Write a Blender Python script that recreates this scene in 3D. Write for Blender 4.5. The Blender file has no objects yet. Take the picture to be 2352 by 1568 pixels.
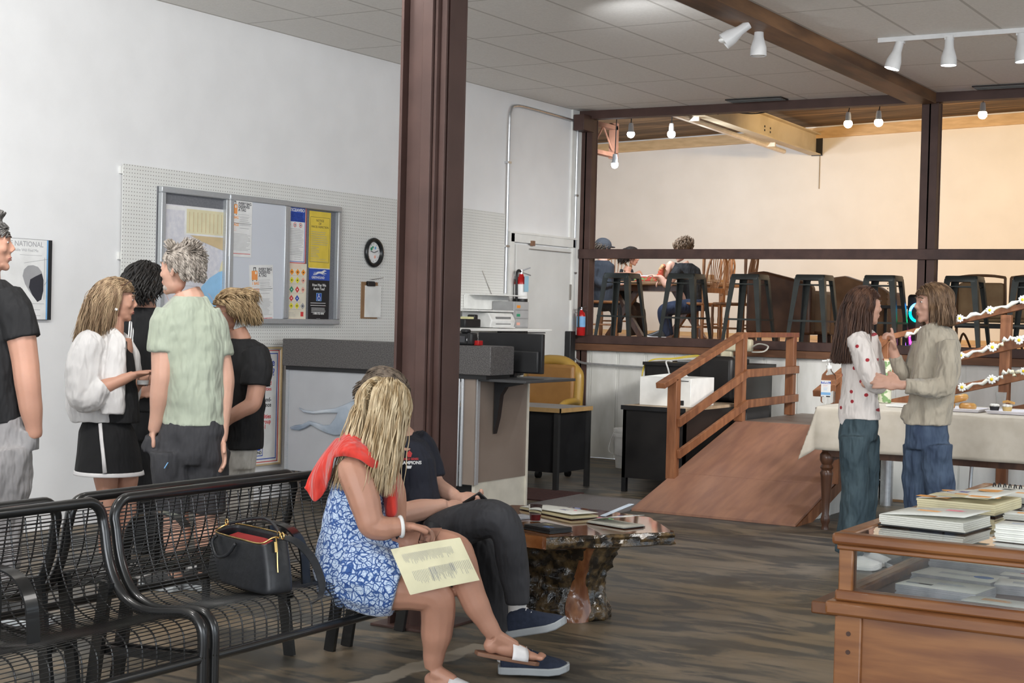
import bpy, bmesh, math, random
import numpy as np
from mathutils import Vector, Matrix, noise as mnoise
random.seed(7)
SC = bpy.context.scene
COL = SC.collection
V = Vector
# ---------------- camera ----------------
H = 1.475
YAW, PITCH, ROLL, FPX = math.radians(30.948), math.radians(-1.0786), math.radians(1.4188), 3512.6
_f = V((-math.sin(YAW)*math.cos(PITCH), math.cos(YAW)*math.cos(PITCH), math.sin(PITCH)))
_r0 = V((math.cos(YAW), math.sin(YAW), 0)); _u0 = _r0.cross(_f)
_r = math.cos(ROLL)*_r0 + math.sin(ROLL)*_u0
_u = -math.sin(ROLL)*_r0 + math.cos(ROLL)*_u0
CAMP = V((0, 0, H))
cd = bpy.data.cameras.new('camera'); cam = bpy.data.objects.new('camera', cd); COL.objects.link(cam)
M = Matrix((( _r.x, _u.x, -_f.x, 0), (_r.y, _u.y, -_f.y, 0), (_r.z, _u.z, -_f.z, H), (0, 0, 0, 1)))
cam.matrix_world = M
cd.sensor_width = 36; cd.lens = 36*FPX/2352; cd.clip_end = 100
SC.camera = cam
cd.dof.use_dof = False
# ---------------- light ----------------
SC.view_settings.view_transform = 'Standard'; SC.view_settings.look = 'None'
SC.view_settings.gamma = 1; SC.view_settings.use_curve_mapping = False
SC.view_settings.exposure = 1.2
w = bpy.data.worlds.new('world'); SC.world = w; w.use_nodes = True
w.node_tree.nodes['Background'].inputs[0].default_value = (0.80, 0.90, 1.0, 1)
w.node_tree.nodes['Background'].inputs[1].default_value = 0.72
def area(name, loc, target, size, power, color, sy=None):
    l = bpy.data.lights.new(name, 'AREA'); l.energy = power; l.color = color; l.size = size
    if sy: l.shape = 'RECTANGLE'; l.size_y = sy
    o = bpy.data.objects.new(name, l); COL.objects.link(o); o.location = loc
    o.rotation_euler = (V(target)-V(loc)).to_track_quat('-Z', 'Y').to_euler()
    return o
def bulb(name, loc, power, color, r=.04):
    l = bpy.data.lights.new(name, 'POINT'); l.energy = power; l.color = color; l.shadow_soft_size = r
    o = bpy.data.objects.new(name, l); COL.objects.link(o); o.location = loc
    return o
def spot(name, loc, target, power, color, ang=70, r=.05, blend=.6):
    l = bpy.data.lights.new(name, 'SPOT'); l.energy = power; l.color = color; l.shadow_soft_size = r
    l.spot_size = math.radians(ang); l.spot_blend = blend
    o = bpy.data.objects.new(name, l); COL.objects.link(o); o.location = loc
    o.rotation_euler = (V(target)-V(loc)).to_track_quat('-Z', 'Y').to_euler()
    return o
# daylight from the shop-front windows behind and beside the camera, the hall's ceiling lamps washing the left wall, and unseen fills added to brighten the hall
area('window_daylight', (-1.5, -4.5, 1.9), (-7.6, 6.5, 2.2), 6.0, 190, (0.93, 0.96, 1.0), 2.4)
area('side_daylight', (4.5, 2.0, 2.2), (-5.0, 8, 1.0), 5.0, 60, (0.90, 0.95, 1.0), 2.4)
for _x, _y, _w, _ty in ((-4.3,1.6,23,4.6),(-4.3,3.6,28,6.4),(-4.4,5.4,10,9.2)):
    area('wall_wash_lamp', (_x,_y,3.42), (-7.63,_ty,2.0), .35, _w, (1.0,0.985,0.965))
spot('offframe_fill', (-1.3, 8.0, 3.3), (-6.4, 13.4, .8), 230, (1.0, 0.97, 0.93), 52, .35, .9)  # added unseen fill that brightens the door, boards and ramp
spot('offframe_fill', (-0.4, 10.4, 3.3), (-6.8, 13.6, .8), 320, (1.0, 0.98, 0.95), 42, .30, .9)  # second added fill, kept out of view, lifting the rear wall and boards
area('offframe_fill', (0.5, 7.5, 3.4), (-.5, 8.5, 0), 1.6, 52, (1.0, 0.97, 0.93), 1.6)  # added overhead fill out of view, brightens the right-hand side

# ---------------- pixel rays to planes ----------------
def ray(x, y): return _f + (x-1176)/FPX*_r - (y-784)/FPX*_u
def at_z(x, y, z): d = ray(x, y); return CAMP + d*((z-H)/d.z)
def at_x(x, y, X): d = ray(x, y); return CAMP + d*(X/d.x)
def at_y(x, y, Y): d = ray(x, y); return CAMP + d*(Y/d.y)
def at_d(x, y, Z): return CAMP + ray(x, y)*Z
def depth(p): return (V(p)-CAMP).dot(_f)
# ---------------- materials ----------------
def mat(name, c, rough=.6, metal=0, c2=None, scale=8, bump=0, stretch=(1,1,1), detail=4, sheen=0, coat=0, trans=0, ior=1.45, emit=None, estr=0, spec=.5, ramp=(.35,.65), bscale=None, alpha=1, sss=0):
    m = bpy.data.materials.new(name); m.use_nodes = True
    nt = m.node_tree; b = nt.nodes['Principled BSDF']
    if c2 is None: c2 = tuple(min(1, v*1.08+.002) for v in c); c = tuple(v*.94 for v in c)
    tc = nt.nodes.new('ShaderNodeTexCoord'); mp = nt.nodes.new('ShaderNodeMapping'); mp.inputs['Scale'].default_value = stretch
    nz = nt.nodes.new('ShaderNodeTexNoise'); nz.inputs['Scale'].default_value = scale; nz.inputs['Detail'].default_value = detail
    cr = nt.nodes.new('ShaderNodeValToRGB')
    cr.color_ramp.elements[0].position, cr.color_ramp.elements[1].position = ramp
    cr.color_ramp.elements[0].color = (*c, 1); cr.color_ramp.elements[1].color = (*c2, 1)
    L = nt.links.new
    L(tc.outputs['Object'], mp.inputs['Vector']); L(mp.outputs[0], nz.inputs['Vector']); L(nz.outputs['Fac'], cr.inputs[0]); L(cr.outputs[0], b.inputs['Base Color'])
    b.inputs['Roughness'].default_value = rough; b.inputs['Metallic'].default_value = metal
    b.inputs['Specular IOR Level'].default_value = spec
    b.inputs['IOR'].default_value = ior
    if sheen: b.inputs['Sheen Weight'].default_value = sheen
    if coat: b.inputs['Coat Weight'].default_value = coat; b.inputs['Coat Roughness'].default_value = .05
    if trans: b.inputs['Transmission Weight'].default_value = trans
    if sss: b.inputs['Subsurface Weight'].default_value = sss; b.inputs['Subsurface Radius'].default_value = (.02,.008,.004)
    if alpha < 1: b.inputs['Alpha'].default_value = alpha
    if emit: b.inputs['Emission Color'].default_value = (*emit, 1); b.inputs['Emission Strength'].default_value = estr
    if bump:
        bp = nt.nodes.new('ShaderNodeBump'); bp.inputs['Strength'].default_value = bump; bp.inputs['Distance'].default_value = .01
        if bscale:
            n2 = nt.nodes.new('ShaderNodeTexNoise'); n2.inputs['Scale'].default_value = bscale; n2.inputs['Detail'].default_value = 3
            L(mp.outputs[0], n2.inputs['Vector']); L(n2.outputs['Fac'], bp.inputs['Height'])
        else: L(nz.outputs['Fac'], bp.inputs['Height'])
        L(bp.outputs[0], b.inputs['Normal'])
    return m
def nodes(m): return m.node_tree, m.node_tree.nodes['Principled BSDF'], m.node_tree.nodes.new, m.node_tree.links.new
# ---------------- mesh builder ----------------
def basis(d, hint=None):
    d = V(d).normalized(); h = V(hint) if hint else (V((0,0,1)) if abs(d.z) < .9 else V((1,0,0)))
    a = h.cross(d).normalized(); b = d.cross(a)
    return a, b, d
class MB:
    def __init__(s): s.v = []; s.f = []; s.mi = []; s.cur = 0
    def add(s, vs, fs):
        n = len(s.v); s.v += [V(p) for p in vs]
        for f in fs: s.f.append([i+n for i in f]); s.mi.append(s.cur)
        return s
    def box(s, a, b):
        x0,y0,z0 = (min(a[i],b[i]) for i in range(3)); x1,y1,z1 = (max(a[i],b[i]) for i in range(3))
        return s.add([(x0,y0,z0),(x1,y0,z0),(x1,y1,z0),(x0,y1,z0),(x0,y0,z1),(x1,y0,z1),(x1,y1,z1),(x0,y1,z1)],
                     [(3,2,1,0),(4,5,6,7),(0,1,5,4),(1,2,6,5),(2,3,7,6),(3,0,4,7)])
    def cbox(s, c, sz, m=None):
        vs = [V((c[0]+i*sz[0]/2, c[1]+j*sz[1]/2, c[2]+k*sz[2]/2)) for k in (-1,1) for (i,j) in ((-1,-1),(1,-1),(1,1),(-1,1))]
        if m is not None:
            cc = V(c); vs = [cc + m @ (v-cc) for v in vs]
        return s.add(vs, [(3,2,1,0),(4,5,6,7),(0,1,5,4),(1,2,6,5),(2,3,7,6),(3,0,4,7)])
    def bar(s, p0, p1, wd, ht, hint=(0,0,1)):
        a, b, d = basis(V(p1)-V(p0), hint)
        vs = [V(p)+a*i*wd/2+b*j*ht/2 for p in (p0,p1) for (i,j) in ((-1,-1),(1,-1),(1,1),(-1,1))]
        return s.add(vs, [(3,2,1,0),(4,5,6,7),(0,1,5,4),(1,2,6,5),(2,3,7,6),(3,0,4,7)])
    def rings(s, rings, cap=True, close=True, loop=False):
        n = len(rings[0]); base = len(s.v); fs = []
        k = len(rings)
        for i in range(k if loop else k-1):
            j2 = (i+1) % k
            for j in range(n if close else n-1):
                a = i*n+j; b = i*n+(j+1)%n; c = j2*n+(j+1)%n; d = j2*n+j
                fs.append((a,b,c,d))
        vs = [p for r in rings for p in r]
        if cap and close and not loop: fs.append(tuple(range(n-1,-1,-1))); fs.append(tuple((k-1)*n+j for j in range(n)))
        return s.add(vs, fs)
    def cyl(s, p0, p1, r0, r1=None, n=12):
        r1 = r0 if r1 is None else r1
        a, b, d = basis(V(p1)-V(p0))
        return s.rings([[V(p)+(a*math.cos(t*2*math.pi/n)+b*math.sin(t*2*math.pi/n))*r for t in range(n)] for p, r in ((p0,r0),(p1,r1))])
    def tube(s, path, r, n=8, loop=False, flat=None, hint=None):
        path = [V(p) for p in path]; k = len(path); rr = r if hasattr(r, '__len__') else [r]*k
        rings = []; pa = None
        for i, p in enumerate(path):
            if loop: d = path[(i+1)%k]-path[i-1]
            else: d = path[min(i+1,k-1)]-path[max(i-1,0)]
            if d.length < 1e-9: d = V((0,0,1))
            d.normalize()
            if hint is not None: a = V(hint).cross(d)
            elif pa is None: a = basis(d)[0]
            else: a = pa - d*pa.dot(d)
            if a.length < 1e-6: a = basis(d)[0]
            a.normalize(); pa = a; b = d.cross(a)
            fa, fb = (1, 1) if flat is None else flat
            rings.append([p+(a*math.cos(t*2*math.pi/n)*fa+b*math.sin(t*2*math.pi/n)*fb)*rr[i] for t in range(n)])
        return s.rings(rings, loop=loop)
    def strip(s, path, wd, th, hint):   # flat band with thickness, hint = width direction
        path = [V(p) for p in path]; k = len(path); rings = []
        for i, p in enumerate(path):
            d = (path[min(i+1,k-1)]-path[max(i-1,0)]).normalized(); a = V(hint).normalized(); b = d.cross(a).normalized()
            rings.append([p+a*x*wd/2+b*y*th/2 for x, y in ((-1,-1),(1,-1),(1,1),(-1,1))])
        return s.rings(rings)
    def lathe(s, prof, c=(0,0,0), n=20, ax=(0,0,1)):
        a, b, d = basis(ax); c = V(c)
        return s.rings([[c+d*z+(a*math.cos(t*2*math.pi/n)+b*math.sin(t*2*math.pi/n))*max(r,1e-4) for t in range(n)] for r, z in prof])
    def prism(s, poly, ext):            # poly: list of 3d points, ext: vector
        e = V(ext); n = len(poly); lo = [V(p) for p in poly]; hi = [p+e for p in lo]
        return s.add(lo+hi, [tuple(range(n-1,-1,-1)), tuple(range(n,2*n))]+[(i,(i+1)%n,n+(i+1)%n,n+i) for i in range(n)])
    def ell(s, c, r, m=None, n=14, k=9):
        c = V(c); rings = []
        for i in range(k+1):
            t = math.pi*i/k; t = min(max(t,.02),math.pi-.02)
            ring = [V((r[0]*math.sin(t)*math.cos(u*2*math.pi/n), r[1]*math.sin(t)*math.sin(u*2*math.pi/n), -r[2]*math.cos(t))) for u in range(n)]
            rings.append([c+(m@p if m is not None else p) for p in ring])
        return s.rings(rings)
    def quad(s, a, b, c, d): return s.add([a,b,c,d], [(0,1,2,3)])
    def grid(s, fn, nu, nv):
        vs = [fn(i/nu, j/nv) for i in range(nu+1) for j in range(nv+1)]
        fs = [(i*(nv+1)+j, (i+1)*(nv+1)+j, (i+1)*(nv+1)+j+1, i*(nv+1)+j+1) for i in range(nu) for j in range(nv)]
        return s.add(vs, fs)
    def mesh(s, name, mats, smooth=None, off=None):
        me = bpy.data.meshes.new(name)
        me.from_pydata([tuple(p-off) if off is not None else tuple(p) for p in s.v], [], s.f)
        for m in (mats if isinstance(mats, (list, tuple)) else [mats]): me.materials.append(m)
        for p, k in zip(me.polygons, s.mi): p.material_index = k
        bm = bmesh.new(); bm.from_mesh(me); bmesh.ops.recalc_face_normals(bm, faces=bm.faces); bm.to_mesh(me); bm.free()
        if smooth is not None:
            for p in me.polygons: p.use_smooth = True
            if smooth < 3: 
                try: me.set_sharp_from_angle(angle=smooth)
                except Exception: pass
        return me
def obj(name, mb, m, parent=None, smooth=.6, bevel=0, off=None, seg=2):
    o = bpy.data.objects.new(name, mb.mesh(name, m, smooth, off) if isinstance(mb, MB) else mb); COL.objects.link(o)
    if parent is not None: o.parent = parent
    if bevel:
        b = o.modifiers.new('b', 'BEVEL'); b.width = bevel; b.segments = seg; b.limit_method = 'ANGLE'
    return o
def tag(o, label=None, cat=None, group=None, kind=None):
    if label: o['label'] = label
    if cat: o['category'] = cat
    if group: o['group'] = group
    if kind: o['kind'] = kind
    return o
class Thing:
    """an Empty at the base of a thing; parts are given in world coordinates"""
    def __init__(s, name, label, cat, loc=(0,0,0), group=None, rz=0, local=False):
        s.e = bpy.data.objects.new(name, None); COL.objects.link(s.e); s.loc = V(loc); s.e.location = loc
        s.e.empty_display_size = .1; s.e.rotation_euler = (0,0,rz); s.local = local
        tag(s.e, label, cat, group)
    def part(s, name, mb, m, smooth=.6, bevel=0, parent=None, label=None, kind=None, seg=2):
        off = None if s.local else s.loc
        o = obj(name, mb, m, parent or s.e, smooth, bevel, off, seg)
        if label: o['label'] = label
        if kind: o['kind'] = kind
        return o
def solo(name, mb, m, label, cat, group=None, smooth=.6, bevel=0, seg=2):
    o = obj(name, mb, m, None, smooth, bevel, None, seg); return tag(o, label, cat, group)
def struct(name, mb, m, smooth=.6, bevel=0):
    o = obj(name, mb, m, None, smooth, bevel); o['kind'] = 'structure'; return o
def copy_tree(e, loc=None, rz=None, label=None, parent=None):
    c = e.copy(); COL.objects.link(c)
    if parent is not None: c.parent = parent
    if loc is not None: c.location = loc
    if rz is not None: c.rotation_euler = (0,0,rz)
    if label: c['label'] = label
    for ch in list(e.children): copy_tree(ch, parent=c)
    return c
def text_mb(mb, txt, p, right, up, size, ext=.0008, align='LEFT', bold=0, space=1.0):
    """adds extruded lettering to mb: p = anchor on the surface, right/up = unit vectors"""
    cu = bpy.data.curves.new('t', 'FONT'); cu.body = txt; cu.size = size; cu.extrude = ext; cu.align_x = align; cu.offset = bold; cu.space_line = space
    cu.resolution_u = 3
    o = bpy.data.objects.new('t', cu); COL.objects.link(o)
    dg = bpy.context.evaluated_depsgraph_get(); me = bpy.data.meshes.new_from_object(o.evaluated_get(dg))
    r_, u_ = V(right).normalized(), V(up).normalized(); n_ = r_.cross(u_)
    mb.add([V(p)+r_*v.co.x+u_*v.co.y+n_*v.co.z for v in me.vertices], [tuple(q.vertices) for q in me.polygons])
    bpy.data.objects.remove(o); bpy.data.curves.remove(cu); bpy.data.meshes.remove(me)
    return mb
def curve(pts, n=8):
    """Catmull-Rom through points"""
    P = [V(p) for p in pts]; out = []
    for i in range(len(P)-1):
        p0 = P[max(i-1,0)]; p1 = P[i]; p2 = P[i+1]; p3 = P[min(i+2,len(P)-1)]
        for k in range(n):
            t = k/n
            out.append(.5*((2*p1)+(p2-p0)*t+(2*p0-5*p1+4*p2-p3)*t*t+(3*p1-p0-3*p2+p3)*t**3))
    out.append(P[-1]); return out
# ---------------- setting ----------------
WX, PY, CZ, DK = -7.63, 14.0, 3.575, 1.195      # left wall, platform front, ceiling, deck heights
M_wall = mat('painted_wall', (.80,.80,.80), .55, c2=(.84,.84,.84), scale=3, bump=.04, bscale=90)
M_white = mat('white_paint', (.72,.72,.69), .55, c2=(.80,.80,.77), scale=6, bump=.05)
M_brown = mat('brown_steel', (.060,.030,.024), .5, c2=(.078,.040,.032), scale=5, bump=.03)
M_brownd = mat('dark_brown_steel', (.030,.018,.016), .5, c2=(.04,.024,.02), scale=5)
M_black = mat('black_plastic', (.012,.012,.013), .45)
M_metal = mat('galvanized_steel', (.55,.56,.57), .35, .9, scale=30)
M_chrome = mat('chrome', (.8,.8,.82), .15, 1)
M_wood = mat('redwood_stain', (.17,.062,.026), .5, c2=(.30,.125,.055), scale=3, stretch=(6,6,1), bump=.05)
M_ledge = mat('stained_trim', (.12,.055,.028), .55, c2=(.19,.085,.042), scale=3, stretch=(1,6,6))
M_paper = mat('paper', (.78,.78,.75), .7)
M_wpl = mat('white_plastic', (.75,.75,.73), .4)
M_red = mat('red_enamel', (.42,.012,.012), .3)
# floor: worn brushed paint, streaks along the aisle
m = mat('worn_painted_floor', (.1,.1,.1), .38); nt, b, N, L = nodes(m)
def floor_mat():
    tc = N('ShaderNodeTexCoord'); mp = N('ShaderNodeMapping'); mp.inputs['Rotation'].default_value = (0,0,math.radians(-38)); mp.inputs['Scale'].default_value = (.40,1.25,1)
    L(tc.outputs['Object'], mp.inputs['Vector'])
    n1 = N('ShaderNodeTexNoise'); n1.inputs['Scale'].default_value = 3.4; n1.inputs['Detail'].default_value = 8; n1.inputs['Roughness'].default_value = .66; n1.inputs['Distortion'].default_value = 1.1
    L(mp.outputs[0], n1.inputs['Vector'])
    cr = N('ShaderNodeValToRGB'); e = cr.color_ramp.elements
    e[0].position = .33; e[0].color = (.048,.049,.047,1); e[1].position = .64; e[1].color = (.22,.18,.137,1)
    k = e.new(.45); k.color = (.072,.070,.065,1); k = e.new(.495); k.color = (.125,.112,.092,1); k = e.new(.525); k.color = (.165,.138,.107,1)
    L(n1.outputs['Fac'], cr.inputs[0])
    n2 = N('ShaderNodeTexNoise'); n2.inputs['Scale'].default_value = .7; n2.inputs['Detail'].default_value = 3
    L(tc.outputs['Object'], n2.inputs['Vector'])
    cr2 = N('ShaderNodeValToRGB'); e = cr2.color_ramp.elements; e[0].position = .4; e[0].color = (.9,.80,.62,1); e[1].position = .6; e[1].color = (1,1,1,1)
    L(n2.outputs['Fac'], cr2.inputs[0])
    mx = N('ShaderNodeMix'); mx.data_type = 'RGBA'; mx.blend_type = 'MULTIPLY'; mx.inputs[0].default_value = 1
    L(cr.outputs[0], mx.inputs[6]); L(cr2.outputs[0], mx.inputs[7])
    # a pale worn stripe crossing the floor beside the benches
    sp = N('ShaderNodeSeparateXYZ'); L(tc.outputs['Object'], sp.inputs[0])
    n3 = N('ShaderNodeTexNoise'); n3.inputs['Scale'].default_value = 9; n3.inputs['Detail'].default_value = 5; L(tc.outputs['Object'], n3.inputs['Vector'])
    ad = N('ShaderNodeMath'); ad.operation = 'MULTIPLY_ADD'; ad.inputs[1].default_value = .10; L(n3.outputs['Fac'], ad.inputs[0]); L(sp.outputs['X'], ad.inputs[2])
    sb = N('ShaderNodeMath'); sb.operation = 'ADD'; sb.inputs[1].default_value = 3.50; L(ad.outputs[0], sb.inputs[0])
    ab = N('ShaderNodeMath'); ab.operation = 'ABSOLUTE'; L(sb.outputs[0], ab.inputs[0])
    lt = N('ShaderNodeMapRange'); lt.inputs['From Min'].default_value = .045; lt.inputs['From Max'].default_value = .06; lt.inputs['To Min'].default_value = .85; lt.inputs['To Max'].default_value = 0
    L(ab.outputs[0], lt.inputs[0])
    yl = N('ShaderNodeMath'); yl.operation = 'LESS_THAN'; yl.inputs[1].default_value = 5.75; L(sp.outputs['Y'], yl.inputs[0])
    ml = N('ShaderNodeMath'); ml.operation = 'MULTIPLY'; L(lt.outputs[0], ml.inputs[0]); L(yl.outputs[0], ml.inputs[1])
    m2 = N('ShaderNodeMix'); m2.data_type = 'RGBA'; m2.inputs[7].default_value = (.42,.36,.28,1)
    L(ml.outputs[0], m2.inputs[0]); L(mx.outputs[2], m2.inputs[6]); L(m2.outputs[2], b.inputs['Base Color'])
    rr = N('ShaderNodeMapRange'); rr.inputs['To Min'].default_value = .32; rr.inputs['To Max'].default_value = .6; L(n1.outputs['Fac'], rr.inputs[0]); L(rr.outputs[0], b.inputs['Roughness'])
floor_mat(); M_floor = m
struct('floor', MB().box((-12,-9,-.12),(9,14.0,0)), M_floor)
# left wall with thickness, ending at the platform corner
struct('wall_left', MB().box((WX-.2,-9,0),(WX,PY+.05,3.8)), M_wall)
# suspended ceiling: 2x4 ft tiles with recessed joints
m = mat('acoustic_tile', (.84,.825,.785), .9, c2=(.90,.885,.845), scale=60, bump=.15, detail=6); nt, b, N, L = nodes(m)
tc = N('ShaderNodeTexCoord'); mp = N('ShaderNodeMapping'); mp.inputs['Location'].default_value = (7.63-.005, -8.74, 0)
mp.inputs['Rotation'].default_value = (0,0,0)
L(tc.outputs['Object'], mp.inputs['Vector'])
sp = N('ShaderNodeSeparateXYZ'); L(mp.outputs[0], sp.inputs[0])
def joint(axis, per, wd):
    q = N('ShaderNodeMath'); q.operation = 'DIVIDE'; q.inputs[1].default_value = per; L(sp.outputs[axis], q.inputs[0])
    fr = N('ShaderNodeMath'); fr.operation = 'FRACT'; L(q.outputs[0], fr.inputs[0])
    lt = N('ShaderNodeMath'); lt.operation = 'LESS_THAN'; lt.inputs[1].default_value = wd/per; L(fr.outputs[0], lt.inputs[0]); return lt
ja = joint('X', .617, .022); jb = joint('Y', 1.215, .018)
mxj = N('ShaderNodeMath'); mxj.operation = 'MAXIMUM'; L(ja.outputs[0], mxj.inputs[0]); L(jb.outputs[0], mxj.inputs[1])
src = b.inputs['Base Color'].links[0].from_socket
mx = N('ShaderNodeMix'); mx.data_type = 'RGBA'; mx.inputs[7].default_value = (.60,.58,.54,1)
L(mxj.outputs[0], mx.inputs[0]); L(src, mx.inputs[6]); L(mx.outputs[2], b.inputs['Base Color'])
struct('ceiling', MB().box((WX,-9,CZ),(9,PY+.06,CZ+.1)), m)
# beams and posts (brown painted steel and timber)
M_timber = mat('timber_beam', (.075,.035,.016), .5, c2=(.20,.10,.045), scale=2.2, stretch=(4,.6,4), bump=.05)
struct('trim_1', MB().box((-4.16,-9,CZ-.10),(-3.92,PY-.05,CZ)), M_timber, bevel=.004)
struct('trim_2', MB().box((WX,PY-.06,CZ-.085),(9,PY+.06,CZ)), M_brown)
def hcol(x, y, w_, z0, z1, mbm=None):
    mb = MB(); t = .016
    mb.box((x-w_/2,y-w_/2,z0),(x+w_/2,y-w_/2+t,z1)); mb.box((x-w_/2,y+w_/2-t,z0),(x+w_/2,y+w_/2,z1)); mb.box((x-t/2,y-w_/2+t,z0),(x+t/2,y+w_/2-t,z1))
    return mb
# foreground column on the same grid line as the platform posts
mb = MB(); z0, z1 = 0, CZ-.1
mb.box((-4.115,5.865,z0),(-4.03,5.88,z1)); mb.box((-4.03,5.85,z0),(-3.975,5.87,z1)); mb.box((-3.975,5.87,z0),(-3.96,6.06,z1))
mb.box((-4.125,5.90,z0),(-3.93,5.915,z1)); mb.box((-4.125,6.06,z0),(-3.93,6.075,z1)); mb.box((-4.13,5.82,z0),(-4.115,6.0,z1))
mb.box((-3.942,5.93,z0),(-3.93,6.06,z1))
mb.box((-4.2,5.78,0),(-3.86,6.16,.012))
col = struct('column', mb, M_brown, bevel=.002)
bm_ = MB()
for z in (3.35,2.9,2.42,1.95,1.62,1.2,.8): bm_.cyl((-3.952,5.925,z),(-3.952,5.917,z),.008,n=8)
obj('bolts', bm_, M_metal, col)
# platform front: posts, beams, skirting boards
for x0, x1 in ((WX+.0,-7.49),(-4.065,-3.91)):
    mb = MB(); mb.box((x0,PY,0),(x1,PY+.012,CZ-.08)); mb.box((x0,PY+.12,0),(x1,PY+.132,CZ-.08)); mb.box(((x0+x1)/2-.01,PY,0),((x0+x1)/2+.01,PY+.12,CZ-.08)); mb.box((x1-.03,PY+.02,0),(x1-.005,PY+.12,CZ-.08))
    struct('column', mb, M_brown, bevel=.003)
M_railb = mat('brown_rail_paint', (.050,.026,.022), .5, c2=(.075,.040,.033), scale=9, bump=.03)
struct('trim_3', MB().box((WX+.03,PY-.03,2.054),(9,PY+.004,2.152)), M_railb, bevel=.004)
struct('trim_4', MB().box((WX+.001,PY-.05,1.178),(9,PY+.13,1.262)), M_railb, bevel=.004)
struct('trim_5', MB().box((WX+.002,PY-.045,1.105),(9,PY+.1,1.176)), M_ledge, bevel=.003)
# board and batten wall below the deck
mb = MB(); mb.box((WX,PY+.02,0),(9,PY+.1,1.105))
x = WX+.18
while x < 9:
    mb.box((x-.005,PY+.014,0),(x+.005,PY+.022,1.1)); mb.box((x+.02,PY+.010,0),(x+.30,PY+.02,1.1)); x += .32
struct('wall_platform', mb, mat('white_boards', (.70,.70,.66), .6, c2=(.82,.82,.79), scale=2.5, stretch=(3,3,1), bump=.08))
M_deck = mat('pine_deck', (.36,.20,.09), .45, c2=(.52,.31,.15), scale=3, stretch=(1,8,1))
struct('floor_platform', MB().box((-12,PY+.1,DK-.06),(9,21.2,DK)), M_deck)
M_back = mat('cream_wall', (.66,.62,.56), .7, c2=(.70,.66,.60), scale=2)
struct('wall_back', MB().box((-12,21,DK),(9,21.15,5.2)), M_back)
struct('wall_side', MB().box((-12.1,PY+.1,DK),(-12,21,5.2)), M_back)
struct('trim_6', MB().rings([[(-12,20.96,3.93),(-12,21,3.93),(-12,21,4.08),(-12,20.96,4.08)],[(9,20.96,4.58),(9,21,4.58),(9,21,4.73),(9,20.96,4.73)]]), mat('pine_trim', (.50,.33,.16), .6, scale=4, c2=(.62,.42,.22), stretch=(1,6,6)))
struct('baseboard_back', MB().box((-12,20.975,DK),(9,21,DK+.06)), bpy.data.materials['pine_trim'])
# plank roof over the platform
m = mat('old_roof_planks', (.07,.042,.022), .8, c2=(.30,.19,.095), scale=2.6, stretch=(.5,5,1), detail=7, ramp=(.3,.7)); nt, b, N, L = nodes(m)
tc = N('ShaderNodeTexCoord'); sp = N('ShaderNodeSeparateXYZ'); L(tc.outputs['Object'], sp.inputs[0])
q = N('ShaderNodeMath'); q.operation = 'DIVIDE'; q.inputs[1].default_value = .14; L(sp.outputs['Y'], q.inputs[0])
fl = N('ShaderNodeMath'); fl.operation = 'FLOOR'; L(q.outputs[0], fl.inputs[0]); fr = N('ShaderNodeMath'); fr.operation = 'FRACT'; L(q.outputs[0], fr.inputs[0])
wn = N('ShaderNodeTexWhiteNoise'); wn.noise_dimensions = '1D'; L(fl.outputs[0], wn.inputs['W'])
mr = N('ShaderNodeMapRange'); mr.inputs['To Min'].default_value = .55; mr.inputs['To Max'].default_value = 1.25; L(wn.outputs['Value'], mr.inputs[0])
lt = N('ShaderNodeMath'); lt.operation = 'GREATER_THAN'; lt.inputs[1].default_value = .06; L(fr.outputs[0], lt.inputs[0])
ml = N('ShaderNodeMath'); ml.operation = 'MULTIPLY'; L(mr.outputs[0], ml.inputs[0]); L(lt.outputs[0], ml.inputs[1])
src = b.inputs['Base Color'].links[0].from_socket; mx = N('ShaderNodeVectorMath'); mx.operation = 'SCALE'; L(src, mx.inputs[0]); L(ml.outputs[0], mx.inputs['Scale']); L(mx.outputs[0], b.inputs['Base Color'])
def rz(x, y): return 4.10+.031*(x+12)+(21-y)*.014
struct('roof', MB().rings([[(-12.1,PY-.4,rz(-12,PY)),(-12.1,21.1,rz(-12,21)),(-12.1,21.1,5.3),(-12.1,PY-.4,5.3)],[(9,PY-.4,rz(9,PY)),(9,21.1,rz(9,21)),(9,21.1,5.4),(9,PY-.4,5.4)]]), m)
struct('wall_soffit', MB().box((-12,PY+.07,CZ+.01),(9,PY+.12,5.1)), M_ledge)
# painted steel beams under the roof
M_cream = mat('cream_beam', (.50,.42,.27), .55, c2=(.62,.54,.38), scale=2.4, bump=.04, ramp=(.3,.6))
def ybeam(x, zb0, zb1, hh=.30, w_=.16, y0=PY+.13, y1=20.98):
    mb = MB()
    for dz0, dz1, dx in ((0,.016,w_/2),(.016,hh-.016,.006),(hh-.016,hh,w_/2)):
        mb.rings([[(x-dx,y,z+dz0),(x+dx,y,z+dz0),(x+dx,y,z+dz1),(x-dx,y,z+dz1)] for y, z in ((y0,zb0),(y1,zb1))])
    return mb
mb = ybeam(-7.6, 3.94, 3.83); struct('beam', mb, M_cream)
mb = MB(); mb.box((-7.66,20.97,3.82),(-7.50,20.985,4.14)); struct('trim_7', mb, M_black)
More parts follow.
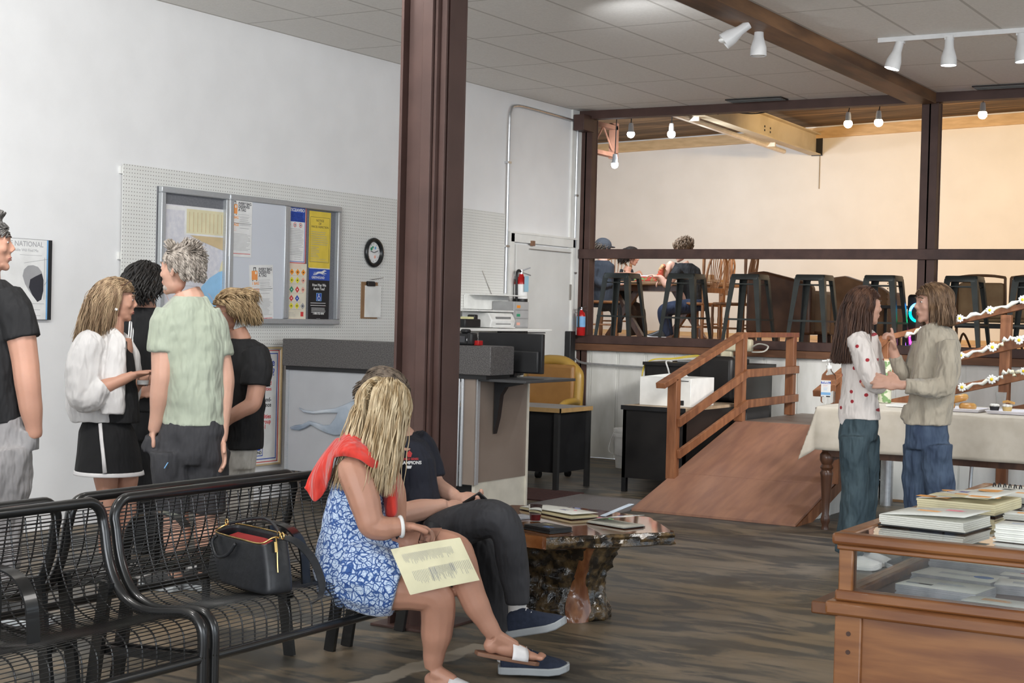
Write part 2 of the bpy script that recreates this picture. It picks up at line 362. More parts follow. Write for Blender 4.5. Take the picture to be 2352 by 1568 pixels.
# black bolt holes and a conduit along that beam
mb = MB()
for y in (17.2,17.45,19.0,19.2):
    for dz in (.12,.17): mb.cbox((-7.592,y,3.92-(y-PY)*.016+dz),(.006,.03,.025))
obj('bolt_holes', mb, M_black, bpy.data.objects['beam'])
mb = MB().tube([(-7.80,PY+.2,3.93),(-7.78,20.2,3.81)], .035, 8)
for y in (15,17,19.5): mb.box((-7.80,y,3.90-(y-PY)*.018),(-7.64,y+.03,3.96-(y-PY)*.018))
tag(obj('fluorescent_strip', mb, mat('strip_housing', (.62,.55,.45), .4), None), 'long slim cream strip light housing running beside the cream roof beam', 'light fixture')
mb = ybeam(-3.3, 4.02, 3.95); struct('beam', mb, M_cream)
# open web joist at the left end
jm = mat('primer_steel', (.16,.07,.04), .6, c2=(.22,.10,.06), scale=6); mb = MB(); xj = -8.78
for z in (3.80,3.46):
    mb.rings([[(xj-.05,y,z-.025),(xj+.05,y,z-.025),(xj+.05,y,z+.025),(xj-.05,y,z+.025)] for y in (PY+.13,17)])
for k in range(9):
    y = 14.3+k*.3; mb.tube([(xj,y,3.47 if k%2 else 3.79),(xj,y+.3,3.79 if k%2 else 3.47)], .012, 6)
mb.box((xj-.05,16.95,3.42),(xj+.05,17.02,3.86)); struct('beam', mb, jm)
# hairline drip below the beam end
struct('trim_8', MB().box((-7.545,20.985,3.35),(-7.535,21,3.82)), mat('stain', (.30,.24,.16), .8))
# boxed post on the platform's left end
struct('trim_9', MB().box((-9.55,17.2,DK),(-9.40,17.35,2.78)).box((-9.58,17.15,2.78),(-9.34,17.4,2.84)), mat('tan_post', (.45,.36,.26), .6))
# ---- ceiling air diffusers
M_gl_ = mat('grey_louver', (.16,.17,.17), .5)
for (xa, ya), (xb, yb) in (((1672,230),(1805,225)),((2236,199),(2420,190))):
    p, q_ = at_z(xa,ya,CZ), at_z(xb,yb,CZ)
    t = Thing('air_diffuser', 'dark slotted air diffuser strip in the ceiling, %s' % ('left of the timber beam' if xa < 2000 else 'right of the timber beam'), 'vent', (p.x,13.75,CZ), 'slot diffusers')
    t.part('frame', MB().box((p.x,13.66,CZ-.012),(q_.x,13.86,CZ-.002)), M_black)
    mb = MB()
    for k in range(3): t.part('louver', MB().box((p.x+.01,13.69+k*.055,CZ-.018),(q_.x-.01,13.70+k*.055,CZ-.012)), M_gl_)
# ---- white double door with panic bar, in the left wall
M_door = mat('door_paint', (.66,.66,.64), .5, c2=(.72,.72,.70), scale=3, bump=.03)
d1 = struct('door_1', MB().box((WX,12.72,0),(WX+.03,13.80,2.14)), M_door, bevel=.003)
mb = MB().box((WX,12.60,2.24),(WX+.05,13.93,2.26)).box((WX,12.58,0),(WX+.04,12.66,2.25)).box((WX,13.84,0),(WX+.04,13.92,2.25)).box((WX,12.6,2.16),(WX+.04,13.9,2.25))
obj('door_frame', mb, M_white, d1)
mb = MB().bar((WX+.07,12.8,.93),(WX+.07,13.74,.93),.04,.05).box((WX+.03,13.72,.84),(WX+.10,13.83,1.30)).box((WX+.03,12.74,.87),(WX+.09,12.83,1.0))
obj('push_bar', mb, M_black, d1, bevel=.008)
mb = MB().box((WX+.03,12.95,2.10),(WX+.05,13.78,2.108)).box((WX+.03,13.79,1.62),(WX+.045,13.81,1.78)); obj('hinge', mb, mat('dull_steel', (.35,.33,.30), .5, .4), d1)
mb = MB().cbox((WX+.05,12.99,2.16),(.03,.05,.05)); obj('latch', mb, mat('rust', (.22,.12,.07), .8), d1)
struct('trim_10', MB().box((WX,13.80,0),(WX+.02,14.0,CZ)), M_white)
# ---- conduits
mb = MB(); X_ = WX+.03
c1 = curve([(X_,12.53,1.66),(X_,12.53,2.4),(X_,12.53,3.25),(X_,12.55,3.40),(X_,12.62,3.46),(X_,12.9,3.475),(X_,13.9,3.46)], 4); mb.tube(c1, .013, 8)
for z in (2.1,2.9): mb.box((WX,12.50,z),(X_+.016,12.56,z+.02))
solo('conduit', mb, M_metal, 'galvanized conduit looping up over the white door near the ceiling', 'conduit')
mb = MB(); Y_ = PY-.05
p = [(WX+.03,13.95,3.40),(WX+.03,13.90,3.36),(WX+.03,13.885,3.25),(WX+.03,13.885,2.2),(WX+.03,13.885,1.2),(WX+.03,13.885,1.12),(WX+.05,13.90,1.03),(WX+.12,13.93,.98),(WX+.3,13.96,.965),(-6.8,13.96,.955),(-6.42,13.96,.95)]
mb.tube(curve(p,4), .012, 8)
for q_ in ((WX+.03,13.885,1.9),(WX+.03,13.885,2.7)): mb.cbox(q_,(.04,.05,.02))
solo('conduit', mb, M_metal, 'galvanized conduit running down the corner post and along the white boards', 'conduit')
mb = MB().box((WX+.04,13.78,3.36),(WX+.16,14.02,3.52)); solo('junction_box', mb, M_brown, 'small brown junction box at the top of the corner post', 'junction box', bevel=.004)
e = at_y(1553,843,PY); t = Thing('outlet_box', 'grey metal double outlet box on the white boards at the end of the conduit', 'outlet', (e.x,PY-.01,e.z))
t.part('box', MB().box((e.x-.055,PY-.05,e.z-.06),(e.x+.055,PY+.015,e.z+.06)), M_metal, bevel=.004)
for dx in (-.026,.026):
    for dz in (-.024,.024): t.part('socket', MB().cyl((e.x+dx,PY-.056,e.z+dz),(e.x+dx,PY-.049,e.z+dz),.016,n=12), M_wpl)
# ---- lamps over the platform (warm bulbs on tracks and cords)
M_bulbw = mat('warm_bulb', (1,.9,.7), emit=(1,.86,.62), estr=14); M_bulbc = mat('cool_bulb', (.9,.95,1), emit=(.78,.88,1), estr=22)
M_lampw = mat('lamp_housing', (.62,.62,.62), .4)
def hang_lamp(px, py, Y, top, label, cool, power, head=.13, rr=.05, housing=M_lampw, tgt=None, group='bare bulb lamps over the platform'):
    c = at_y(px, py, Y)
    t = Thing('track_lamp', label, 'lamp', (c.x,Y,c.z), group)
    t.part('cord', MB().tube([(c.x,Y,top or rz(c.x,Y)+.01),(c.x+.01,Y,((top or rz(c.x,Y))+c.z+head)/2),(c.x,Y,c.z+head)], .006, 6), M_black)
    t.part('lamp_holder', MB().lathe([(.0,.0),(.024,.0),(.03,-.03),(.034,-head+.04),(.045,-head+.02),(.04,-head+.02)], (c.x,Y,c.z+head), 14), housing, smooth=.9)
    t.part('bulb', MB().ell((c.x,Y,c.z),(rr,rr,rr)), M_bulbc if cool else M_bulbw, smooth=9)
    if power: spot('bulb_light', (c.x,Y+.02,c.z-.09), (c.x,Y+3,c.z-1.6), power*1.17, (.82,.90,1) if cool else (1,.70,.35), 150, .05, .5)
    return t
for x0 in (-9.2,-8.0):
    pass
t = Thing('lamp_track', 'black lamp track under the plank roof on the right of the cream beam', 'lamp track', (-5.6,17,3.95))
t.part('rail', MB().box((-6.9,16.98,3.945),(-3.4,17.02,3.975)), M_black); t.part('power_cord', MB().tube(curve([(-7.4,16.9,3.99),(-7.2,16.95,3.93),(-6.9,17,3.9),(-6.5,17,3.96)],6), .008, 6), M_black)
hang_lamp(1948,284,17,3.95,'left of the pair of warm bulb lamps on the black track under the plank roof',False,50)
hang_lamp(2018,281,17,3.95,'right of the pair of warm bulb lamps on the black track under the plank roof',False,50)
hang_lamp(2257,263,17,3.98,'warm bulb lamp on the black track right of the second brown post',False,58)
hang_lamp(1449,308,16.2,0,'bright cool bulb lamp hanging by the corner post, flaring blue-white',True,52,rr=.045)
hang_lamp(1542,308,17,0,'cool bulb lamp hanging between the corner flare and the cream beam',True,32)
hang_lamp(1412,379,16.2,0,'low warm bulb hanging from the end of the open web joist',True,30,rr=.04)
spot('bulb_light', (-1.5,17.5,3.7), (-1.5,20.5,2.1), 80, (1,.70,.35), 150, .05, .5)   # lamps of the same track beyond the frame's right edge
spot('bulb_light', (-9.8,17.5,3.6), (-9.4,20.5,2.1), 44, (.9,.93,1), 150, .05, .5)
# ---- white track spots on the hall ceiling
def can(px, py, z_, label, on, aim=(0,0,-1), track_y=None):
    c = at_z(px, py, z_); a = V(aim).normalized()
    t = Thing('track_spot', label, 'lamp', (c.x,c.y,CZ), 'white track spotlights')
    t.part('stem', MB().tube([(c.x-a.x*.2,c.y-a.y*.2,CZ-.03),(c.x-a.x*.14,c.y-a.y*.14,z_+.14)], .008, 6).cbox((c.x-a.x*.2,c.y-a.y*.2,CZ-.035),(.06,.04,.03)), M_lampw)
    t.part('shade', MB().lathe([(.0,-.02),(.03,-.015),(.034,.06),(.055,.13),(.058,.19),(.054,.19),(.03,.1),(0,.09)], V((c.x,c.y,z_))-a*.17, 16, a), M_lampw, smooth=.9)
    t.part('bulb', MB().ell(V((c.x,c.y,z_))+a*.004,(.05,.05,.02)), M_bulbc if on else mat('frosted_glass', (.7,.7,.68), .3), smooth=9)
    if on: spot('spot_light', V((c.x,c.y,z_))+a*.04, V((c.x,c.y,z_))+a, 24, (.85,.92,1), 120)
can(1742,122,3.33,'unlit white track spot pointing down beside the timber beam',False)
can(1668,92,3.36,'unlit white track spot tilted to the left beside the timber beam',False,(-.75,-.35,-.6))
_q = at_z(1560,40,CZ); spot('ceiling_spot', (_q.x-.1,_q.y-.9,3.0), (_q.x,_q.y,CZ), 7, (.95,.97,1), 90, .05, .9)
can(2050,152,3.36,'leftmost lit white track spot under the right-hand ceiling, beam tilted',True,(-.25,-.1,-1))
can(2179,144,3.36,'second lit white track spot from the timber beam, straight down',True)
can(2350,135,3.36,'lit white track spot cut by the right edge of the photo',True,(.1,0,-1))
p, q_ = at_z(2018,88,CZ), at_z(2500,50,CZ)
solo('lamp_track', MB().box((p.x,p.y-.02,CZ-.035),(q_.x+1,p.y+.02,CZ-.001)), M_lampw, 'white lamp track across the right-hand ceiling carrying the lit spots', 'lamp track')
solo('lamp_track', MB().box((-4.31,6.5,CZ-.03),(-4.275,13.0,CZ-.001)), M_lampw, 'white lamp track along the left side of the timber beam', 'lamp track')
# ---------------- things on the left wall ----------------
YR, ZU = V((0,1,0)), V((0,0,1))
def wyz(x, y, X=WX): p = at_x(x, y, X); return p.y, p.z
# pegboard
m = mat('pegboard_white', (.72,.72,.69), .6, c2=(.76,.76,.73), scale=3); nt, b, N, L = nodes(m)
tc = N('ShaderNodeTexCoord'); sc_ = N('ShaderNodeVectorMath'); sc_.operation = 'SCALE'; sc_.inputs['Scale'].default_value = 1/.0254; L(tc.outputs['Object'], sc_.inputs[0])
fr = N('ShaderNodeVectorMath'); fr.operation = 'FRACTION'; L(sc_.outputs[0], fr.inputs[0])
sb = N('ShaderNodeVectorMath'); sb.operation = 'SUBTRACT'; sb.inputs[1].default_value = (.5,.5,.5); L(fr.outputs[0], sb.inputs[0])
mk = N('ShaderNodeVectorMath'); mk.operation = 'MULTIPLY'; mk.inputs[1].default_value = (0,1,1); L(sb.outputs[0], mk.inputs[0])
ln = N('ShaderNodeVectorMath'); ln.operation = 'LENGTH'; L(mk.outputs[0], ln.inputs[0])
lt = N('ShaderNodeMath'); lt.operation = 'LESS_THAN'; lt.inputs[1].default_value = .13; L(ln.outputs['Value'], lt.inputs[0])
src = b.inputs['Base Color'].links[0].from_socket; mx = N('ShaderNodeMix'); mx.data_type = 'RGBA'; mx.inputs[7].default_value = (.10,.09,.08,1)
L(lt.outputs[0], mx.inputs[0]); L(src, mx.inputs[6]); L(mx.outputs[2], b.inputs['Base Color']); M_peg = m
t = Thing('pegboard', 'long white perforated pegboard fixed along the white wall behind the notice case', 'pegboard', (WX,10,1.18))
t.part('board', MB().box((WX+.02,7.517,1.185),(WX+.026,12.50,2.418)), M_peg)
mb = MB()
for z in (1.2,1.8,2.38): mb.box((WX,7.50,z-.03),(WX+.02,12.48,z+.02))
t.part('batten', mb, M_white)
mb = MB()
for k in range(5): mb.tube([(WX+.026,10.45+.0*k,1.73),(WX+.06,10.45,1.725)], .002, 5)
# framed notice case
FX = WX+.03; M_alu = mat('brushed_aluminium', (.50,.52,.54), .4, .55, scale=40, stretch=(1,1,12)); M_felt = mat('grey_felt', (.15,.155,.17), .95, scale=80, c2=(.19,.195,.21))
M_wb = mat('pale_blue_board', (.62,.65,.71), .35, c2=(.65,.68,.74), scale=2)
t = Thing('notice_case', 'three-panel aluminium notice case full of posters, mounted on the pegboard', 'notice board', (WX+.03,8.86,1.34))
Y0,Y1,Z0,Z1 = 7.838, 9.883, 1.343, 2.292
t.part('back_panel', MB().box((FX-.004,Y0,Z0),(FX+.012,Y1,Z1)), M_felt)
t.part('door', MB().box((FX+.03,8.55,Z0+.02),(FX+.046,9.19,Z1-.02)), M_wb, label='pale blue middle panel')
def frame(mb, ya, yb, za, zb, w_, x0, x1):
    return mb.box((x0,ya,za),(x1,yb,za+w_)).box((x0,ya,zb-w_),(x1,yb,zb)).box((x0,ya,za+w_),(x1,ya+w_,zb-w_)).box((x0,yb-w_,za+w_),(x1,yb,zb-w_))
for ya, yb, xx in ((Y0,8.545,.048),(8.535,9.205,.056),(9.195,Y1,.048)):
    t.part('frame', frame(MB(), ya, yb, Z0, Z1, .042, FX+.001, FX+xx), M_alu, bevel=.006)
# poster helper: s,t in 0..1 over the sheet
pm = [mat('sheet_white',(.78,.78,.77),.6), mat('ink_dark',(.03,.03,.04),.6), mat('ink_orange',(.85,.30,.03),.6), mat('ink_red',(.62,.05,.05),.6), mat('ink_blue',(.03,.08,.42),.6),
      mat('sheet_yellow',(.75,.56,.07),.6), mat('ink_grey',(.36,.36,.37),.7), mat('sheet_cream',(.74,.68,.55),.6), mat('ink_green',(.03,.28,.14),.6), mat('ink_yellow',(.80,.72,.05),.6),
      mat('map_paper',(.62,.62,.68),.6,c2=(.74,.73,.76),scale=28), mat('map_water',(.30,.55,.80),.6), mat('map_yellow',(.74,.68,.45),.6), mat('map_tan',(.62,.48,.28),.6), mat('ink_black',(.012,.012,.014),.5), mat('ink_salmon',(.80,.42,.33),.6), mat('ink_lightblue',(.20,.42,.70),.6)]
WH,DK_,OR,RD,BL,YE,GR,CR,GN,YL,MP,WA,MY,MT,BK,SA,LB = range(17)
class Sheet:
    def __init__(s, ya, yb, za, zb, x, rot=0, base=WH, th=.0012):
        s.o = V((x,(ya+yb)/2,(za+zb)/2)); s.w = yb-ya; s.h = zb-za
        c, n = math.cos(rot), math.sin(rot); s.R = V((0,c,n)); s.U = V((0,-n,c)); s.n = V((1,0,0)); s.mb = MB(); s.k = 0; s.th = th
        s.mb.cur = base; s.slab(0,0,1,1,0,th)
    def P(s, a, b_, k=0): return s.o + s.R*(a-.5)*s.w + s.U*(b_-.5)*s.h + s.n*k
    def slab(s, a0, b0, a1, b1, k0, k1):
        q = [s.P(a0,b0,k0),s.P(a1,b0,k0),s.P(a1,b1,k0),s.P(a0,b1,k0)]; s.mb.prism(q, s.n*(k1-k0))
    def rect(s, a0, b0, a1, b1, c, lift=0): s.mb.cur = c; s.slab(a0,b0,a1,b1,s.th,s.th+.0004+lift); return s
    def poly(s, pts, c, lift=0): s.mb.cur = c; s.mb.prism([s.P(a,b_,s.th+lift) for a,b_ in pts], s.n*.0004); return s
    def disc(s, a, b_, r, c, lift=0, n=18, ry=None):
        ry = r if ry is None else ry; s.mb.cur = c
        s.mb.prism([s.P(a,b_,s.th+lift)+s.R*math.cos(t*2*math.pi/n)*r+s.U*math.sin(t*2*math.pi/n)*ry for t in range(n)], s.n*.0004); return s
    def diamond(s, a, b_, r, c, lift=0): return s.disc(a, b_, r, c, lift, 4)
    def text(s, txt, a, b_, size, c, align='LEFT', bold=0, lift=.0003): s.mb.cur = c; text_mb(s.mb, txt, s.P(a,b_,s.th+lift), s.R, s.U, size, .0003, align, bold); return s
    def lines(s, a0, a1, b1, b0, n, c, th=.25, rag=.25):
        for i in range(n):
            y = b1-(b1-b0)*i/max(n-1,1); h_ = (b1-b0)/n*th; s.rect(a0, y-h_, a1-random.random()*rag*(a1-a0), y, c)
        return s
    def done(s, name, label, cat, group=None, parent=None):
        o = obj(name, s.mb, pm, parent, None); 
        if label: tag(o, label, cat, group)
        return o
def panel(x0, y0, x1, y1, X):
    ya, za = wyz(x0, y1, X); yb, zb = wyz(x1, y0, X); return ya, yb, za, zb
# road map
S = Sheet(7.885, 8.535, 1.39, 2.175, FX+.014, 0, MP)
S.rect(.0,.955,.5,.99,WH).rect(.33,.74,1,1.0,WH,.0002).rect(.36,.755,1,.975,MY,.0006)
for k in range(9): S.rect(.40+k*.065,.77,.41+k*.065,.95,MT,.001)
S.poly([(.42,.738),(.60,.69),(.80,.65),(.95,.62),(.95,.738)],MT,.0010)
S.poly([(.55,.10),(.62,.28),(.75,.36),(1,.46),(1,.0),(.55,.0)],WA); S.poly([(.9,.42),(.93,.5),(1,.6),(1,.44)],MY,.0008)
S.poly([(.58,.5),(.66,.46),(.7,.52),(.62,.56)],MY)
for k in range(16):
    a, b_ = random.random(), random.random()*.75; a2, b2 = a+random.uniform(-.35,.35), b_+random.uniform(-.3,.3); a2 = min(max(a2,0),1); b2 = min(max(b2,0),.73)
    S.poly([(a,b_),(a2,b2),(a2+.004,b2+.003),(a+.004,b_+.003)],GR if k%3 else SA,.0002)
S.done('road_map', 'large road map with a yellow index table in the left panel of the notice case', 'map')
# bag-tag sheets
def bagsheet(ya, yb, za, zb, rot, label):
    S = Sheet(ya, yb, za, zb, FX+.048, rot, WH)
    w_ = yb-ya
    S.rect(.10,.74,.34,.90,OR)
    for a in (.15,.20,.25,.30): S.rect(a-.008,.75,a+.004,.89,SA,.0004)
    S.rect(.24,.84,.30,.885,WH,.0008).rect(.17,.90,.19,.955,DK_).rect(.26,.90,.28,.955,DK_).rect(.17,.945,.28,.96,DK_).rect(.12,.72,.16,.735,DK_).rect(.28,.72,.32,.735,DK_)
    S.text('EVERY BAG',.39,.90,w_*.112,DK_,bold=.0006).text('DESERVES',.39,.845,w_*.112,DK_,bold=.0006).text('A TAG',.39,.79,w_*.112,DK_,bold=.0006)
    S.text('1 BAG',.10,.655,w_*.11,OR,bold=.0005).text('2 BAGS',.06,.53,w_*.11,OR,bold=.0005)
    S.lines(.38,.95,.735,.70,2,GR).lines(.45,.95,.68,.58,4,GR).lines(.45,.95,.555,.50,2,GR).lines(.12,.35,.63,.59,2,SA).lines(.10,.35,.51,.45,3,SA)
    S.rect(.03,.575,.97,.581,DK_).lines(.08,.95,.40,.12,13,GR).rect(.05,.05,.95,.06,RD)
    S.done('luggage_tag_notice', label, 'notice', 'luggage tag notices')
ya, yb, za, zb = panel(525,460,580,588,FX+.05); bagsheet(ya, yb, za, zb, 0, 'upper luggage tag notice with an orange suitcase on the pale blue panel')
ya, yb, za, zb = panel(572,610,629,738,FX+.05); bagsheet(ya, yb, za, zb, .05, 'lower, tilted luggage tag notice with an orange suitcase on the pale blue panel')
# NOTICE/AVISO
ya, yb, za, zb = panel(649,474,704,604,FX+.014)
S = Sheet(ya,yb,za,zb,FX+.014); S.rect(0,0,1,.025,RD).rect(0,.975,1,1,RD).rect(0,0,.03,1,RD).rect(.97,0,1,1,RD).rect(.05,.035,.07,.97,BL).rect(.93,.035,.95,.97,BL).rect(.05,.035,.95,.045,BL)
S.rect(.05,.72,.95,.965,BL).text('NOTICE/AVISO',.5,.895,(yb-ya)*.125,WH,'CENTER',.001).lines(.1,.9,.87,.74,7,WH,.3,.1)
for a in (.25,.5,.75): S.disc(a,.665,.018,RD).disc(a,.665,.013,WH,.0004).disc(a,.665,.006,DK_,.0008)
S.lines(.1,.9,.60,.16,17,GR,.25,.3).lines(.5,.8,.12,.08,2,GR)
S.done('notice_poster', 'white notice poster with blue heading and red border in the notice case', 'poster')
# parcel inspection
ya, yb, za, zb = panel(708,489,760,614,FX+.014)
S = Sheet(ya,yb,za,zb,FX+.014,0,YE); S.rect(.05,.10,.06,.90,DK_).rect(.94,.10,.95,.90,DK_).rect(.05,.10,.95,.105,DK_).rect(.05,.895,.95,.90,DK_)
S.text('NOTICE',.5,.82,(yb-ya)*.10,DK_,'CENTER').text('OF',.5,.765,(yb-ya)*.10,DK_,'CENTER').text('PARCEL INSPECTION',.5,.71,(yb-ya)*.085,DK_,'CENTER').lines(.1,.9,.64,.42,7,GR,.25,.2).lines(.1,.5,.37,.2,7,GR,.3,.4).lines(.1,.9,.16,.12,2,GR)
S.done('yellow_notice', 'yellow parcel inspection notice pinned in the right panel of the notice case', 'poster')
# placard chart
ya, yb, za, zb = panel(646,606,704,738,FX+.014)
S = Sheet(ya,yb,za,zb,FX+.016,0,CR); S.lines(.1,.9,.98,.92,4,SA,.3,.2)
for k,(row,cs) in enumerate(((.85,(OR,OR,OR,OR)),(.71,(BK,YL,YL,SA)),(.55,(RD,GN,RD,SA)),(.40,(BK,RD,BL,None)),(.27,(YL,YL,YL,GR)))):
    for i, c in enumerate(cs):
        if c is None: continue
        S.diamond(.14+i*.24,row,.026,c).disc(.14+i*.24,row,.006,WH if c in (RD,BK,BL,GN) else BK,.0005)
    S.lines(.1,.9,row-.06,row-.065,1,GR,.6,.2)
S.rect(.78,.09,.90,.17,RD).lines(.05,.6,.15,.1,3,GR).lines(.05,.95,.05,.02,2,SA)
S.done('placard_chart', 'cream chart of coloured hazard diamonds in the right panel of the notice case', 'poster')
# assistance poster
HOUND = [(0,.62),(.12,.60),(.25,.62),(.33,.70),(.50,.74),(.62,.76),(.72,.88),(.80,.96),(.86,.98),(.93,.90),(1,.86),(.95,.80),(.88,.78),(.82,.70),(.80,.60),(.88,.55),(.98,.50),(1,.44),(.9,.46),(.78,.48),(.70,.44),(.76,.34),(.88,.30),(.9,.24),(.78,.26),(.66,.36),(.55,.44),(.42,.46),(.34,.38),(.26,.28),(.12,.22),(.0,.20),(.02,.26),(.12,.30),(.2,.36),(.12,.36),(.02,.30),(-.02,.34),(.10,.44),(.22,.46),(.28,.54),(.22,.56),(.1,.55)]
def hound(S, a0, b0, a1, b1, c): return S.poly([(a0+(a1-a0)*x, b0+(b1-b0)*y) for x, y in HOUND], c, .0003)
ya, yb, za, zb = panel(707,617,757,737,FX+.014); w_ = yb-ya
S = Sheet(ya,yb,za,zb,FX+.014,0,BK); S.rect(.0,.77,1,.985,BL).rect(0,.985,1,1,WH); hound(S,.2,.84,.85,.97,WH)
S.text('GREYHOUND',.13,.80,w_*.10,WH,bold=.0006).text('How May We',.5,.655,w_*.118,WH,'CENTER',.0005).text('Assist You?',.5,.585,w_*.118,WH,'CENTER',.0005)
S.rect(.37,.38,.63,.53,LB).rect(.39,.39,.61,.52,BL,.0004).disc(.49,.50,.006,WH,.001).rect(.475,.44,.50,.49,WH,.001).rect(.475,.435,.55,.45,WH,.001).disc(.50,.43,.018,WH,.0008).disc(.50,.43,.013,BL,.0011).rect(.54,.40,.56,.445,WH,.001)
S.lines(.1,.9,.345,.30,2,WH,.45,.1).lines(.15,.85,.25,.17,4,WH,.45,.1).text('1-800-752-4841',.5,.125,w_*.085,WH,'CENTER',.0006).lines(.4,.6,.05,.03,2,WH)
S.done('assistance_poster', 'black and blue assistance poster with a running dog emblem, lower right in the notice case', 'poster')
# tall framed poster lower on the wall
t = Thing('framed_poster', 'tall white framed poster with red and blue border hung low beside the counter', 'poster', (WX,8.9,.265))
t.part('frame', frame(MB(), 8.54, 9.235, .262, 1.165, .012, WX+.001, WX+.03), mat('pine_frame', (.55,.42,.24), .5))
S = Sheet(8.55, 9.225, .272, 1.155, WX+.014); w_ = .675
S.rect(.02,.015,.98,.022,RD).rect(.02,.978,.98,.985,RD).rect(.02,.015,.035,.985,RD).rect(.965,.015,.98,.985,RD).rect(.05,.04,.062,.96,BL).rect(.938,.04,.95,.96,BL).rect(.05,.04,.95,.048,BL).rect(.05,.952,.95,.96,BL)
S.text('How May We',.90,.85,.078,BL,'RIGHT',.0012).text('Assist You?',.90,.765,.078,BL,'RIGHT',.0012)
S.text('We are pleased',.85,.685,.042,RD,'RIGHT',.0006).text('with disabilities',.85,.635,.042,RD,'RIGHT',.0006)
S.text('Greyhound-',.85,.54,.046,BK,'RIGHT',.0008).text('assistance',.85,.495,.046,BK,'RIGHT',.0008).text('our',.62,.45,.046,BK,'RIGHT',.0008)
S.text('Disabilities',.85,.395,.046,RD,'RIGHT',.001).text('Assistance Group',.85,.35,.046,RD,'RIGHT',.001).text('1-800-752-4841',.77,.305,.046,RD,'RIGHT',.001)
S.rect(.30,.07,.72,.25,BL,.0001).rect(.31,.078,.71,.242,WH,.0006).text('ACCESS',.68,.20,.038,BK,'RIGHT',.001,.001).text('GREYHOUND',.70,.088,.032,BK,'RIGHT',.001,.001).poly([(.36,.12),(.50,.175),(.56,.175),(.46,.12)],RD,.0009).poly([(.50,.12),(.56,.165),(.68,.13),(.68,.12)],BL,.0009)
S.done('sheet', None, None, parent=None).parent = t.e
bpy.data.objects[[o.name for o in t.e.children if o.name.startswith('sheet')][0]].location = -t.loc
# canvas picture
t = Thing('canvas_picture', 'pale grey drawing of a dark-haired head on a canvas, left end of the white wall', 'picture', (WX,6.7,1.355))
mb = MB().box((WX+.001,6.36,1.355),(WX+.03,6.905,1.865)); t.part('canvas', mb, M_black)
S = Sheet(6.36,6.872,1.357,1.863,WX+.0302); 
S.poly([(.70,.36),(.64,.44),(.60,.54),(.62,.62),(.68,.67),(.76,.68),(.84,.66),(.90,.60),(.93,.5),(.93,.36),(.9,.25),(.84,.22),(.76,.30)],GR).poly([(.72,.50),(.80,.54),(.90,.58),(.93,.5),(.93,.36),(.9,.25),(.84,.22),(.76,.30),(.70,.40)],DK_,.0005)
S.text('THE NATIONAL',.92,.91,.046,GR,'RIGHT',.0002).text('Trouble Will Find Me',.84,.845,.026,GR,'RIGHT')
S.rect(.55,.80,.9,.804,GR).poly([(.62,.70),(1,.76),(1,.765),(.62,.705)],GR).poly([(.94,.42),(1,.5),(1,.51),(.94,.43)],GR).rect(.94,.25,.947,.78,GR).lines(.5,.95,.2,.05,3,GR,.1,.5)
S.rect(.975,0,1,1,LB)
o = S.done('drawing', None, None); o.parent = t.e; o.location = -t.loc
# clock
c = at_x(856,580,WX+.03); t = Thing('wall_clock', 'round black-rimmed wall clock on the pegboard right of the notice case', 'clock', (WX+.03,c.y,c.z))
t.part('rim', MB().lathe([(.085,.0),(.12,.005),(.125,.02),(.115,.035),(.095,.03),(.088,.018),(.085,.0)], (WX+.027,c.y,c.z), 40, (1,0,0)), mat('black_gloss', (.012,.013,.014), .25), smooth=9)
t.part('face', MB().cyl((WX+.028,c.y,c.z),(WX+.038,c.y,c.z),.09,n=36), pm[0])
for k in range(12):
    a = k*math.pi/6; t.part('hour_mark', MB().cbox((WX+.039,c.y+math.sin(a)*.074,c.z+math.cos(a)*.074),(.002,.006,.012)), pm[GR])
t.part('hand', MB().bar((WX+.043,c.y,c.z),(WX+.043,c.y-.045,c.z+.012),.003,.007,(1,0,0)), M_black); t.part('hand', MB().bar((WX+.045,c.y,c.z),(WX+.045,c.y+.055,c.z+.018),.003,.006,(1,0,0)), M_black)
for k,(dy,dz,r_) in enumerate(((-.03,.03,.014),(.025,.04,.012),(.02,-.035,.014),(-.01,.045,.01))): t.part('printed_figure', MB().cyl((WX+.038,c.y+dy,c.z+dz),(WX+.040,c.y+dy,c.z+dz),r_,n=8), [pm[GN],pm[LB],pm[SA],pm[GN]][k])
# clipboard on a hook
a, b_ = at_x(830,648,WX+.03), at_x(870,732,WX+.03)
t = Thing('clipboard', 'brown clipboard with white sheets hanging from a peg hook below the clock', 'clipboard', (WX+.03,(a.y+b_.y)/2,b_.z))
t.part('board', MB().box((WX+.028,a.y,b_.z),(WX+.034,b_.y-.03,a.z+.005)), mat('hardboard', (.28,.16,.08), .6))
t.part('paper_sheets', MB().box((WX+.034,a.y+.045,b_.z+.012),(WX+.044,b_.y+.01,a.z-.025)), M_paper)
t.part('clip', MB().box((WX+.034,a.y+.06,a.z-.03),(WX+.06,a.y+.16,a.z+.0)).cyl((WX+.045,a.y+.06,a.z),(WX+.045,a.y+.16,a.z),.012), M_black, bevel=.003)
t = solo('peg_hook', MB().tube([(WX+.027,a.y+.11,a.z+.03),(WX+.075,a.y+.11,a.z+.028),(WX+.08,a.y+.24,a.z+.045)], .003, 6), M_chrome, 'thin wire peg hook holding the clipboard', 'hook')
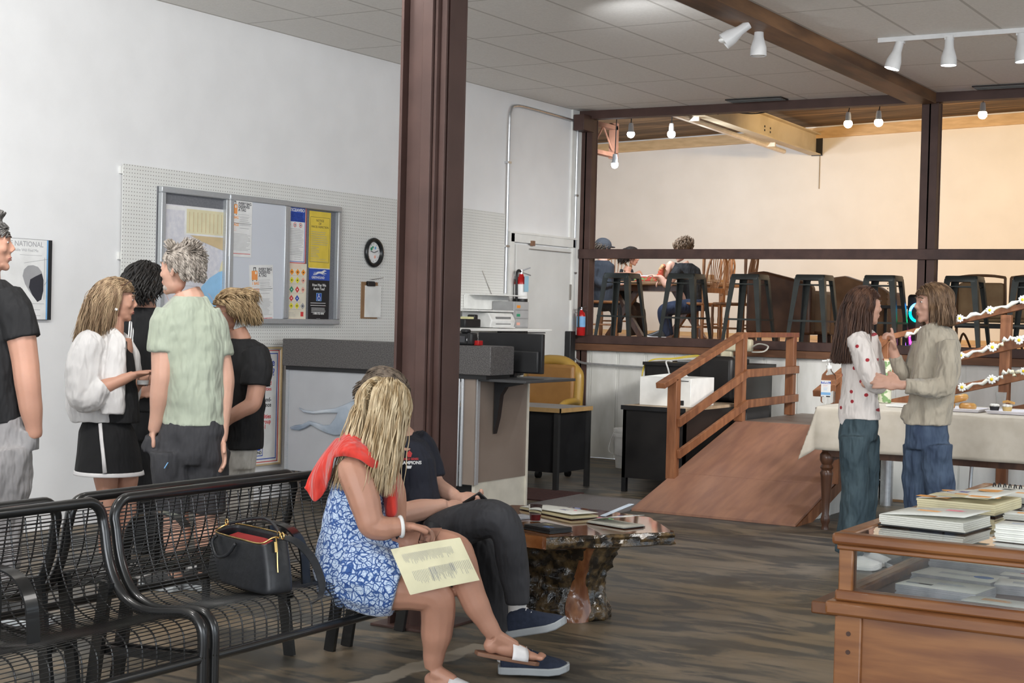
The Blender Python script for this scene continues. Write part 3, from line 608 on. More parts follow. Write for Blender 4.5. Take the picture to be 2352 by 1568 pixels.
# fire extinguisher on the wall by the door
def extinguisher(c, s, label, tagged, hoz=1):
    t = Thing('fire_extinguisher', label, 'fire extinguisher', c, 'fire extinguishers'); c = V(c)
    t.part('cylinder', MB().lathe([(0,0),(.058,0),(.065,.01),(.065,.30),(.055,.345),(.025,.37),(.02,.39),(0,.39)], c, 24), M_red, smooth=.9)
    t.part('paper_label', MB().lathe([(.0655,.13),(.067,.131),(.067,.29),(.0655,.291)], c, 24), pm[WH] if tagged else pm[LB], smooth=.9)
    if tagged: t.part('warning_label', MB().lathe([(.0672,.115),(.068,.116),(.068,.15),(.0672,.151)], c, 24), M_black, smooth=.9)
    t.part('handle', MB().bar(c+V((0,0,.42)),c+V((.03,.11,.455)),.02,.012).bar(c+V((0,0,.405)),c+V((.03,.12,.38)),.02,.010).cyl(c+V((0,0,.38)),c+V((0,0,.43)),.018), M_chrome)
    t.part('hose', MB().tube(curve([c+V((0,0,.41)),c+V((0,-.06,.42)),c+V((0,-.085,.36)),c+V((0,-.08,.2)),c+V((0,-.075,.12))],5), .013, 8), M_black, smooth=.9)
    if tagged: t.part('inspection_tag', MB().box(c+V((.07,-.055,.22)),c+V((.073,.02,.37))), mat('blue_tag', (.30,.50,.62), .6))
    return t
extinguisher((WX+.10, 12.70, 1.46), 1, 'red fire extinguisher with a blue inspection tag hung on the white wall by the door', True)
mb = MB().box((WX+.031,12.67,1.80),(WX+.09,12.73,1.83)); solo('wall_bracket', mb, M_metal, 'steel bracket holding the wall extinguisher beside the door', 'bracket')
p = at_y(1331,768,PY-.12); extinguisher((p.x+.02,PY-.13,1.262-.005), 1, 'small red fire extinguisher with a blue band on the platform edge by the corner post', False).e.scale = (.68,.68,.68)
# ---------------- ticket counter ----------------
M_gran = mat('speckled_laminate', (.045,.042,.042), .45, c2=(.15,.14,.135), scale=150, detail=8, ramp=(.38,.66))
M_silver = mat('silver_laminate', (.46,.47,.49), .4, .2, c2=(.50,.51,.53), scale=4); M_tan = mat('taupe_laminate', (.21,.165,.135), .4, c2=(.25,.20,.165), scale=2)
t = Thing('ticket_counter', 'tall ticket counter with grey speckled top band and silver front, against the white wall', 'counter', (-6.6,9.4,0))
t.part('top_band', MB().box((-7.48,9.08,1.03),(-5.615,9.40,1.235)), M_gran, bevel=.006)
t.part('reveal', MB().box((-7.46,9.10,1.0),(-5.66,9.42,1.03)), M_black)
t.part('front_panel', MB().box((-7.45,9.115,.235),(-5.93,9.14,1.0)), M_silver)
mb = MB().box((-7.46,9.105,.235),(-7.435,9.14,1.0)); t.part('edge_trim', mb, M_alu)
mb = MB().box((-5.95,9.10,.235),(-5.90,9.14,1.0)).box((-5.90,9.10,.235),(-5.88,9.115,1.0)).box((-5.87,9.10,.235),(-5.85,9.12,1.0)); t.part('corner_trim', mb, M_alu, label='bright aluminium corner strips', bevel=.004)
t.part('side_panel', MB().box((-5.88,9.12,.25),(-5.76,9.16,1.0)).box((-5.79,9.15,.262),(-5.76,9.86,1.0)), M_tan)
t.part('edge_trim', MB().box((-5.765,9.135,.25),(-5.75,9.17,1.0)), M_alu)
t.part('base_panel', MB().box((-5.79,9.15,0),(-5.765,9.86,.262)).box((-5.775,9.845,0),(-5.75,9.865,1.0)), mat('cream_base', (.62,.58,.49), .5))
t.part('plinth', MB().box((-7.44,9.2,0),(-5.80,9.25,.235)), M_black)
t.part('worktop', MB().box((-7.44,9.42,.96),(-5.80,9.98,.99)).box((-7.40,9.16,0),(-7.37,9.95,.96)).box((-5.84,9.3,0),(-5.80,9.86,.96)), M_tan)
t.part('side_ledge', MB().box((-5.75,9.14,.985),(-5.36,9.86,1.005)), mat('dark_ledge', (.05,.05,.052), .5), bevel=.003)
t.part('bracket', MB().prism([(-5.75,9.36,.985),(-5.52,9.36,.985),(-5.54,9.36,.965),(-5.66,9.36,.94),(-5.70,9.36,.88),(-5.72,9.36,.72),(-5.75,9.36,.60)], (0,.05,0)), M_black)
# running dog relief on the front panel (raised, shaded by light)
hd = [(688,935),(700,941),(722,944),(745,940),(770,937),(790,930),(808,922),(830,912),(860,905),(900,900),(930,890),(945,880),(958,872),(972,874),(986,886),(990,892),(975,896),(962,905),(950,922),(935,940),(950,955),(975,962),(990,975),(985,982),(960,972),(925,960),(880,962),(845,972),(815,985),(795,998),(772,1000),(752,994),(735,986),(716,975),(705,982),(690,988),(672,986),(668,980),(680,976),(696,974),(712,966),(728,970),(745,976),(760,975),(772,960),(778,948),(752,948),(722,950),(700,947)]
q = [at_y(x,y,9.112) for x, y in hd]
hb = bpy.data.objects.new
mb = MB().prism([(p.x,9.113,p.z) for p in q], (0,-.022,0)); em = t.part('dog_emblem', mb, mat('airbrushed_silver', (.32,.40,.50), .25, .6, c2=(.74,.80,.86), scale=3.5), bevel=.008, smooth=9, seg=3)
# right ends: monitor, camera, loose items
t = Thing('monitor', 'black computer monitor seen from behind at the right end of the counter', 'monitor', (-5.77,9.62,.99))
a, b_ = -6.05, -5.50
t.part('screen', MB().box((a,9.60,1.035),(b_,9.64,1.325)), M_black, bevel=.006)
t.part('back_shell', MB().box((a+.04,9.575,1.04),(b_-.02,9.60,1.20)), mat('black_shell', (.02,.02,.021), .5), bevel=.01)
t.part('stand', MB().box((-5.80,9.585,1.0),(-5.72,9.62,1.06)).box((-5.86,9.52,.99),(-5.66,9.74,1.0)), M_black)
p = at_y(1066,776,9.2)
t = Thing('camera', 'black digital camera standing on the counter top beside the brown column', 'camera', (p.x,9.22,1.236))
t.part('body', MB().box((p.x-.075,9.19,1.236),(p.x+.075,9.25,1.32)).box((p.x-.03,9.19,1.32),(p.x+.03,9.25,1.35)).box((p.x+.03,9.18,1.236),(p.x+.078,9.26,1.325)), M_black, bevel=.012)
t.part('display', MB().box((p.x-.05,9.186,1.256),(p.x+.015,9.19,1.30)), mat('screen_glass', (.05,.05,.055), .1)); t.part('dial', MB().cyl((p.x+.045,9.182,1.275),(p.x+.045,9.19,1.275),.013), M_chrome); t.part('lens', MB().cyl((p.x,9.25,1.28),(p.x,9.33,1.28),.035), M_black)
p = at_y(1096,787,9.25); solo('small_box', MB().box((p.x-.03,9.22,1.236),(p.x+.03,9.28,1.27)), M_red, 'small dark red box on the counter beside the black camera', 'box', bevel=.003)
# ---- wall shelf behind the counter with printer
t = Thing('wall_shelf', 'white wall shelf behind the counter holding a printer and drawers', 'shelf', (WX+.2,12.0,1.30))
t.part('board', MB().box((WX+.027,11.0,1.305),(WX+.40,12.80,1.33)), M_white, bevel=.003)
for y in (11.2,12.4): t.part('bracket', MB().prism([(WX+.03,y,1.30),(WX+.34,y,1.30),(WX+.03,y,1.08)], (0,.02,0)), M_black)
t.part('hanging_rod', MB().tube([(WX+.38,11.9,1.29),(WX+.38,12.7,1.29)], .006, 6), M_black)
X_ = WX+.24
p, q = at_x(1046,752,X_), at_x(1160,712,X_)
t = Thing('printer', 'white inkjet printer on the wall shelf behind the counter', 'printer', (X_,p.y+.3,1.33))
y0 = at_x(1100,740,X_).y
t.part('body', MB().prism([(WX+.05,y0,1.335),(WX+.36,y0,1.335),(WX+.38,y0,1.40),(WX+.34,y0,1.47),(WX+.05,y0,1.48)], (0,.42,0)), M_wpl, bevel=.012)
t.part('lid', MB().box((WX+.05,y0-.2,1.478),(WX+.35,y0+.43,1.495)), M_wpl, bevel=.005)
t.part('output_slot', MB().box((WX+.366,y0+.08,1.365),(WX+.372,y0+.34,1.435)), mat('slot_grey', (.2,.2,.2), .5)); t.part('paper_tray', MB().box((WX+.34,y0+.06,1.335),(WX+.42,y0+.34,1.345)), M_wpl)
y1 = at_x(1163,740,X_).y
t = Thing('drawer_organizer', 'small grey translucent drawer organizer beside the printer on the wall shelf', 'organizer', (X_,y1+.15,1.33))
t.part('case', MB().box((WX+.08,y1,1.33),(WX+.32,y1+.27,1.58)), mat('smoked_plastic', (.33,.33,.33), .35), bevel=.006)
for k, c in enumerate((SA, GN, OR)): 
    d = t.part('drawer', MB().box((WX+.32,y1+.02,1.345+k*.08),(WX+.326,y1+.25,1.345+k*.08+.07)), mat('drawer_front', (.42,.42,.42), .3)); t.part('drawer_label', MB().box((WX+.327,y1+.04,1.36+k*.08),(WX+.329,y1+.10,1.385+k*.08)), pm[c])
solo('document_box', MB().box((WX+.03,y1-.42,1.50),(WX+.075,y1+.30,1.63)).box((WX+.03,y1-.4,1.63),(WX+.25,y1+.34,1.64)), M_paper, 'white cardboard sheet box leaning behind the shelf printer', 'box')
y2 = at_x(1062,740,X_).y
t = Thing('label_printer', 'black desk gadget with yellow notes left of the shelf printer', 'office device', (X_,y2,1.33))
t.part('body', MB().box((WX+.25,y2-.14,1.335),(WX+.36,y2+.12,1.41)).box((WX+.25,y2+.06,1.40),(WX+.33,y2+.12,1.45)), M_black, bevel=.01); t.part('sticky_notes', MB().box((WX+.26,y2-.06,1.41),(WX+.34,y2+.03,1.43)), mat('note_yellow', (.75,.72,.38), .6))
for ya_, yb_, zt, w_ in ((12.1,12.5,1.86,'right'),(11.4,11.8,1.78,'left')): solo('wire_rod', MB().tube([(WX+.03,ya_,zt),(WX+.045,yb_,1.34)], .0035, 5), M_chrome, 'thin wire rod leaning on the pegboard, %s of the two above the shelf printer' % w_, 'wire rod')
solo('black_speaker', MB().box((WX+.03,12.70,1.23),(WX+.10,12.86,1.32)), M_black, 'small black box on the wall under the end of the shelf', 'box', bevel=.01)
# ---- work desk behind the counter
M_top = mat('grey_desktop', (.24,.235,.23), .5); M_edge = mat('oak_edge', (.38,.24,.10), .5, scale=20)
t = Thing('work_desk', 'black desk with oak edged grey top at the end of the counter', 'desk', (-6.5,11.3,0))
t.part('desk_top', MB().box((-7.3,11.06,.655),(-6.15,11.62,.69)), M_top); t.part('top_edge', MB().box((-7.3,11.05,.655),(-6.14,11.06,.691)).box((-6.15,11.05,.655),(-6.14,11.62,.691)), M_edge)
t.part('panel', MB().box((-7.2,11.09,.15),(-6.19,11.11,.655)).box((-6.20,11.11,.15),(-6.18,11.56,.655)), M_black)
for x, y in ((-6.19,11.085),(-6.17,11.59),(-7.2,11.085),(-7.2,11.59)): t.part('leg', MB().box((x-.02,y-.02,0),(x+.02,y+.02,.655)), mat('gunmetal', (.06,.06,.06), .35, .5))
# ---- mustard armchair
M_vinyl = mat('mustard_vinyl', (.32,.19,.035), .32, c2=(.36,.22,.05), scale=5, bump=.04)
cx, cy = -6.95, 12.15
t = Thing('office_chair', 'mustard vinyl high-backed office chair on casters behind the work desk', 'chair', (cx,cy,0))
bk = [(-.27,.46),(-.27,.85),(-.24,.95),(-.12,1.03),(0,1.045),(.12,1.03),(.24,.95),(.27,.85),(.27,.46)]
t.part('back_roll', MB().tube(curve([(cx+x,cy+.16+(z-.46)*.1,z) for x, z in bk],5), .05, 10), M_vinyl, smooth=9)
t.part('backrest', MB().box((cx-.25,cy+.13,.46),(cx+.25,cy+.22,1.01)), mat('brown_vinyl', (.25,.12,.03), .4, bump=.03), bevel=.03, seg=3)
t.part('seat', MB().box((cx-.27,cy-.28,.40),(cx+.27,cy+.2,.50)), M_vinyl, bevel=.035, seg=3)
for s in (-1,1): t.part('armrest', MB().tube(curve([(cx+s*.28,cy+.18,.66),(cx+s*.33,cy-.0,.69),(cx+s*.33,cy-.22,.66),(cx+s*.31,cy-.24,.52),(cx+s*.27,cy-.1,.46)],4), .03, 8), M_vinyl, smooth=9)
t.part('column', MB().cyl((cx,cy-.03,.08),(cx,cy-.03,.40),.025), M_chrome)
for k in range(5):
    a = k*2*math.pi/5+.2; e = V((cx+math.cos(a)*.28, cy-.03+math.sin(a)*.28, .07))
    f_ = t.part('foot', MB().bar((cx,cy-.03,.10),e+V((0,0,.01)),.03,.025), M_black); t.part('caster', MB().cyl(e+V((-.02,0,-.035)),e+V((.02,0,-.035)),.034,n=12), M_black, parent=f_)
mb = MB().box((-6.85,11.3,0),(-6.25,11.75,.012)); 
# ---- floor mats
p = [at_z(1180,1120,0),at_z(1365,1141,0),at_z(1290,1162,0),at_z(1180,1172,0)]
m = mat('maroon_rug', (.055,.022,.020), .9, c2=(.085,.035,.03), scale=40, bump=.2)
solo('floor_mat', MB().box((-6.9,10.42,.0),(-5.93,11.10,.010)), m, 'dark maroon mat on the floor at the end of the counter', 'mat')
solo('floor_mat', MB().box((-5.92,9.95,.0),(-5.14,11.02,.008)), mat('grey_carpet', (.16,.145,.14), .95, c2=(.22,.20,.19), scale=120, bump=.2), 'plain grey mat at the foot of the wooden ramp', 'mat')
# ---- black credenza, white printer box and computer corner behind the ramp rail
M_blk2 = mat('black_laminate', (.012,.011,.011), .4, c2=(.02,.018,.017), scale=4)
t = Thing('credenza', 'black credenza desk with a light wood top beside the ramp rail', 'desk', (-5.4,11.7,0))
t.part('desk_top', MB().box((-5.78,11.44,.70),(-5.20,12.6,.725)), mat('birch_top', (.42,.31,.20), .45, c2=(.5,.38,.26), scale=3, stretch=(1,7,1))); t.part('panel', MB().box((-5.77,11.46,.12),(-5.20,11.49,.70)).box((-5.77,11.46,.12),(-5.74,12.55,.70)).box((-5.22,11.46,.12),(-5.20,12.55,.70)), M_blk2)
t.part('top_rim', MB().box((-5.78,11.435,.69),(-5.19,11.44,.727)), M_black)
for x, y in ((-5.75,11.48),(-5.22,11.48),(-5.75,12.5),(-5.22,12.5)): t.part('leg', MB().box((x-.02,y-.02,0),(x+.02,y+.02,.12)), M_black)
p = at_y(1578,900,11.9)
t = Thing('carton', 'white cardboard printer carton on the light wood top of the credenza', 'box', (-5.48,11.85,.725))
t.part('box', MB().box((-5.70,11.62,.726),(-5.23,12.1,.965)), M_paper, bevel=.004); t.part('printed_mark', MB().box((-5.32,11.615,.74),(-5.29,11.62,.78)).box((-5.36,11.615,.94),(-5.25,11.62,.945)), M_black)
t.part('flap', MB().prism([(-5.70,11.70,.966),(-5.45,11.70,1.0),(-5.40,11.70,.966)], (0,.25,0)), M_paper)
t = Thing('computer_desk', 'black computer desk with shelves against the white boards behind the ramp rail', 'desk', (-5.6,13.4,0))
t.part('desk_top', MB().box((-6.28,12.85,1.02),(-5.30,13.72,1.05)), M_blk2)
t.part('panel', MB().box((-6.28,12.9,.0),(-6.25,13.7,1.02)).box((-6.25,12.88,.90),(-5.33,12.90,1.02)).box((-5.36,12.9,0),(-5.33,13.7,1.02)).box((-6.25,13.66,.1),(-5.75,13.69,1.02)), M_blk2)
t.part('shelf', MB().box((-6.25,12.9,.66),(-5.36,13.66,.68)), M_blk2); t.part('shelf', MB().box((-6.25,12.9,.40),(-5.36,13.66,.42)), M_blk2)
solo('grey_panel', MB().box((-5.74,13.62,.1),(-5.37,13.64,.98)), mat('grey_board', (.30,.29,.27), .6), 'grey board standing inside the black computer desk', 'board')
def clutter(name, a, b_, m_, label, cat, bev=.008): return solo(name, MB().box(a, b_), m_, label, cat, bevel=bev)
t = Thing('desk_phone', 'cream wall phone and plug box above the black computer desk', 'telephone', (-5.5,13.6,1.1))
p = at_y(1718,800,13.6); t.part('body', MB().box((p.x-.22,13.52,1.16),(p.x+.06,13.6,1.28)).box((p.x-.26,13.54,1.051),(p.x-.14,13.6,1.2)), mat('cream_plastic', (.62,.56,.40), .45), bevel=.02, seg=3)
mb = MB().tube(curve([(p.x+.05,13.56,1.2),(p.x+.15,13.5,1.24),(p.x+.24,13.5,1.22),(p.x+.2,13.5,1.17),(p.x+.08,13.5,1.16)],6), .008, 6); t.part('cable_loop', mb, mat('cream_cable', (.7,.68,.6), .5), smooth=9)
clutter('modem', (-5.62,13.1,1.051), (-5.40,13.3,1.10), M_black, 'flat black modem on the black computer desk', 'modem')
clutter('disc_player', (-6.0,13.0,1.051), (-5.70,13.25,1.075), mat('silver_case', (.4,.4,.4), .3, .6), 'thin silver case on the black computer desk', 'device')
clutter('black_backpack', (-5.66,12.73,.727), (-5.33,12.845,1.13), M_blk2, 'upright black bag leaning on the black computer desk', 'bag', .04)
mb = MB()
for k in range(3): mb.tube(curve([(-6.0+k*.03,13.5,1.065),(-5.95,13.35,1.10+k*.008),(-6.10,13.15,1.075+k*.006),(-6.24-k*.012,13.0,1.065),(-6.295,12.90,1.0-k*.02),(-6.30,12.88,.80)],6), .004, 6)
solo('yellow_cable', mb, mat('yellow_cable', (.55,.42,.05), .5), 'yellow data cables trailing over the edge of the black computer desk', 'cable', smooth=9)
solo('white_cable', MB().tube(curve([(-6.05,13.0,1.057),(-6.04,12.85,1.06),(-5.98,12.78,.98),(-5.96,12.8,.85),(-6.0,12.84,.72)],6), .008, 6), M_wpl, 'white cable curling down the front of the black computer desk', 'cable', smooth=9)
mb = MB(); 
for x, z, r_ in ((-5.72,1.09,.05),(-5.64,1.10,.045),(-5.38,1.06,.05)): mb.ell((x,12.95,z),(r_,.05,r_*.7), n=9, k=6)
solo('tissue_pile', mb, M_paper, 'crumpled white tissues along the edge of the black computer desk', 'tissues', smooth=9)
clutter('storage_box', (-5.32,12.66,.0), (-5.155,13.2,.70), mat('dark_box', (.04,.04,.042), .5), 'dark grey storage box beside the ramp landing', 'box')
# bucket by the boards
p = at_z(1424,1062,0); cx = at_y(1436,900,13.3).x+.05; t = Thing('plastic_bucket', 'white plastic bucket with a wire handle behind the black credenza', 'bucket', (cx,13.3,0))
t.part('pail', MB().lathe([(0,0),(.12,0),(.14,.30),(.148,.30),(.148,.33),(.142,.33),(.142,.35),(.15,.35),(.15,.38),(.13,.38)], (cx,13.3,0), 24), M_wpl, smooth=.9); t.part('handle', MB().tube(curve([(cx-.15,13.3,.36),(cx-.16,13.2,.2),(cx-.1,13.16,.14),(cx+.1,13.16,.14),(cx+.15,13.3,.36)],4), .003, 5), M_chrome)
# ---------------- ramp and railings ----------------
RX0, RX1, RY0, RY1, LZ = -5.13, -3.83, 10.37, 12.38, .57
m = mat('ramp_plywood', (.27,.078,.030), .36, c2=(.46,.18,.075), scale=2.4, stretch=(7,1.2,1), detail=6, bump=.03); M_ply = m
nt, b, N, L = nodes(m)   # paler scuffed lane on the right side and dark seams between the sheets
tc = N('ShaderNodeTexCoord'); sp = N('ShaderNodeSeparateXYZ'); L(tc.outputs['Object'], sp.inputs[0])
nz = N('ShaderNodeTexNoise'); nz.inputs['Scale'].default_value = 1.6; nz.inputs['Detail'].default_value = 6; L(tc.outputs['Object'], nz.inputs['Vector'])
ad = N('ShaderNodeMath'); ad.operation = 'MULTIPLY_ADD'; ad.inputs[1].default_value = 1.3; L(nz.outputs['Fac'], ad.inputs[0]); L(sp.outputs['X'], ad.inputs[2])
mr = N('ShaderNodeMapRange'); mr.inputs['From Min'].default_value = -3.9; mr.inputs['From Max'].default_value = -3.2; mr.inputs['To Max'].default_value = .55; L(ad.outputs[0], mr.inputs[0])
src = b.inputs['Base Color'].links[0].from_socket; mx = N('ShaderNodeMix'); mx.data_type = 'RGBA'; mx.inputs[7].default_value = (.30,.20,.16,1)
L(mr.outputs[0], mx.inputs[0]); L(src, mx.inputs[6]); L(mx.outputs[2], b.inputs['Base Color'])
t = Thing('wooden_ramp', 'reddish plywood ramp rising from the floor towards the platform', 'ramp', (-4.5,11.3,0))
sl = LZ/(RY1-RY0)
mb = MB(); 
for k, (ya, yb) in enumerate(((RY0,11.12),(11.126,12.34),(12.346,RY1))):
    za, zb = (ya-RY0)*sl+.002, (yb-RY0)*sl+.002
    mb.rings([[(RX0,ya,za),(RX1,ya,za),(RX1,ya,za+.018),(RX0,ya,za+.018)],[(RX0,yb,zb),(RX1,yb,zb),(RX1,yb,zb+.018),(RX0,yb,zb+.018)]])
t.part('deck', mb, M_ply)
t.part('landing', MB().box((RX0,RY1,LZ-.01),(RX1,13.98,LZ+.012)), mat('worn_landing', (.20,.15,.12), .5, c2=(.28,.22,.18), scale=3))
t.part('side_board', MB().prism([(RX1-.03,RY0+.02,0),(RX1-.03,RY1,LZ-.005),(RX1-.03,RY1,LZ-.10),(RX1-.03,RY0+.35,0)], (.035,0,0)), M_wood)
t.part('side_board', MB().prism([(RX0-.01,RY0+.02,0),(RX0-.01,RY1,LZ-.005),(RX0-.01,RY1,LZ-.10),(RX0-.01,RY0+.35,0)], (.02,0,0)), M_wood)
mb = MB().prism([(RX1-.05,RY0+.35,0),(RX1-.05,RY1,LZ-.09),(RX1-.05,RY1,0)], (.02,0,0))
for k in range(6): mb.box((RX1-.032,RY0+.55+k*.25,0),(RX1-.024,RY0+.57+k*.25,(.55+k*.25)*sl-.08))
mb.box((RX0+.005,RY0+.3,0),(RX0+.02,13.95,.001))
t.part('skirt', mb, bpy.data.materials['white_boards'])
# second flight rising to the right along the boards
t = Thing('wooden_ramp', 'second ramp flight rising to the right behind the food table, skirted in white boards', 'ramp', (-2.5,13,0))
t.part('deck', MB().rings([[(RX1,12.42,LZ-.02),(RX1,13.95,LZ-.02),(RX1,13.95,LZ),(RX1,12.42,LZ)],[(-1.3,12.42,1.20),(-1.3,13.95,1.20),(-1.3,13.95,1.22),(-1.3,12.42,1.22)]]), M_ply)
t.part('side_board', MB().prism([(RX1,12.38,LZ-.005),(-1.3,12.38,1.215),(-1.3,12.38,1.11),(RX1,12.38,LZ-.11)], (0,.03,0)), M_wood)
mb = MB().prism([(RX1,12.42,0),(-1.3,12.42,0),(-1.3,12.42,1.12),(RX1,12.42,LZ-.10)], (0,.02,0)).box((RX1,12.44,0),(RX1+.02,13.95,LZ-.02))
x = RX1+.02
while x < -1.5: mb.box((x,12.405,.02),(x+.285,12.42,LZ-.1+(x-RX1)*.257)); x += .30
t.part('skirt', mb, bpy.data.materials['white_boards'])
t.part('base_trim', MB().box((RX1,12.39,0),(-1.3,12.41,.018)), mat('pine_strip', (.3,.17,.08), .6))
def railing(name, label, posts, rails, wd=.045, ht=.07):
    t = Thing(name, label, 'railing', V(posts[0][0]))
    for a, b_ in posts: t.part('post', MB().box((a[0]-.04,a[1]-.04,a[2]),(a[0]+.04,a[1]+.04,b_)), M_wood, bevel=.004)
    for pts, top in rails:
        h_, w_ = (.045,.08) if top else (ht,.03)
        for a, b_ in zip(pts[:-1], pts[1:]):
            d = (V(b_)-V(a)).normalized()*.004
            t.part('top_rail' if top else 'rail', MB().bar(V(a)-d, V(b_)+d, w_ if top else .03, h_), M_wood, bevel=.004)
    return t
rx = RX0+.02
railing('ramp_railing', 'reddish wooden handrail along the left side of the ramp, turning to the platform',
  [((rx,11.035,.19),.985),((rx,12.39,.585),1.315),((rx,13.60,.585),1.315)],
  [([(rx,10.784,.937),(rx,12.373,1.332),(rx,13.70,1.332)],1),([(rx+.055,11.02,.64),(rx+.055,12.395,1.0),(rx+.055,13.64,1.01)],0),([(rx+.055,11.03,.39),(rx+.055,12.414,.735),(rx+.055,13.64,.745)],0)])
r2 = RX1+.0
zt = lambda x: 1.32+(x+3.83)*.262
railing('ramp_railing', 'reddish wooden handrail decorated with daisies, rising to the right behind the food table',
  [((r2,11.2,.24),1.02),((r2,12.34,.57),1.31),((-2.86,12.34,.0),zt(-2.86)-.02),((-1.6,12.34,.0),zt(-1.6)-.02)],
  [([(r2,10.768,.938),(r2,12.33,1.34),(-1.3,12.34,zt(-1.3)+.01)],1),([(r2+.05,11.2,.70),(r2+.0,12.29,1.03)],0),([(r2,12.29,zt(r2)-.27),(-1.3,12.29,zt(-1.3)-.27)],0),([(r2,12.29,zt(r2)-.53),(-1.3,12.29,zt(-1.3)-.53)],0)])
# daisy garland
M_daisy = mat('daisy_white', (.80,.80,.76), .7); M_yolk = mat('daisy_yellow', (.80,.58,.02), .6)
t = Thing('daisy_garland', 'white crepe garland with yellow-centred daisies wound along the right ramp railing', 'garland', (-2.9,12.25,1.3))
def dz(px, py): return at_y(px, py, 12.235)
mb = MB()
def streamer(pts):
    q = [dz(*p) for p in pts]; out = []
    for a, b_ in zip(q[:-1], q[1:]):
        for k in range(6): p = a.lerp(b_, k/6); out.append(p+V((0,-.006*(k%2),.012*math.sin(k*2.1+a.x*9))))
    out.append(q[-1]); mb.tube(out, [.014+.006*math.sin(i*1.7) for i in range(len(out))], 6, flat=(1,1))
streamer([(2080,771),(2120,756)]); streamer([(2173,742),(2210,730),(2275,713),(2352,690),(2420,672)]); streamer([(2212,816),(2280,797),(2304,790)]); streamer([(2304,782),(2330,776),(2342,783)]); streamer([(2342,778),(2400,765)])
streamer([(2212,890),(2280,872),(2303,865)]); streamer([(2303,858),(2325,851),(2330,861)]); streamer([(2333,856),(2400,845)])
t.part('streamer', mb, mat('crepe_white', (.74,.73,.68), .8, c2=(.80,.72,.40), scale=16, ramp=(.5,.75)), smooth=9)
for px, py, r_ in ((2206,731,.030),(2275,712,.032),(2350,688,.032),(2209,816,.028),(2281,797,.036),(2342,781,.034),(2211,889,.034),(2279,871,.036),(2352,852,.030),(2119,757,.026)):
    c = dz(px, py)-V((0,.02,0)); mb = MB()
    for k in range(9):
        a = k*2*math.pi/9; mb.ell(c+V((math.cos(a)*r_*.62,0,math.sin(a)*r_*.62)), (r_*.5,.004,r_*.3), Matrix.Rotation(-a,3,'Y'), 8, 5)
    d = t.part('daisy', mb, M_daisy, smooth=9); t.part('daisy_center', MB().ell(c-V((0,.005,0)),(r_*.36,.006,r_*.36),n=12,k=6), M_yolk, parent=d, smooth=9)
# ---------------- food table ----------------
M_cloth = mat('linen_cloth', (.58,.52,.43), .85, c2=(.64,.58,.49), scale=14, bump=.08, bscale=300)
M_dwood = mat('walnut_wood', (.055,.022,.012), .35, c2=(.11,.048,.025), scale=4, stretch=(5,5,1), coat=.2)
TX0, TX1, TY0, TY1, TZ = -3.66, -1.0, 10.36, 11.35, .862
t = Thing('dining_table', 'dark turned-leg wooden table under the linen cloth, below the pastries', 'table', (-2.4,10.8,0))
t.part('apron', MB().box((TX0,TY0,TZ-.10),(TX1,TY0+.03,TZ-.02)).box((TX0,TY1-.03,TZ-.10),(TX1,TY1,TZ-.02)).box((TX0,TY0,TZ-.10),(TX0+.03,TY1,TZ-.02)), M_dwood)
t.part('apron_drop', MB().box((TX0+.02,TY0+.01,.52),(TX1,TY0+.04,.60)), M_dwood)
t.part('tabletop', MB().box((TX0-.03,TY0-.03,TZ-.02),(TX1,TY1+.03,TZ)), M_dwood)
prof = [(.0,0),(.028,0),(.022,.03),(.034,.06),(.03,.09),(.024,.11),(.03,.2),(.042,.38),(.046,.40),(.036,.42),(.048,.44),(.036,.46),(.05,.49),(.05,.53),(.034,.55),(.046,.58),(.034,.61),(.046,.64),(.05,.67),(.05,.84),(0,.84)]
for x, y in ((TX0+.04,TY0+.04),(TX0+.04,TY1-.05),(TX1-.1,TY0+.04)): t.part('leg', MB().lathe(prof,(x,y,0),20), M_dwood, smooth=.8)
t.part('brace', MB().bar((TX0+.05,TY0+.06,.5),(TX0+.30,TY0+.2,.60),.03,.04), M_dwood)
# cloth with hanging sides
def cloth(u, v):
    # u along x, v across y with drops
    x = TX0-.34+(TX1+.6-TX0+.34)*u; s = v*(1.0+.30+.30)-.30  # -0.30..1.30
    dxl = max(0, (TX0-.035)-x); xx = x; z = TZ+.006
    if s < 0: y = TY0-.04-.012*(1+math.sin(x*17))*min(1,-s*6); z -= -s
    elif s > 1.0: y = TY1+.04+.01*math.sin(x*15); z -= s-1.0
    else: y = TY0-.04+(TY1-TY0+.08)*s
    if dxl > 0:
        xx = TX0-.037-.02*math.sin(y*9)-dxl*.20; z -= dxl*1.0
        if s < 0: k = min(-s,dxl); z = TZ+.006-max(-s,dxl)-.25*k; xx -= k*.15; y -= k*.12
    return V((xx, y, z))
mb = MB().grid(cloth, 130, 60)
o = solo('tablecloth', mb, M_cloth, 'cream linen cloth draped over the food table with a hanging corner', 'tablecloth', smooth=9)
sm = o.modifiers.new('s','SOLIDIFY'); sm.thickness = .003; sm.offset = 1
TT = TZ+.013
def ontable(px, py): return at_z(px, py, TT)
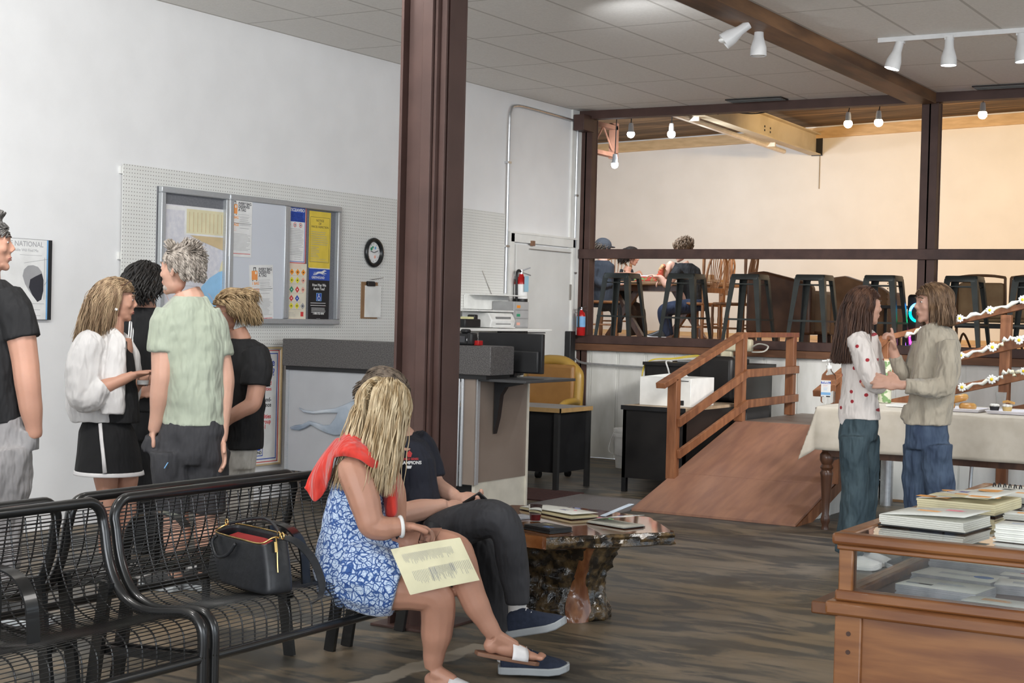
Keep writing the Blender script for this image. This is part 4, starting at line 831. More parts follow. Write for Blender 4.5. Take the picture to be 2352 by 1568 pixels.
# sanitizer bottle
c = at_y(1902,918,10.75); c = V((c.x,10.75,TT))
M_clear = mat('clear_plastic', (.95,.97,.98), .03, trans=1, ior=1.06, spec=.5); M_gel = mat('clear_gel', (.85,.9,.9), .02, trans=1, ior=1.3)
t = Thing('pump_bottle', 'large clear hand sanitizer pump bottle on the left end of the cloth', 'bottle', c)
t.part('bottle_body', MB().lathe([(0,0),(.046,0),(.054,.01),(.054,.17),(.048,.205),(.024,.232),(.018,.24),(.018,.25),(0,.25)], c, 24), M_clear, smooth=.9)
t.part('pump', MB().lathe([(0,.25),(.021,.25),(.021,.272),(.008,.275),(.007,.30),(.018,.302),(.018,.318),(0,.32)], c, 16).bar(c+V((0,0,.31)),c+V((-.05,-.01,.305)),.012,.010), M_wpl, smooth=.9)
S = Sheet(c.x-.036,c.x+.036,c.z+.045,c.z+.165,0)
S.o = c+V((0,-.0552,.105)); S.R = V((1,0,0)); S.U = V((0,0,1)); S.n = V((0,-1,0)); S.mb = MB(); S.mb.cur = WH; S.slab(0,0,1,1,0,.001)
S.rect(.0,.80,1,.93,BL).text('PURELL',.5,.83,.018,WH,'CENTER',.0006).lines(.2,.8,.72,.66,2,RD).lines(.25,.75,.55,.42,3,LB,.3).rect(0,.12,1,.28,LB).rect(.0,.0,.35,.06,GR).rect(.55,.0,.98,.07,BK)
o = S.done('front_label', None, None); o.parent = t.e; o.location = -t.loc
# trays with doughnuts and cakes, napkins, cups
M_tray = mat('foam_tray', (.72,.70,.74), .5); M_dough = mat('glazed_dough', (.50,.24,.06), .3, c2=(.66,.38,.12), scale=12, coat=.4); M_cream_ = mat('icing', (.80,.78,.72), .5); M_cake = mat('sponge_cake', (.62,.44,.18), .8)
def tray(x0, x1, y0, y1, label):
    t = Thing('tray', label, 'tray', (x0,y0,TT), 'pastry trays')
    mb = MB().box((x0+.015,y0+.015,TT),(x1-.015,y1-.015,TT+.006)); t.part('base', mb, M_tray)
    rim = [(x0,y0),(x1,y0),(x1,y1),(x0,y1)]; mb = MB()
    mb.rings([[(x0+.015,y0+.015,TT+.002),(x1-.015,y0+.015,TT+.002),(x1-.015,y1-.015,TT+.002),(x0+.015,y1-.015,TT+.002)],[(x0,y0,TT+.02),(x1,y0,TT+.02),(x1,y1,TT+.02),(x0,y1,TT+.02)],[(x0+.004,y0+.004,TT+.022),(x1-.004,y0+.004,TT+.022),(x1-.004,y1-.004,TT+.022),(x0+.004,y1-.004,TT+.022)],[(x0+.017,y0+.017,TT+.006),(x1-.017,y0+.017,TT+.006),(x1-.017,y1-.017,TT+.006),(x0+.017,y1-.017,TT+.006)]], cap=False)
    t.part('rim', mb, M_tray); return t
tray(-2.98,-2.60,10.52,10.80,'white foam tray of doughnuts on the linen cloth')
tray(-2.56,-2.16,10.50,10.78,'white foam tray of small cakes right of the doughnut tray')
def donut(c, r_, label, tilt=0):
    R_ = Matrix.Rotation(tilt,3,'Y'); mb = MB(); k = 20
    path = [V(c)+R_@V((math.cos(a)*r_,math.sin(a)*r_,0)) for a in [i*2*math.pi/k for i in range(k)]]
    mb.tube(path, .026, 10, loop=True); return solo('doughnut', mb, M_dough, label, 'doughnut', 'glazed doughnuts', smooth=9)
donut((-2.935,10.60,TT+.034),.034,'glazed doughnut at the left edge of the tray, partly behind the jacket')
donut((-2.845,10.60,TT+.034),.034,'glazed doughnut lying second from the left on the tray')
donut((-2.765,10.63,TT+.085),.036,'glazed doughnut resting on top of two others',-.3)
donut((-2.70,10.60,TT+.034),.034,'glazed doughnut at the right end of the doughnut tray')
for k, (x, y, lb) in enumerate(((-2.52,10.6,'small cake with dark icing at the left of the cake tray'),(-2.44,10.62,'square cake topped with white icing and a brown curl on the cake tray'))):
    t = Thing('small_cake', lb, 'cake', (x,y,TT+.007), 'small cakes'); t.part('sponge', MB().cyl((x,y,TT+.007),(x,y,TT+.045),.026,.034,16), M_cake if k else M_black)
    mb = MB(); 
    for q in range(6): mb.ell((x+math.cos(q)*.018,y+math.sin(q)*.018,TT+.052),(.017,.017,.011),n=10,k=6)
    t.part('icing', mb, M_cream_, smooth=9)
    if k: t.part('wafer_curl', MB().tube([(x-.03,y,TT+.075),(x,y,TT+.082),(x+.05,y,TT+.07)],.009,8), M_dough)
cx = ontable(2275,941); c = V((-2.60,11.12,TT))
t = Thing('plastic_cup', 'empty frosted plastic cup behind the doughnuts', 'cup', c); t.part('cup', MB().lathe([(.028,0),(.030,.001),(.038,.115),(.039,.12),(.037,.12),(.029,.004)],c,24), mat('frosted_plastic', (.80,.82,.82), .25, trans=.85, ior=1.1), smooth=.9)
solo('small_box', MB().box((-2.24,10.9,TT),(-2.14,11.0,TT+.075)), M_paper, 'small white paper box at the right end of the cloth', 'box')
solo('napkin', MB().box((-3.30,10.7,TT),(-3.10,10.95,TT+.012)), M_wpl, 'stack of white napkins between the couple on the cloth', 'napkins')
solo('berry', MB().ell((-2.18,10.55,TT+.03),(.025,.02,.016)), mat('red_icing', (.55,.01,.02), .4), 'bright red sweet on the cake tray at the photo edge', 'sweet', smooth=9)
# carton cup held between the couple / jar behind
p = at_y(2038,818,11.25); c = V((p.x,11.2,TT))
t = Thing('paper_canister', 'pale canister with green leaf print standing on the cloth behind the couple', 'canister', c)
t.part('can', MB().lathe([(0,0),(.052,0),(.052,.30),(.055,.30),(.055,.315),(0,.315)],c,24), mat('leaf_print', (.62,.62,.48), .5, c2=(.18,.30,.12), scale=26, ramp=(.5,.56)), smooth=.9); t.part('lid', MB().cyl(c+V((0,0,.315)),c+V((0,0,.325)),.054,n=24), mat('kraft_lid', (.55,.36,.2), .5))
# steel bin post and folding chair under the table
p = at_z(2035,1160,0); mb = MB().cyl((p.x,p.y,0),(p.x,p.y,.52),.05,n=20); solo('steel_pillar', mb, M_metal, 'brushed steel tube standing on the floor behind the food table', 'post', smooth=.9)
t = Thing('folding_chair', 'grey tube folding chair folded under the food table', 'chair', (-2.7,11.6,0)); 
mb = MB().tube(curve([(-2.95,11.7,0),(-2.95,11.75,.40),(-2.93,11.76,.46),(-2.88,11.76,.48),(-2.60,11.76,.48),(-2.54,11.76,.46),(-2.52,11.75,.40),(-2.52,11.7,0)],3), .014, 8); t.part('frame', mb, M_metal, smooth=9)
t.part('crossbar', MB().tube([(-3.02,11.74,.50),(-2.4,11.74,.50)], .010, 8), M_metal); t.part('leg', MB().tube([(-2.40,11.5,0),(-2.40,11.74,.52)],.012,8), M_metal); t.part('seat', MB().box((-2.93,11.5,.44),(-2.54,11.74,.455)), mat('grey_seat', (.25,.25,.25), .5), bevel=.01)
# ---------------- display case ----------------
M_oak = mat('oak_case', (.16,.055,.015), .38, c2=(.27,.11,.034), scale=2.2, stretch=(1.2,1.2,12), coat=.25, bump=.03)
M_oakh = mat('oak_case_rail', (.15,.05,.015), .38, c2=(.26,.105,.033), scale=2.6, stretch=(1.2,6,10), coat=.25, bump=.03, detail=5)
M_glass = mat('case_glass', (.93,.97,.95), 0, trans=1, ior=1.45)
CX0, CX1, CY0, CY1 = -1.365, .55, 4.02, 5.66; GT, GB = .868, .745
t = Thing('display_case', 'oak glass-topped display case with sketchbooks inside and on top', 'display case', (-.4,4.8,0))
def rimbox(x0,x1,y0,y1,w_,z0,z1): return MB().box((x0,y0,z0),(x1,y0+w_,z1)).box((x0,y1-w_,z0),(x1,y1,z1)).box((x0,y0+w_,z0),(x0+w_,y1-w_,z1)).box((x1-w_,y0+w_,z0),(x1,y1-w_,z1))
t.part('top_frame', rimbox(CX0-.012,CX1,CY0-.012,CY1,.052,GT,.9), M_oakh, bevel=.010, seg=3)
t.part('under_rim', rimbox(CX0+.0,CX1,CY0,CY1,.03,GT-.014,GT), M_oakh, bevel=.004)
for x, y in ((CX0+.005,CY0+.005),(CX0+.005,CY1-.05),(CX1-.05,CY0+.005)):
    t.part('glass_post', MB().box((x,y,GB-.004),(x+.04,y+.04,GT-.012)), M_oak, bevel=.004)
t.part('front_pane', MB().box((CX0+.045,CY0+.018,GB),(CX1-.05,CY0+.022,GT-.012)), M_glass); t.part('side_pane', MB().box((CX0+.018,CY0+.045,GB),(CX0+.022,CY1-.05,GT-.012)), M_glass)
t.part('top_pane', MB().box((CX0+.035,CY0+.035,.8905),(CX1-.05,CY1-.05,.8955)), M_glass)
t.part('divider', MB().box((CX0+.008,5.0,GB),(CX0+.02,5.03,GT-.012)), mat('slate_strip', (.05,.06,.09), .4))
t.part('glass_sill', rimbox(CX0-.002,CX1,CY0-.002,CY1,.05,GB-.03,GB), M_oakh, bevel=.006)
t.part('shelf_board', MB().box((CX0+.01,CY0+.01,GB-.045),(CX1,CY1,GB-.028)), mat('case_floor', (.085,.040,.036), .5, c2=(.12,.06,.052), scale=3))
t.part('moulding', rimbox(CX0-.022,CX1,CY0-.022,CY1,.05,GB-.068,GB-.03), M_oakh, bevel=.008)
t.part('corner_block', MB().box((CX0-.065,CY0-.01,GB-.072),(CX0+.012,CY1,GB-.037)), M_dwood if False else mat('oak_dark', (.13,.05,.018), .4), bevel=.005)
t.part('apron', MB().box((CX0+.07,CY0+.012,.49),(CX1-.07,CY0+.04,GB-.068)).box((CX0+.012,CY0+.07,.49),(CX0+.04,CY1-.07,GB-.068)), M_oakh)
t.part('apron_arch', MB().prism([(CX0+.07,CY0+.012,.49),(CX0+.07,CY0+.012,.455),(CX0+.5,CY0+.012,.47),(CX0+.9,CY0+.012,.487),(CX0+.9,CY0+.012,.49)], (0,.026,0)), M_oakh)
for x, y in ((CX0,CY0),(CX0,CY1-.075),(CX1-.08,CY0)):
    lg = t.part('leg', MB().box((x,y,0),(x+.075,y+.075,GB-.065)), M_oak, bevel=.004)
    if y == CY0 and x == CX0: 
        for z in (.628,.578): t.part('peg', MB().cyl((x+.04,y-.002,z),(x+.04,y+.004,z),.0065,n=12), mat('peg_dark', (.05,.018,.008), .5), parent=lg)
# sketchbooks
bkc = [mat('sketch_page', (.70,.70,.64), .7, c2=(.78,.78,.72), scale=20), mat('page_edges', (.58,.57,.50), .8, c2=(.66,.65,.58), scale=90, stretch=(1,1,8)), mat('black_cover', (.012,.012,.012), .45),
       mat('orange_pencil', (.78,.36,.10), .7), mat('violet_ink', (.13,.11,.25), .7), mat('pink_marker', (.75,.20,.25), .7), mat('blue_paint', (.12,.22,.5), .7), mat('grey_print', (.36,.38,.42), .6, c2=(.55,.56,.60), scale=14), mat('yellow_page', (.64,.57,.36), .7), mat('green_note', (.18,.62,.20), .6)]
def booklet(name, label, cat, c, wx, wy, h, rz_, page=0, edge=1, cover=2, marks=(), group=None, flare=0, layers=5, lift=0):
    """stack of pages with cover; marks = (u,v,r,matidx,kind)"""
    e = Thing(name, label, cat, c, group, rz_, local=True)
    if cover is not None: e.part('cover', MB().box((-wx/2-.004,-wy/2-.004,0),(wx/2+.004,wy/2+.004,.0035)), bkc[cover], bevel=.001)
    z0 = .0036 if cover is not None else 0
    mb = MB()
    for k in range(layers):
        o_ = random.uniform(-.003,.003); za = z0+(h-z0)*k/layers; zb = z0+(h-z0)*(k+1)/layers-.0006
        mb.box((-wx/2+o_,-wy/2+o_,za),(wx/2+o_,wy/2-o_,zb))
    e.part('pages', mb, bkc[edge])
    mb = MB(); mb.cur = 0
    mb.grid(lambda u,v: V((-wx/2+wx*u,-wy/2+wy*v,h+flare*(math.sin(u*math.pi)*.4+u*u)*(1) + lift*u)), 10, 2)
    pg = e.part('open_page', mb, bkc[page], smooth=9)
    so = pg.modifiers.new('s','SOLIDIFY'); so.thickness = .0012; so.offset = 1
    if marks:
        mb = MB()
        for u, v, r_, mi, kd in marks:
            mb.cur = mi; zz = h+flare*(math.sin(u*math.pi)*.4+u*u)+lift*u+.0016; cc = V((-wx/2+wx*u,-wy/2+wy*v,zz))
            if kd == 'o':
                for q in range(14): a = q*2*math.pi/14; a2 = a+.42; mb.bar(cc+V((math.cos(a)*r_,math.sin(a)*r_*.75,0)),cc+V((math.cos(a2)*r_,math.sin(a2)*r_*.75,0)),.002,.0006)
            elif kd == 'd': mb.prism([cc+V((math.cos(q*.5236)*r_,math.sin(q*.5236)*r_*.7,0)) for q in range(12)], (0,0,.0006))
            elif kd == 'l': 
                for q in range(4): mb.box(cc+V((-r_,-.004+q*.008-.012,0)),cc+V((r_*random.uniform(.4,1),-.0025+q*.008-.012,.0006)))
            else: mb.box(cc-V((r_,r_*.4,0)),cc+V((r_,r_*.4,.0006)))
        e.part('drawing', mb, bkc)
    return e
def cz(px, py, z): return at_z(px, py, z)
q = cz(2135,1215,.9); booklet('sketchbook', 'thick open sketchbook with black cover at the front left on the case glass', 'book', (q.x-.012,q.y+.10,.8975), .245, .21, .031, -.10, marks=((.5,.5,.05,3,'l'),(.7,.7,.03,5,'l')), flare=.014)
q = cz(2210,1180,.9); booklet('sketchbook', 'sketchbook opened to orange and violet pencil drawings on the case glass', 'book', (q.x-.02,q.y+.16,.8975), .24, .28, .036, -.06, page=0, edge=8, marks=((.1,.9,.03,3,'d'),(.72,.80,.052,3,'d'),(.72,.80,.03,7,'l'),(.42,.55,.055,4,'o'),(.42,.6,.02,4,'l'),(.2,.07,.05,3,'r'),(.85,.07,.045,3,'r'),(.5,.3,.03,3,'d'),(.55,.1,.09,8,'r')), flare=.02)
q = cz(2330,1150,.9); sb_ = booklet('spiral_sketchbook', 'spiral-bound sketchbook lying open at the back of the case glass', 'book', (q.x+.03,q.y+.10,.8975), .34, .34, .022, -.12, cover=2, marks=((.25,.6,.02,2,'l'),(.5,.4,.05,3,'l'),(.7,.3,.05,5,'r')))
mb = MB()
for k in range(18): mb.tube([V((-.155+k*.018,.085,.024))+V((0,math.cos(a)*.012,math.sin(a)*.012)) for a in [i*.9 for i in range(7)]], .0022, 5, loop=True)
sb_.part('spiral_binding', mb, M_black)
q = cz(2330,1245,.9)
for k in range(4): booklet('booklet', ('stapled white booklet, %s of the small stack at the right on the case glass' % ('bottom','second lowest','third lowest','topmost')[k]), 'booklet', (q.x+.015-.002*k,q.y+.06+.004*k,.8975+k*.0105), .135, .10, .0095, -.08+.03*k, cover=None, layers=2, edge=0, marks=((.4,.6,.02,7,'l'),) if k == 3 else (), group='booklets stacked on the case glass')
q = cz(2360,1192,.9); booklet('booklet', 'curled white booklet behind the small stack on the case glass', 'booklet', (q.x,q.y+.02,.8975), .13, .09, .016, .05, cover=None, marks=((.4,.5,.02,3,'l'),))
# inside the case, seen through the front pane
ins = [(2160,1352,.23,.15,.028,-.12,'open booklet with grey photos at the left front inside the case',((.15,.3,.02,7,'r'),(.3,.3,.02,2,'r'),(.6,.6,.05,7,'l'))),
       (2195,1322,.24,.14,.022,-.15,'closed pale booklet behind the photo booklet inside the case',((.5,.5,.06,7,'l'),(.8,.5,.03,6,'d'))),
       (2255,1298,.30,.16,.03,-.12,'broad sketchbook stack with a blue mark near the divider inside the case',((.3,.7,.03,4,'o'),(.75,.55,.05,6,'r'))),
       (2345,1345,.15,.12,.026,.1,'rounded pale booklet at the photo edge inside the case',((.5,.5,.03,7,'l'),)),
       (2300,1385,.20,.10,.022,-.08,'flat cream booklet close behind the front pane inside the case',((.4,.6,.04,3,'l'),)),
       (2352,1318,.13,.12,.02,.0,'small coloured booklet right of the broad stack inside the case',((.6,.5,.03,5,'r'),))]
for px, py, wx, wy, h_, r_, lb, mk_ in ins:
    q = cz(px, py, GB); booklet('booklet', lb, 'booklet', (q.x,q.y+wy*.35,GB-.026), wx, wy, h_, r_, cover=None, edge=7, marks=mk_, group='booklets inside the display case')
# ---------------- live-edge coffee table ----------------
cp = [(1178,1225),(1255,1234),(1548,1222),(1490,1188),(1380,1172),(1290,1163),(1175,1160),(1120,1185),(1110,1215)]
P = [at_z(x,y,.45) for x, y in cp]; cen = sum(P, V((0,0,0)))/len(P)
t = Thing('coffee_table', 'polished live-edge slab coffee table on a bark-covered tree stump', 'table', (cen.x,cen.y,0))
M_slab = mat('lacquered_slab', (.13,.035,.010), .07, c2=(.36,.15,.05), scale=3.2, stretch=(1,3.5,1), coat=1, detail=6)
M_bark = mat('lacquered_bark', (.012,.008,.005), .16, c2=(.16,.10,.04), scale=22, detail=9, coat=.6, bump=1, ramp=(.42,.72), bscale=26)
M_heart = mat('smooth_heartwood', (.16,.05,.016), .2, c2=(.30,.12,.045), scale=6, stretch=(6,6,1), coat=.6)
def dense(poly, n, amp, seed):
    out = []
    for i in range(len(poly)):
        a, b_ = poly[i], poly[(i+1)%len(poly)]
        for k in range(n):
            p = a.lerp(b_, k/n); out.append((p, amp if i not in (0,) else 0))
    return out
dn = dense(P, 14, .02, 1); rings = []
for kz, z in enumerate((.386,.395,.41,.425,.438,.448,.452)):
    ring = []
    for i, (p, am) in enumerate(dn):
        r_ = (p-cen); r_.z = 0; d = r_.normalized()
        ns = mnoise.noise(V((p.x*22,p.y*22,z*60)))*am + (-.02 if kz == 0 else 0) + (am*.3 if 0 < kz < 5 else 0)
        ring.append(V((p.x,p.y,z))+d*ns)
    rings.append(ring)
mb = MB(); mb.cur = 1; mb.rings(rings, cap=False); n_ = len(dn)
mb.cur = 0; k0 = len(mb.v)-n_; mb.f.append([k0+i for i in range(n_)]); mb.mi.append(0); mb.f.append([i for i in range(n_-1,-1,-1)]); mb.mi.append(1)
for fi in range(6*n_):
    if fi % n_ < 14: mb.mi[fi] = 0
t.part('slab', mb, [M_slab,M_bark], smooth=.5)
base = V((-3.655,6.60,0)); mb = MB(); rings = []; nn = 72
for kz in range(31):
    z = .386*kz/30; ring = []; prof_ = .222+.016*math.cos(kz/30*6.0)+.055*(kz/30)**3+.01*(1-kz/30)**2
    for i in range(nn):
        a = i*2*math.pi/nn; rr = prof_*(1+.10*math.cos(3*a+.6)+.05*math.sin(5*a))
        rr += .035*mnoise.noise(V((math.cos(a)*3,math.sin(a)*3,z*6)))+.022*mnoise.noise(V((math.cos(a)*11,math.sin(a)*11,z*22)))+.010*mnoise.noise(V((math.cos(a)*30,math.sin(a)*30,z*60)))
        ring.append(base+V((math.cos(a)*rr*1.03,math.sin(a)*rr*.95,z)))
    rings.append(ring)
mb.rings(rings); t.part('stump', mb, M_bark, smooth=9)
ang = math.atan2(CAMP.y-base.y, CAMP.x-base.x)+.42; mb = MB()
def stripe(u, v):
    z = .385*v; w_ = .05+.06*math.exp(-((v-.16)/.26)**2); a = ang+(u-.5)*w_*5.0+.12*(v-.5)
    prof_ = .222+.016*math.cos(v*6.0)+.055*v**3+.01*(1-v)**2; rr = prof_*(1+.10*math.cos(3*a+.6)+.05*math.sin(5*a))+.035*mnoise.noise(V((math.cos(a)*3,math.sin(a)*3,z*6)))+.016*math.sin(u*math.pi)+.001
    return base+V((math.cos(a)*rr*1.03,math.sin(a)*rr*.95,z))
mb.grid(stripe, 10, 30); t.part('bare_heartwood', mb, M_heart, smooth=9)
CT = .4535
# things on the coffee table
q = at_z(1283,1179,CT); bk_ = booklet('sketchbook', 'wide white sketchbook lying open at the back of the coffee table', 'book', (q.x,q.y,CT), .44, .17, .014, -.42+math.radians(0), edge=8, cover=2, marks=((.6,.55,.03,4,'l'),(.72,.7,.012,5,'d')), flare=.012)
q = at_z(1414,1205,CT); bk2 = booklet('sketchbook', 'small open sketchbook with pink and violet doodles, right on the coffee table', 'book', (q.x,q.y,CT), .25, .14, .012, -.30, marks=((.2,.4,.035,5,'l'),(.6,.6,.018,4,'o'),(.75,.35,.022,4,'l'),(.9,.75,.014,4,'o')), flare=.045)
q = at_z(1258,1218,CT); booklet('notebook', 'closed black notebook with faint blue lettering at the front of the coffee table', 'book', (q.x,q.y,CT), .19, .135, .022, -.35, page=2, edge=2, cover=2, marks=((.35,.75,.03,8,'l'),(.72,.3,.03,6,'l')))
q = at_z(1183,1190,CT); booklet('magazine', 'grey printed magazine at the left edge of the coffee table', 'magazine', (q.x+.0,q.y+.02,CT), .12, .17, .006, -.3, page=7, edge=7, cover=None, layers=1)
q = at_z(1395,1193,CT); solo('sticky_note', MB().cbox((q.x,q.y,CT+.003),(.06,.03,.005),Matrix.Rotation(-.3,3,'Z')), bkc[9], 'bright green sticky note between the two open sketchbooks', 'note')
a, b_ = at_z(1385,1186,CT), at_z(1450,1170,CT); solo('ruler', MB().bar(a+V((0,0,.004)),b_+V((0,0,.03)),.03,.002), mat('clear_blue', (.55,.66,.78), .2), 'pale blue plastic ruler sticking out at the back of the coffee table', 'ruler')
q = at_z(1229,1196,CT); t = Thing('plastic_cup', 'clear plastic cup with red drink on the coffee table', 'cup', (q.x,q.y,CT))
t.part('cup', MB().lathe([(.024,0),(.026,.001),(.035,.076),(.036,.078),(.0345,.078),(.0252,.003)],(q.x,q.y,CT+.001),28), M_clear, smooth=.9); t.part('drink', MB().lathe([(0,.003),(.0245,.003),(.0285,.032),(0,.032)],(q.x,q.y,CT+.001),28), mat('red_drink', (.12,.008,.012), .05), smooth=.9)
# ---------------- platform furniture ----------------
M_gun = mat('gunmetal_paint', (.045,.050,.048), .38, .55, c2=(.06,.066,.063), scale=6)
def make_stool():
    t = Thing('bar_stool', 'x', 'stool', (0,0,0), 'gunmetal bar stools along the platform edge', local=True); h = .73; s = .155
    def rr(hw, z, r_, n=4):
        out = []
        for cx, cy, a0 in ((hw-r_,hw-r_,0),(-hw+r_,hw-r_,90),(-hw+r_,-hw+r_,180),(hw-r_,-hw+r_,270)):
            for k in range(n+1): a = math.radians(a0+90*k/n); out.append(V((cx+math.cos(a)*r_,cy+math.sin(a)*r_,z)))
        return out
    t.part('seat', MB().rings([rr(s,h-.055,.03),rr(s-.002,h-.012,.03),rr(s-.010,h,.028),rr(s-.03,h-.004,.02)]), M_gun, smooth=.7)
    for sx in (-1,1):
        for sy in (-1,1):
            mb = MB(); R_ = []
            for z, o, w_ in ((h-.03,s-.004,.062),(h-.10,s+.004,.058),(.35,s+.03,.046),(0,s+.062,.034)):
                R_.append([V((sx*o,sy*o,z)),V((sx*(o-w_),sy*o,z)),V((sx*(o-w_),sy*(o-.006),z)),V((sx*(o-.008),sy*(o-.008),z)),V((sx*(o-.006),sy*(o-w_),z)),V((sx*o,sy*(o-w_),z))])
            mb.rings(R_); lg = t.part('leg', mb, M_gun, smooth=.3)
            t.part('foot_cap', MB().cbox((sx*(s+.055),sy*(s+.055),.015),(.03,.03,.03)), M_black, parent=lg)
    for z, o in ((.27,s+.035),(h-.10,s-.02)):
        r_ = .012 if z < .4 else .007
        for a, b_ in (((-o,-o),(o,-o)),((o,-o),(o,o)),((o,o),(-o,o)),((-o,o),(-o,-o))): t.part('crossbar', MB().bar((*a,z),(*b_,z),r_,r_*1.6), M_gun)
    return t.e
st = make_stool()
lab = ['bar stool nearest the corner post, in front of the capped sitter','second bar stool from the corner, in front of the curly-haired sitter','third bar stool from the corner, left end of the big brown armchair','fourth bar stool, above the right end of the ramp railing','fifth bar stool, behind the heads of the standing couple','sixth bar stool, just right of the second brown post','bar stool cut by the right edge of the photo']
for k, x in enumerate((1429,1577,1723,1871,2030,2216,2373)):
    p = at_y(x, 640, 14.62); e = st if k == 0 else copy_tree(st)
    e.location = (p.x, 14.62, DK); e.rotation_euler = (0,0,0); e['label'] = lab[k]
M_chairw = mat('oak_chair', (.16,.065,.022), .45, c2=(.27,.12,.045), scale=6, stretch=(4,4,1))
def make_windsor():
    t = Thing('windsor_chair', 'x', 'chair', (0,0,0), 'windsor chairs round the platform table', local=True)
    t.part('seat', MB().rings([[V((math.copysign(abs(math.cos(a))**.7,math.cos(a))*.22*q,math.copysign(abs(math.sin(a))**.7,math.sin(a))*.21*q,z)) for a in [i*2*math.pi/24 for i in range(24)]] for z, q in ((.425,.92),(.44,1),(.455,1),(.46,.95))]), M_chairw)
    for sx in (-1,1):
        for sy in (-1,1): t.part('leg', MB().lathe([(0,0),(.014,0),(.018,.1),(.015,.14),(.021,.26),(.016,.3),(.018,.43),(0,.43)],(sx*.19,sy*.18,0),10), M_chairw, smooth=.9)
        t.part('stretcher', MB().cyl((sx*.19,-.18,.16),(sx*.19,.18,.16),.010,n=8), M_chairw)
    t.part('stretcher', MB().cyl((-.19,-.18,.2),(.19,-.18,.2),.010,n=8), M_chairw)
    bow = curve([(-.19,-.19,.45),(-.20,-.23,.75),(-.17,-.26,.95),(-.09,-.27,1.05),(0,-.275,1.07),(.09,-.27,1.05),(.17,-.26,.95),(.20,-.23,.75),(.19,-.19,.45)],5)
    t.part('bow', MB().tube(bow,.014,8), M_chairw, smooth=9)
    for sx in (-1,1): t.part('back_post', MB().lathe([(0,0),(.014,0),(.018,.2),(.012,.3),(.018,.4),(.02,.56),(.012,.60),(0,.62)],(sx*.215,-.2,.45),10), M_chairw, smooth=.9)
    for k in range(7):
        x0 = (k-3)*.022; x1 = (k-3)*.05; zt_ = 1.06-abs(k-3)**2*.012
        t.part('spindle', MB().tube([(x0,-.20,.62),(x1,-.262,zt_)],.006,6), M_chairw)
    t.part('lower_splat', MB().box((-.19,-.215,.58),(.19,-.195,.64)), M_chairw)
    return t.e
wc = make_windsor()
cl = [((1385,700,17.1),-1.15,'windsor chair at the left end of the platform table, holding the capped sitter'),((1413,700,18.7),-2.6,'windsor chair behind the sitter in the sleeveless top'),((1608,708,17.3),1.35,'windsor chair holding the curly-haired sitter in the black top'),((1632,708,18.7),2.3,'windsor chair at the far right corner of the platform table'),((1680,712,16.6),1.75,'windsor chair standing sideways right of the platform table')]
for k, ((x,y,Y_), r_, lb) in enumerate(cl):
    p = at_y(x, y, Y_); e = wc if k == 0 else copy_tree(wc); e.location = (p.x, Y_, DK); e.rotation_euler = (0,0,r_); e['label'] = lb
a, b_ = at_y(1368,655,17.9), at_y(1672,655,17.9); TZ2 = DK+.72
t = Thing('trestle_table', 'rustic wooden trestle table on the platform with three people seated around it', 'table', ((a.x+b_.x)/2,17.9,DK))
t.part('tabletop', MB().box((a.x,17.45,TZ2-.05),(b_.x,18.35,TZ2)), mat('rustic_top', (.13,.065,.03), .5, c2=(.24,.13,.06), scale=4, stretch=(1,7,7)), bevel=.015)
t.part('apron', MB().box((a.x+.2,17.6,TZ2-.12),(b_.x-.2,18.2,TZ2-.05)), M_dwood)
for q in (a.x+.45,b_.x-.55):
    t.part('leg', MB().bar((q-.22,17.85,0+DK),(q+.22,17.85,TZ2-.08),.07,.07), M_dwood); t.part('leg', MB().bar((q+.22,17.95,DK),(q-.22,17.95,TZ2-.08),.07,.07), M_dwood)
p = at_y(1465,640,17.6); t = Thing('paper_cup', 'white paper cup on the platform table in front of the sleeveless sitter', 'cup', (p.x,17.6,TZ2)); t.part('cup', MB().lathe([(0,0),(.03,0),(.04,.10),(.042,.10),(.036,.098),(0,.01)],(p.x,17.6,TZ2),16), M_wpl, smooth=.9)
a, b_ = at_y(1467,640,17.6), at_y(1528,640,17.6)
t = Thing('pizza_box', 'red and green printed snack box on the platform table', 'box', (a.x,17.6,TZ2)); t.part('box', MB().box((a.x,17.46,TZ2+.002),(b_.x,17.75,TZ2+.06)), mat('snack_print', (.42,.05,.03), .5, c2=(.12,.30,.10), scale=22, ramp=(.52,.58)), bevel=.004); t.part('clear_lid', MB().box((a.x+.01,17.47,TZ2+.061),(b_.x-.05,17.7,TZ2+.075)), mat('lid_plastic', (.6,.6,.6), .2))
p = at_y(1634,645,17.5); solo('open_book', MB().box((p.x-.11,17.46,TZ2+.002),(p.x+.12,17.62,TZ2+.03)).box((p.x-.12,17.46,TZ2+.03),(p.x+.0,17.6,TZ2+.09)), mat('kraft_brown', (.33,.20,.10), .6), 'brown carton at the right end of the platform table', 'box')
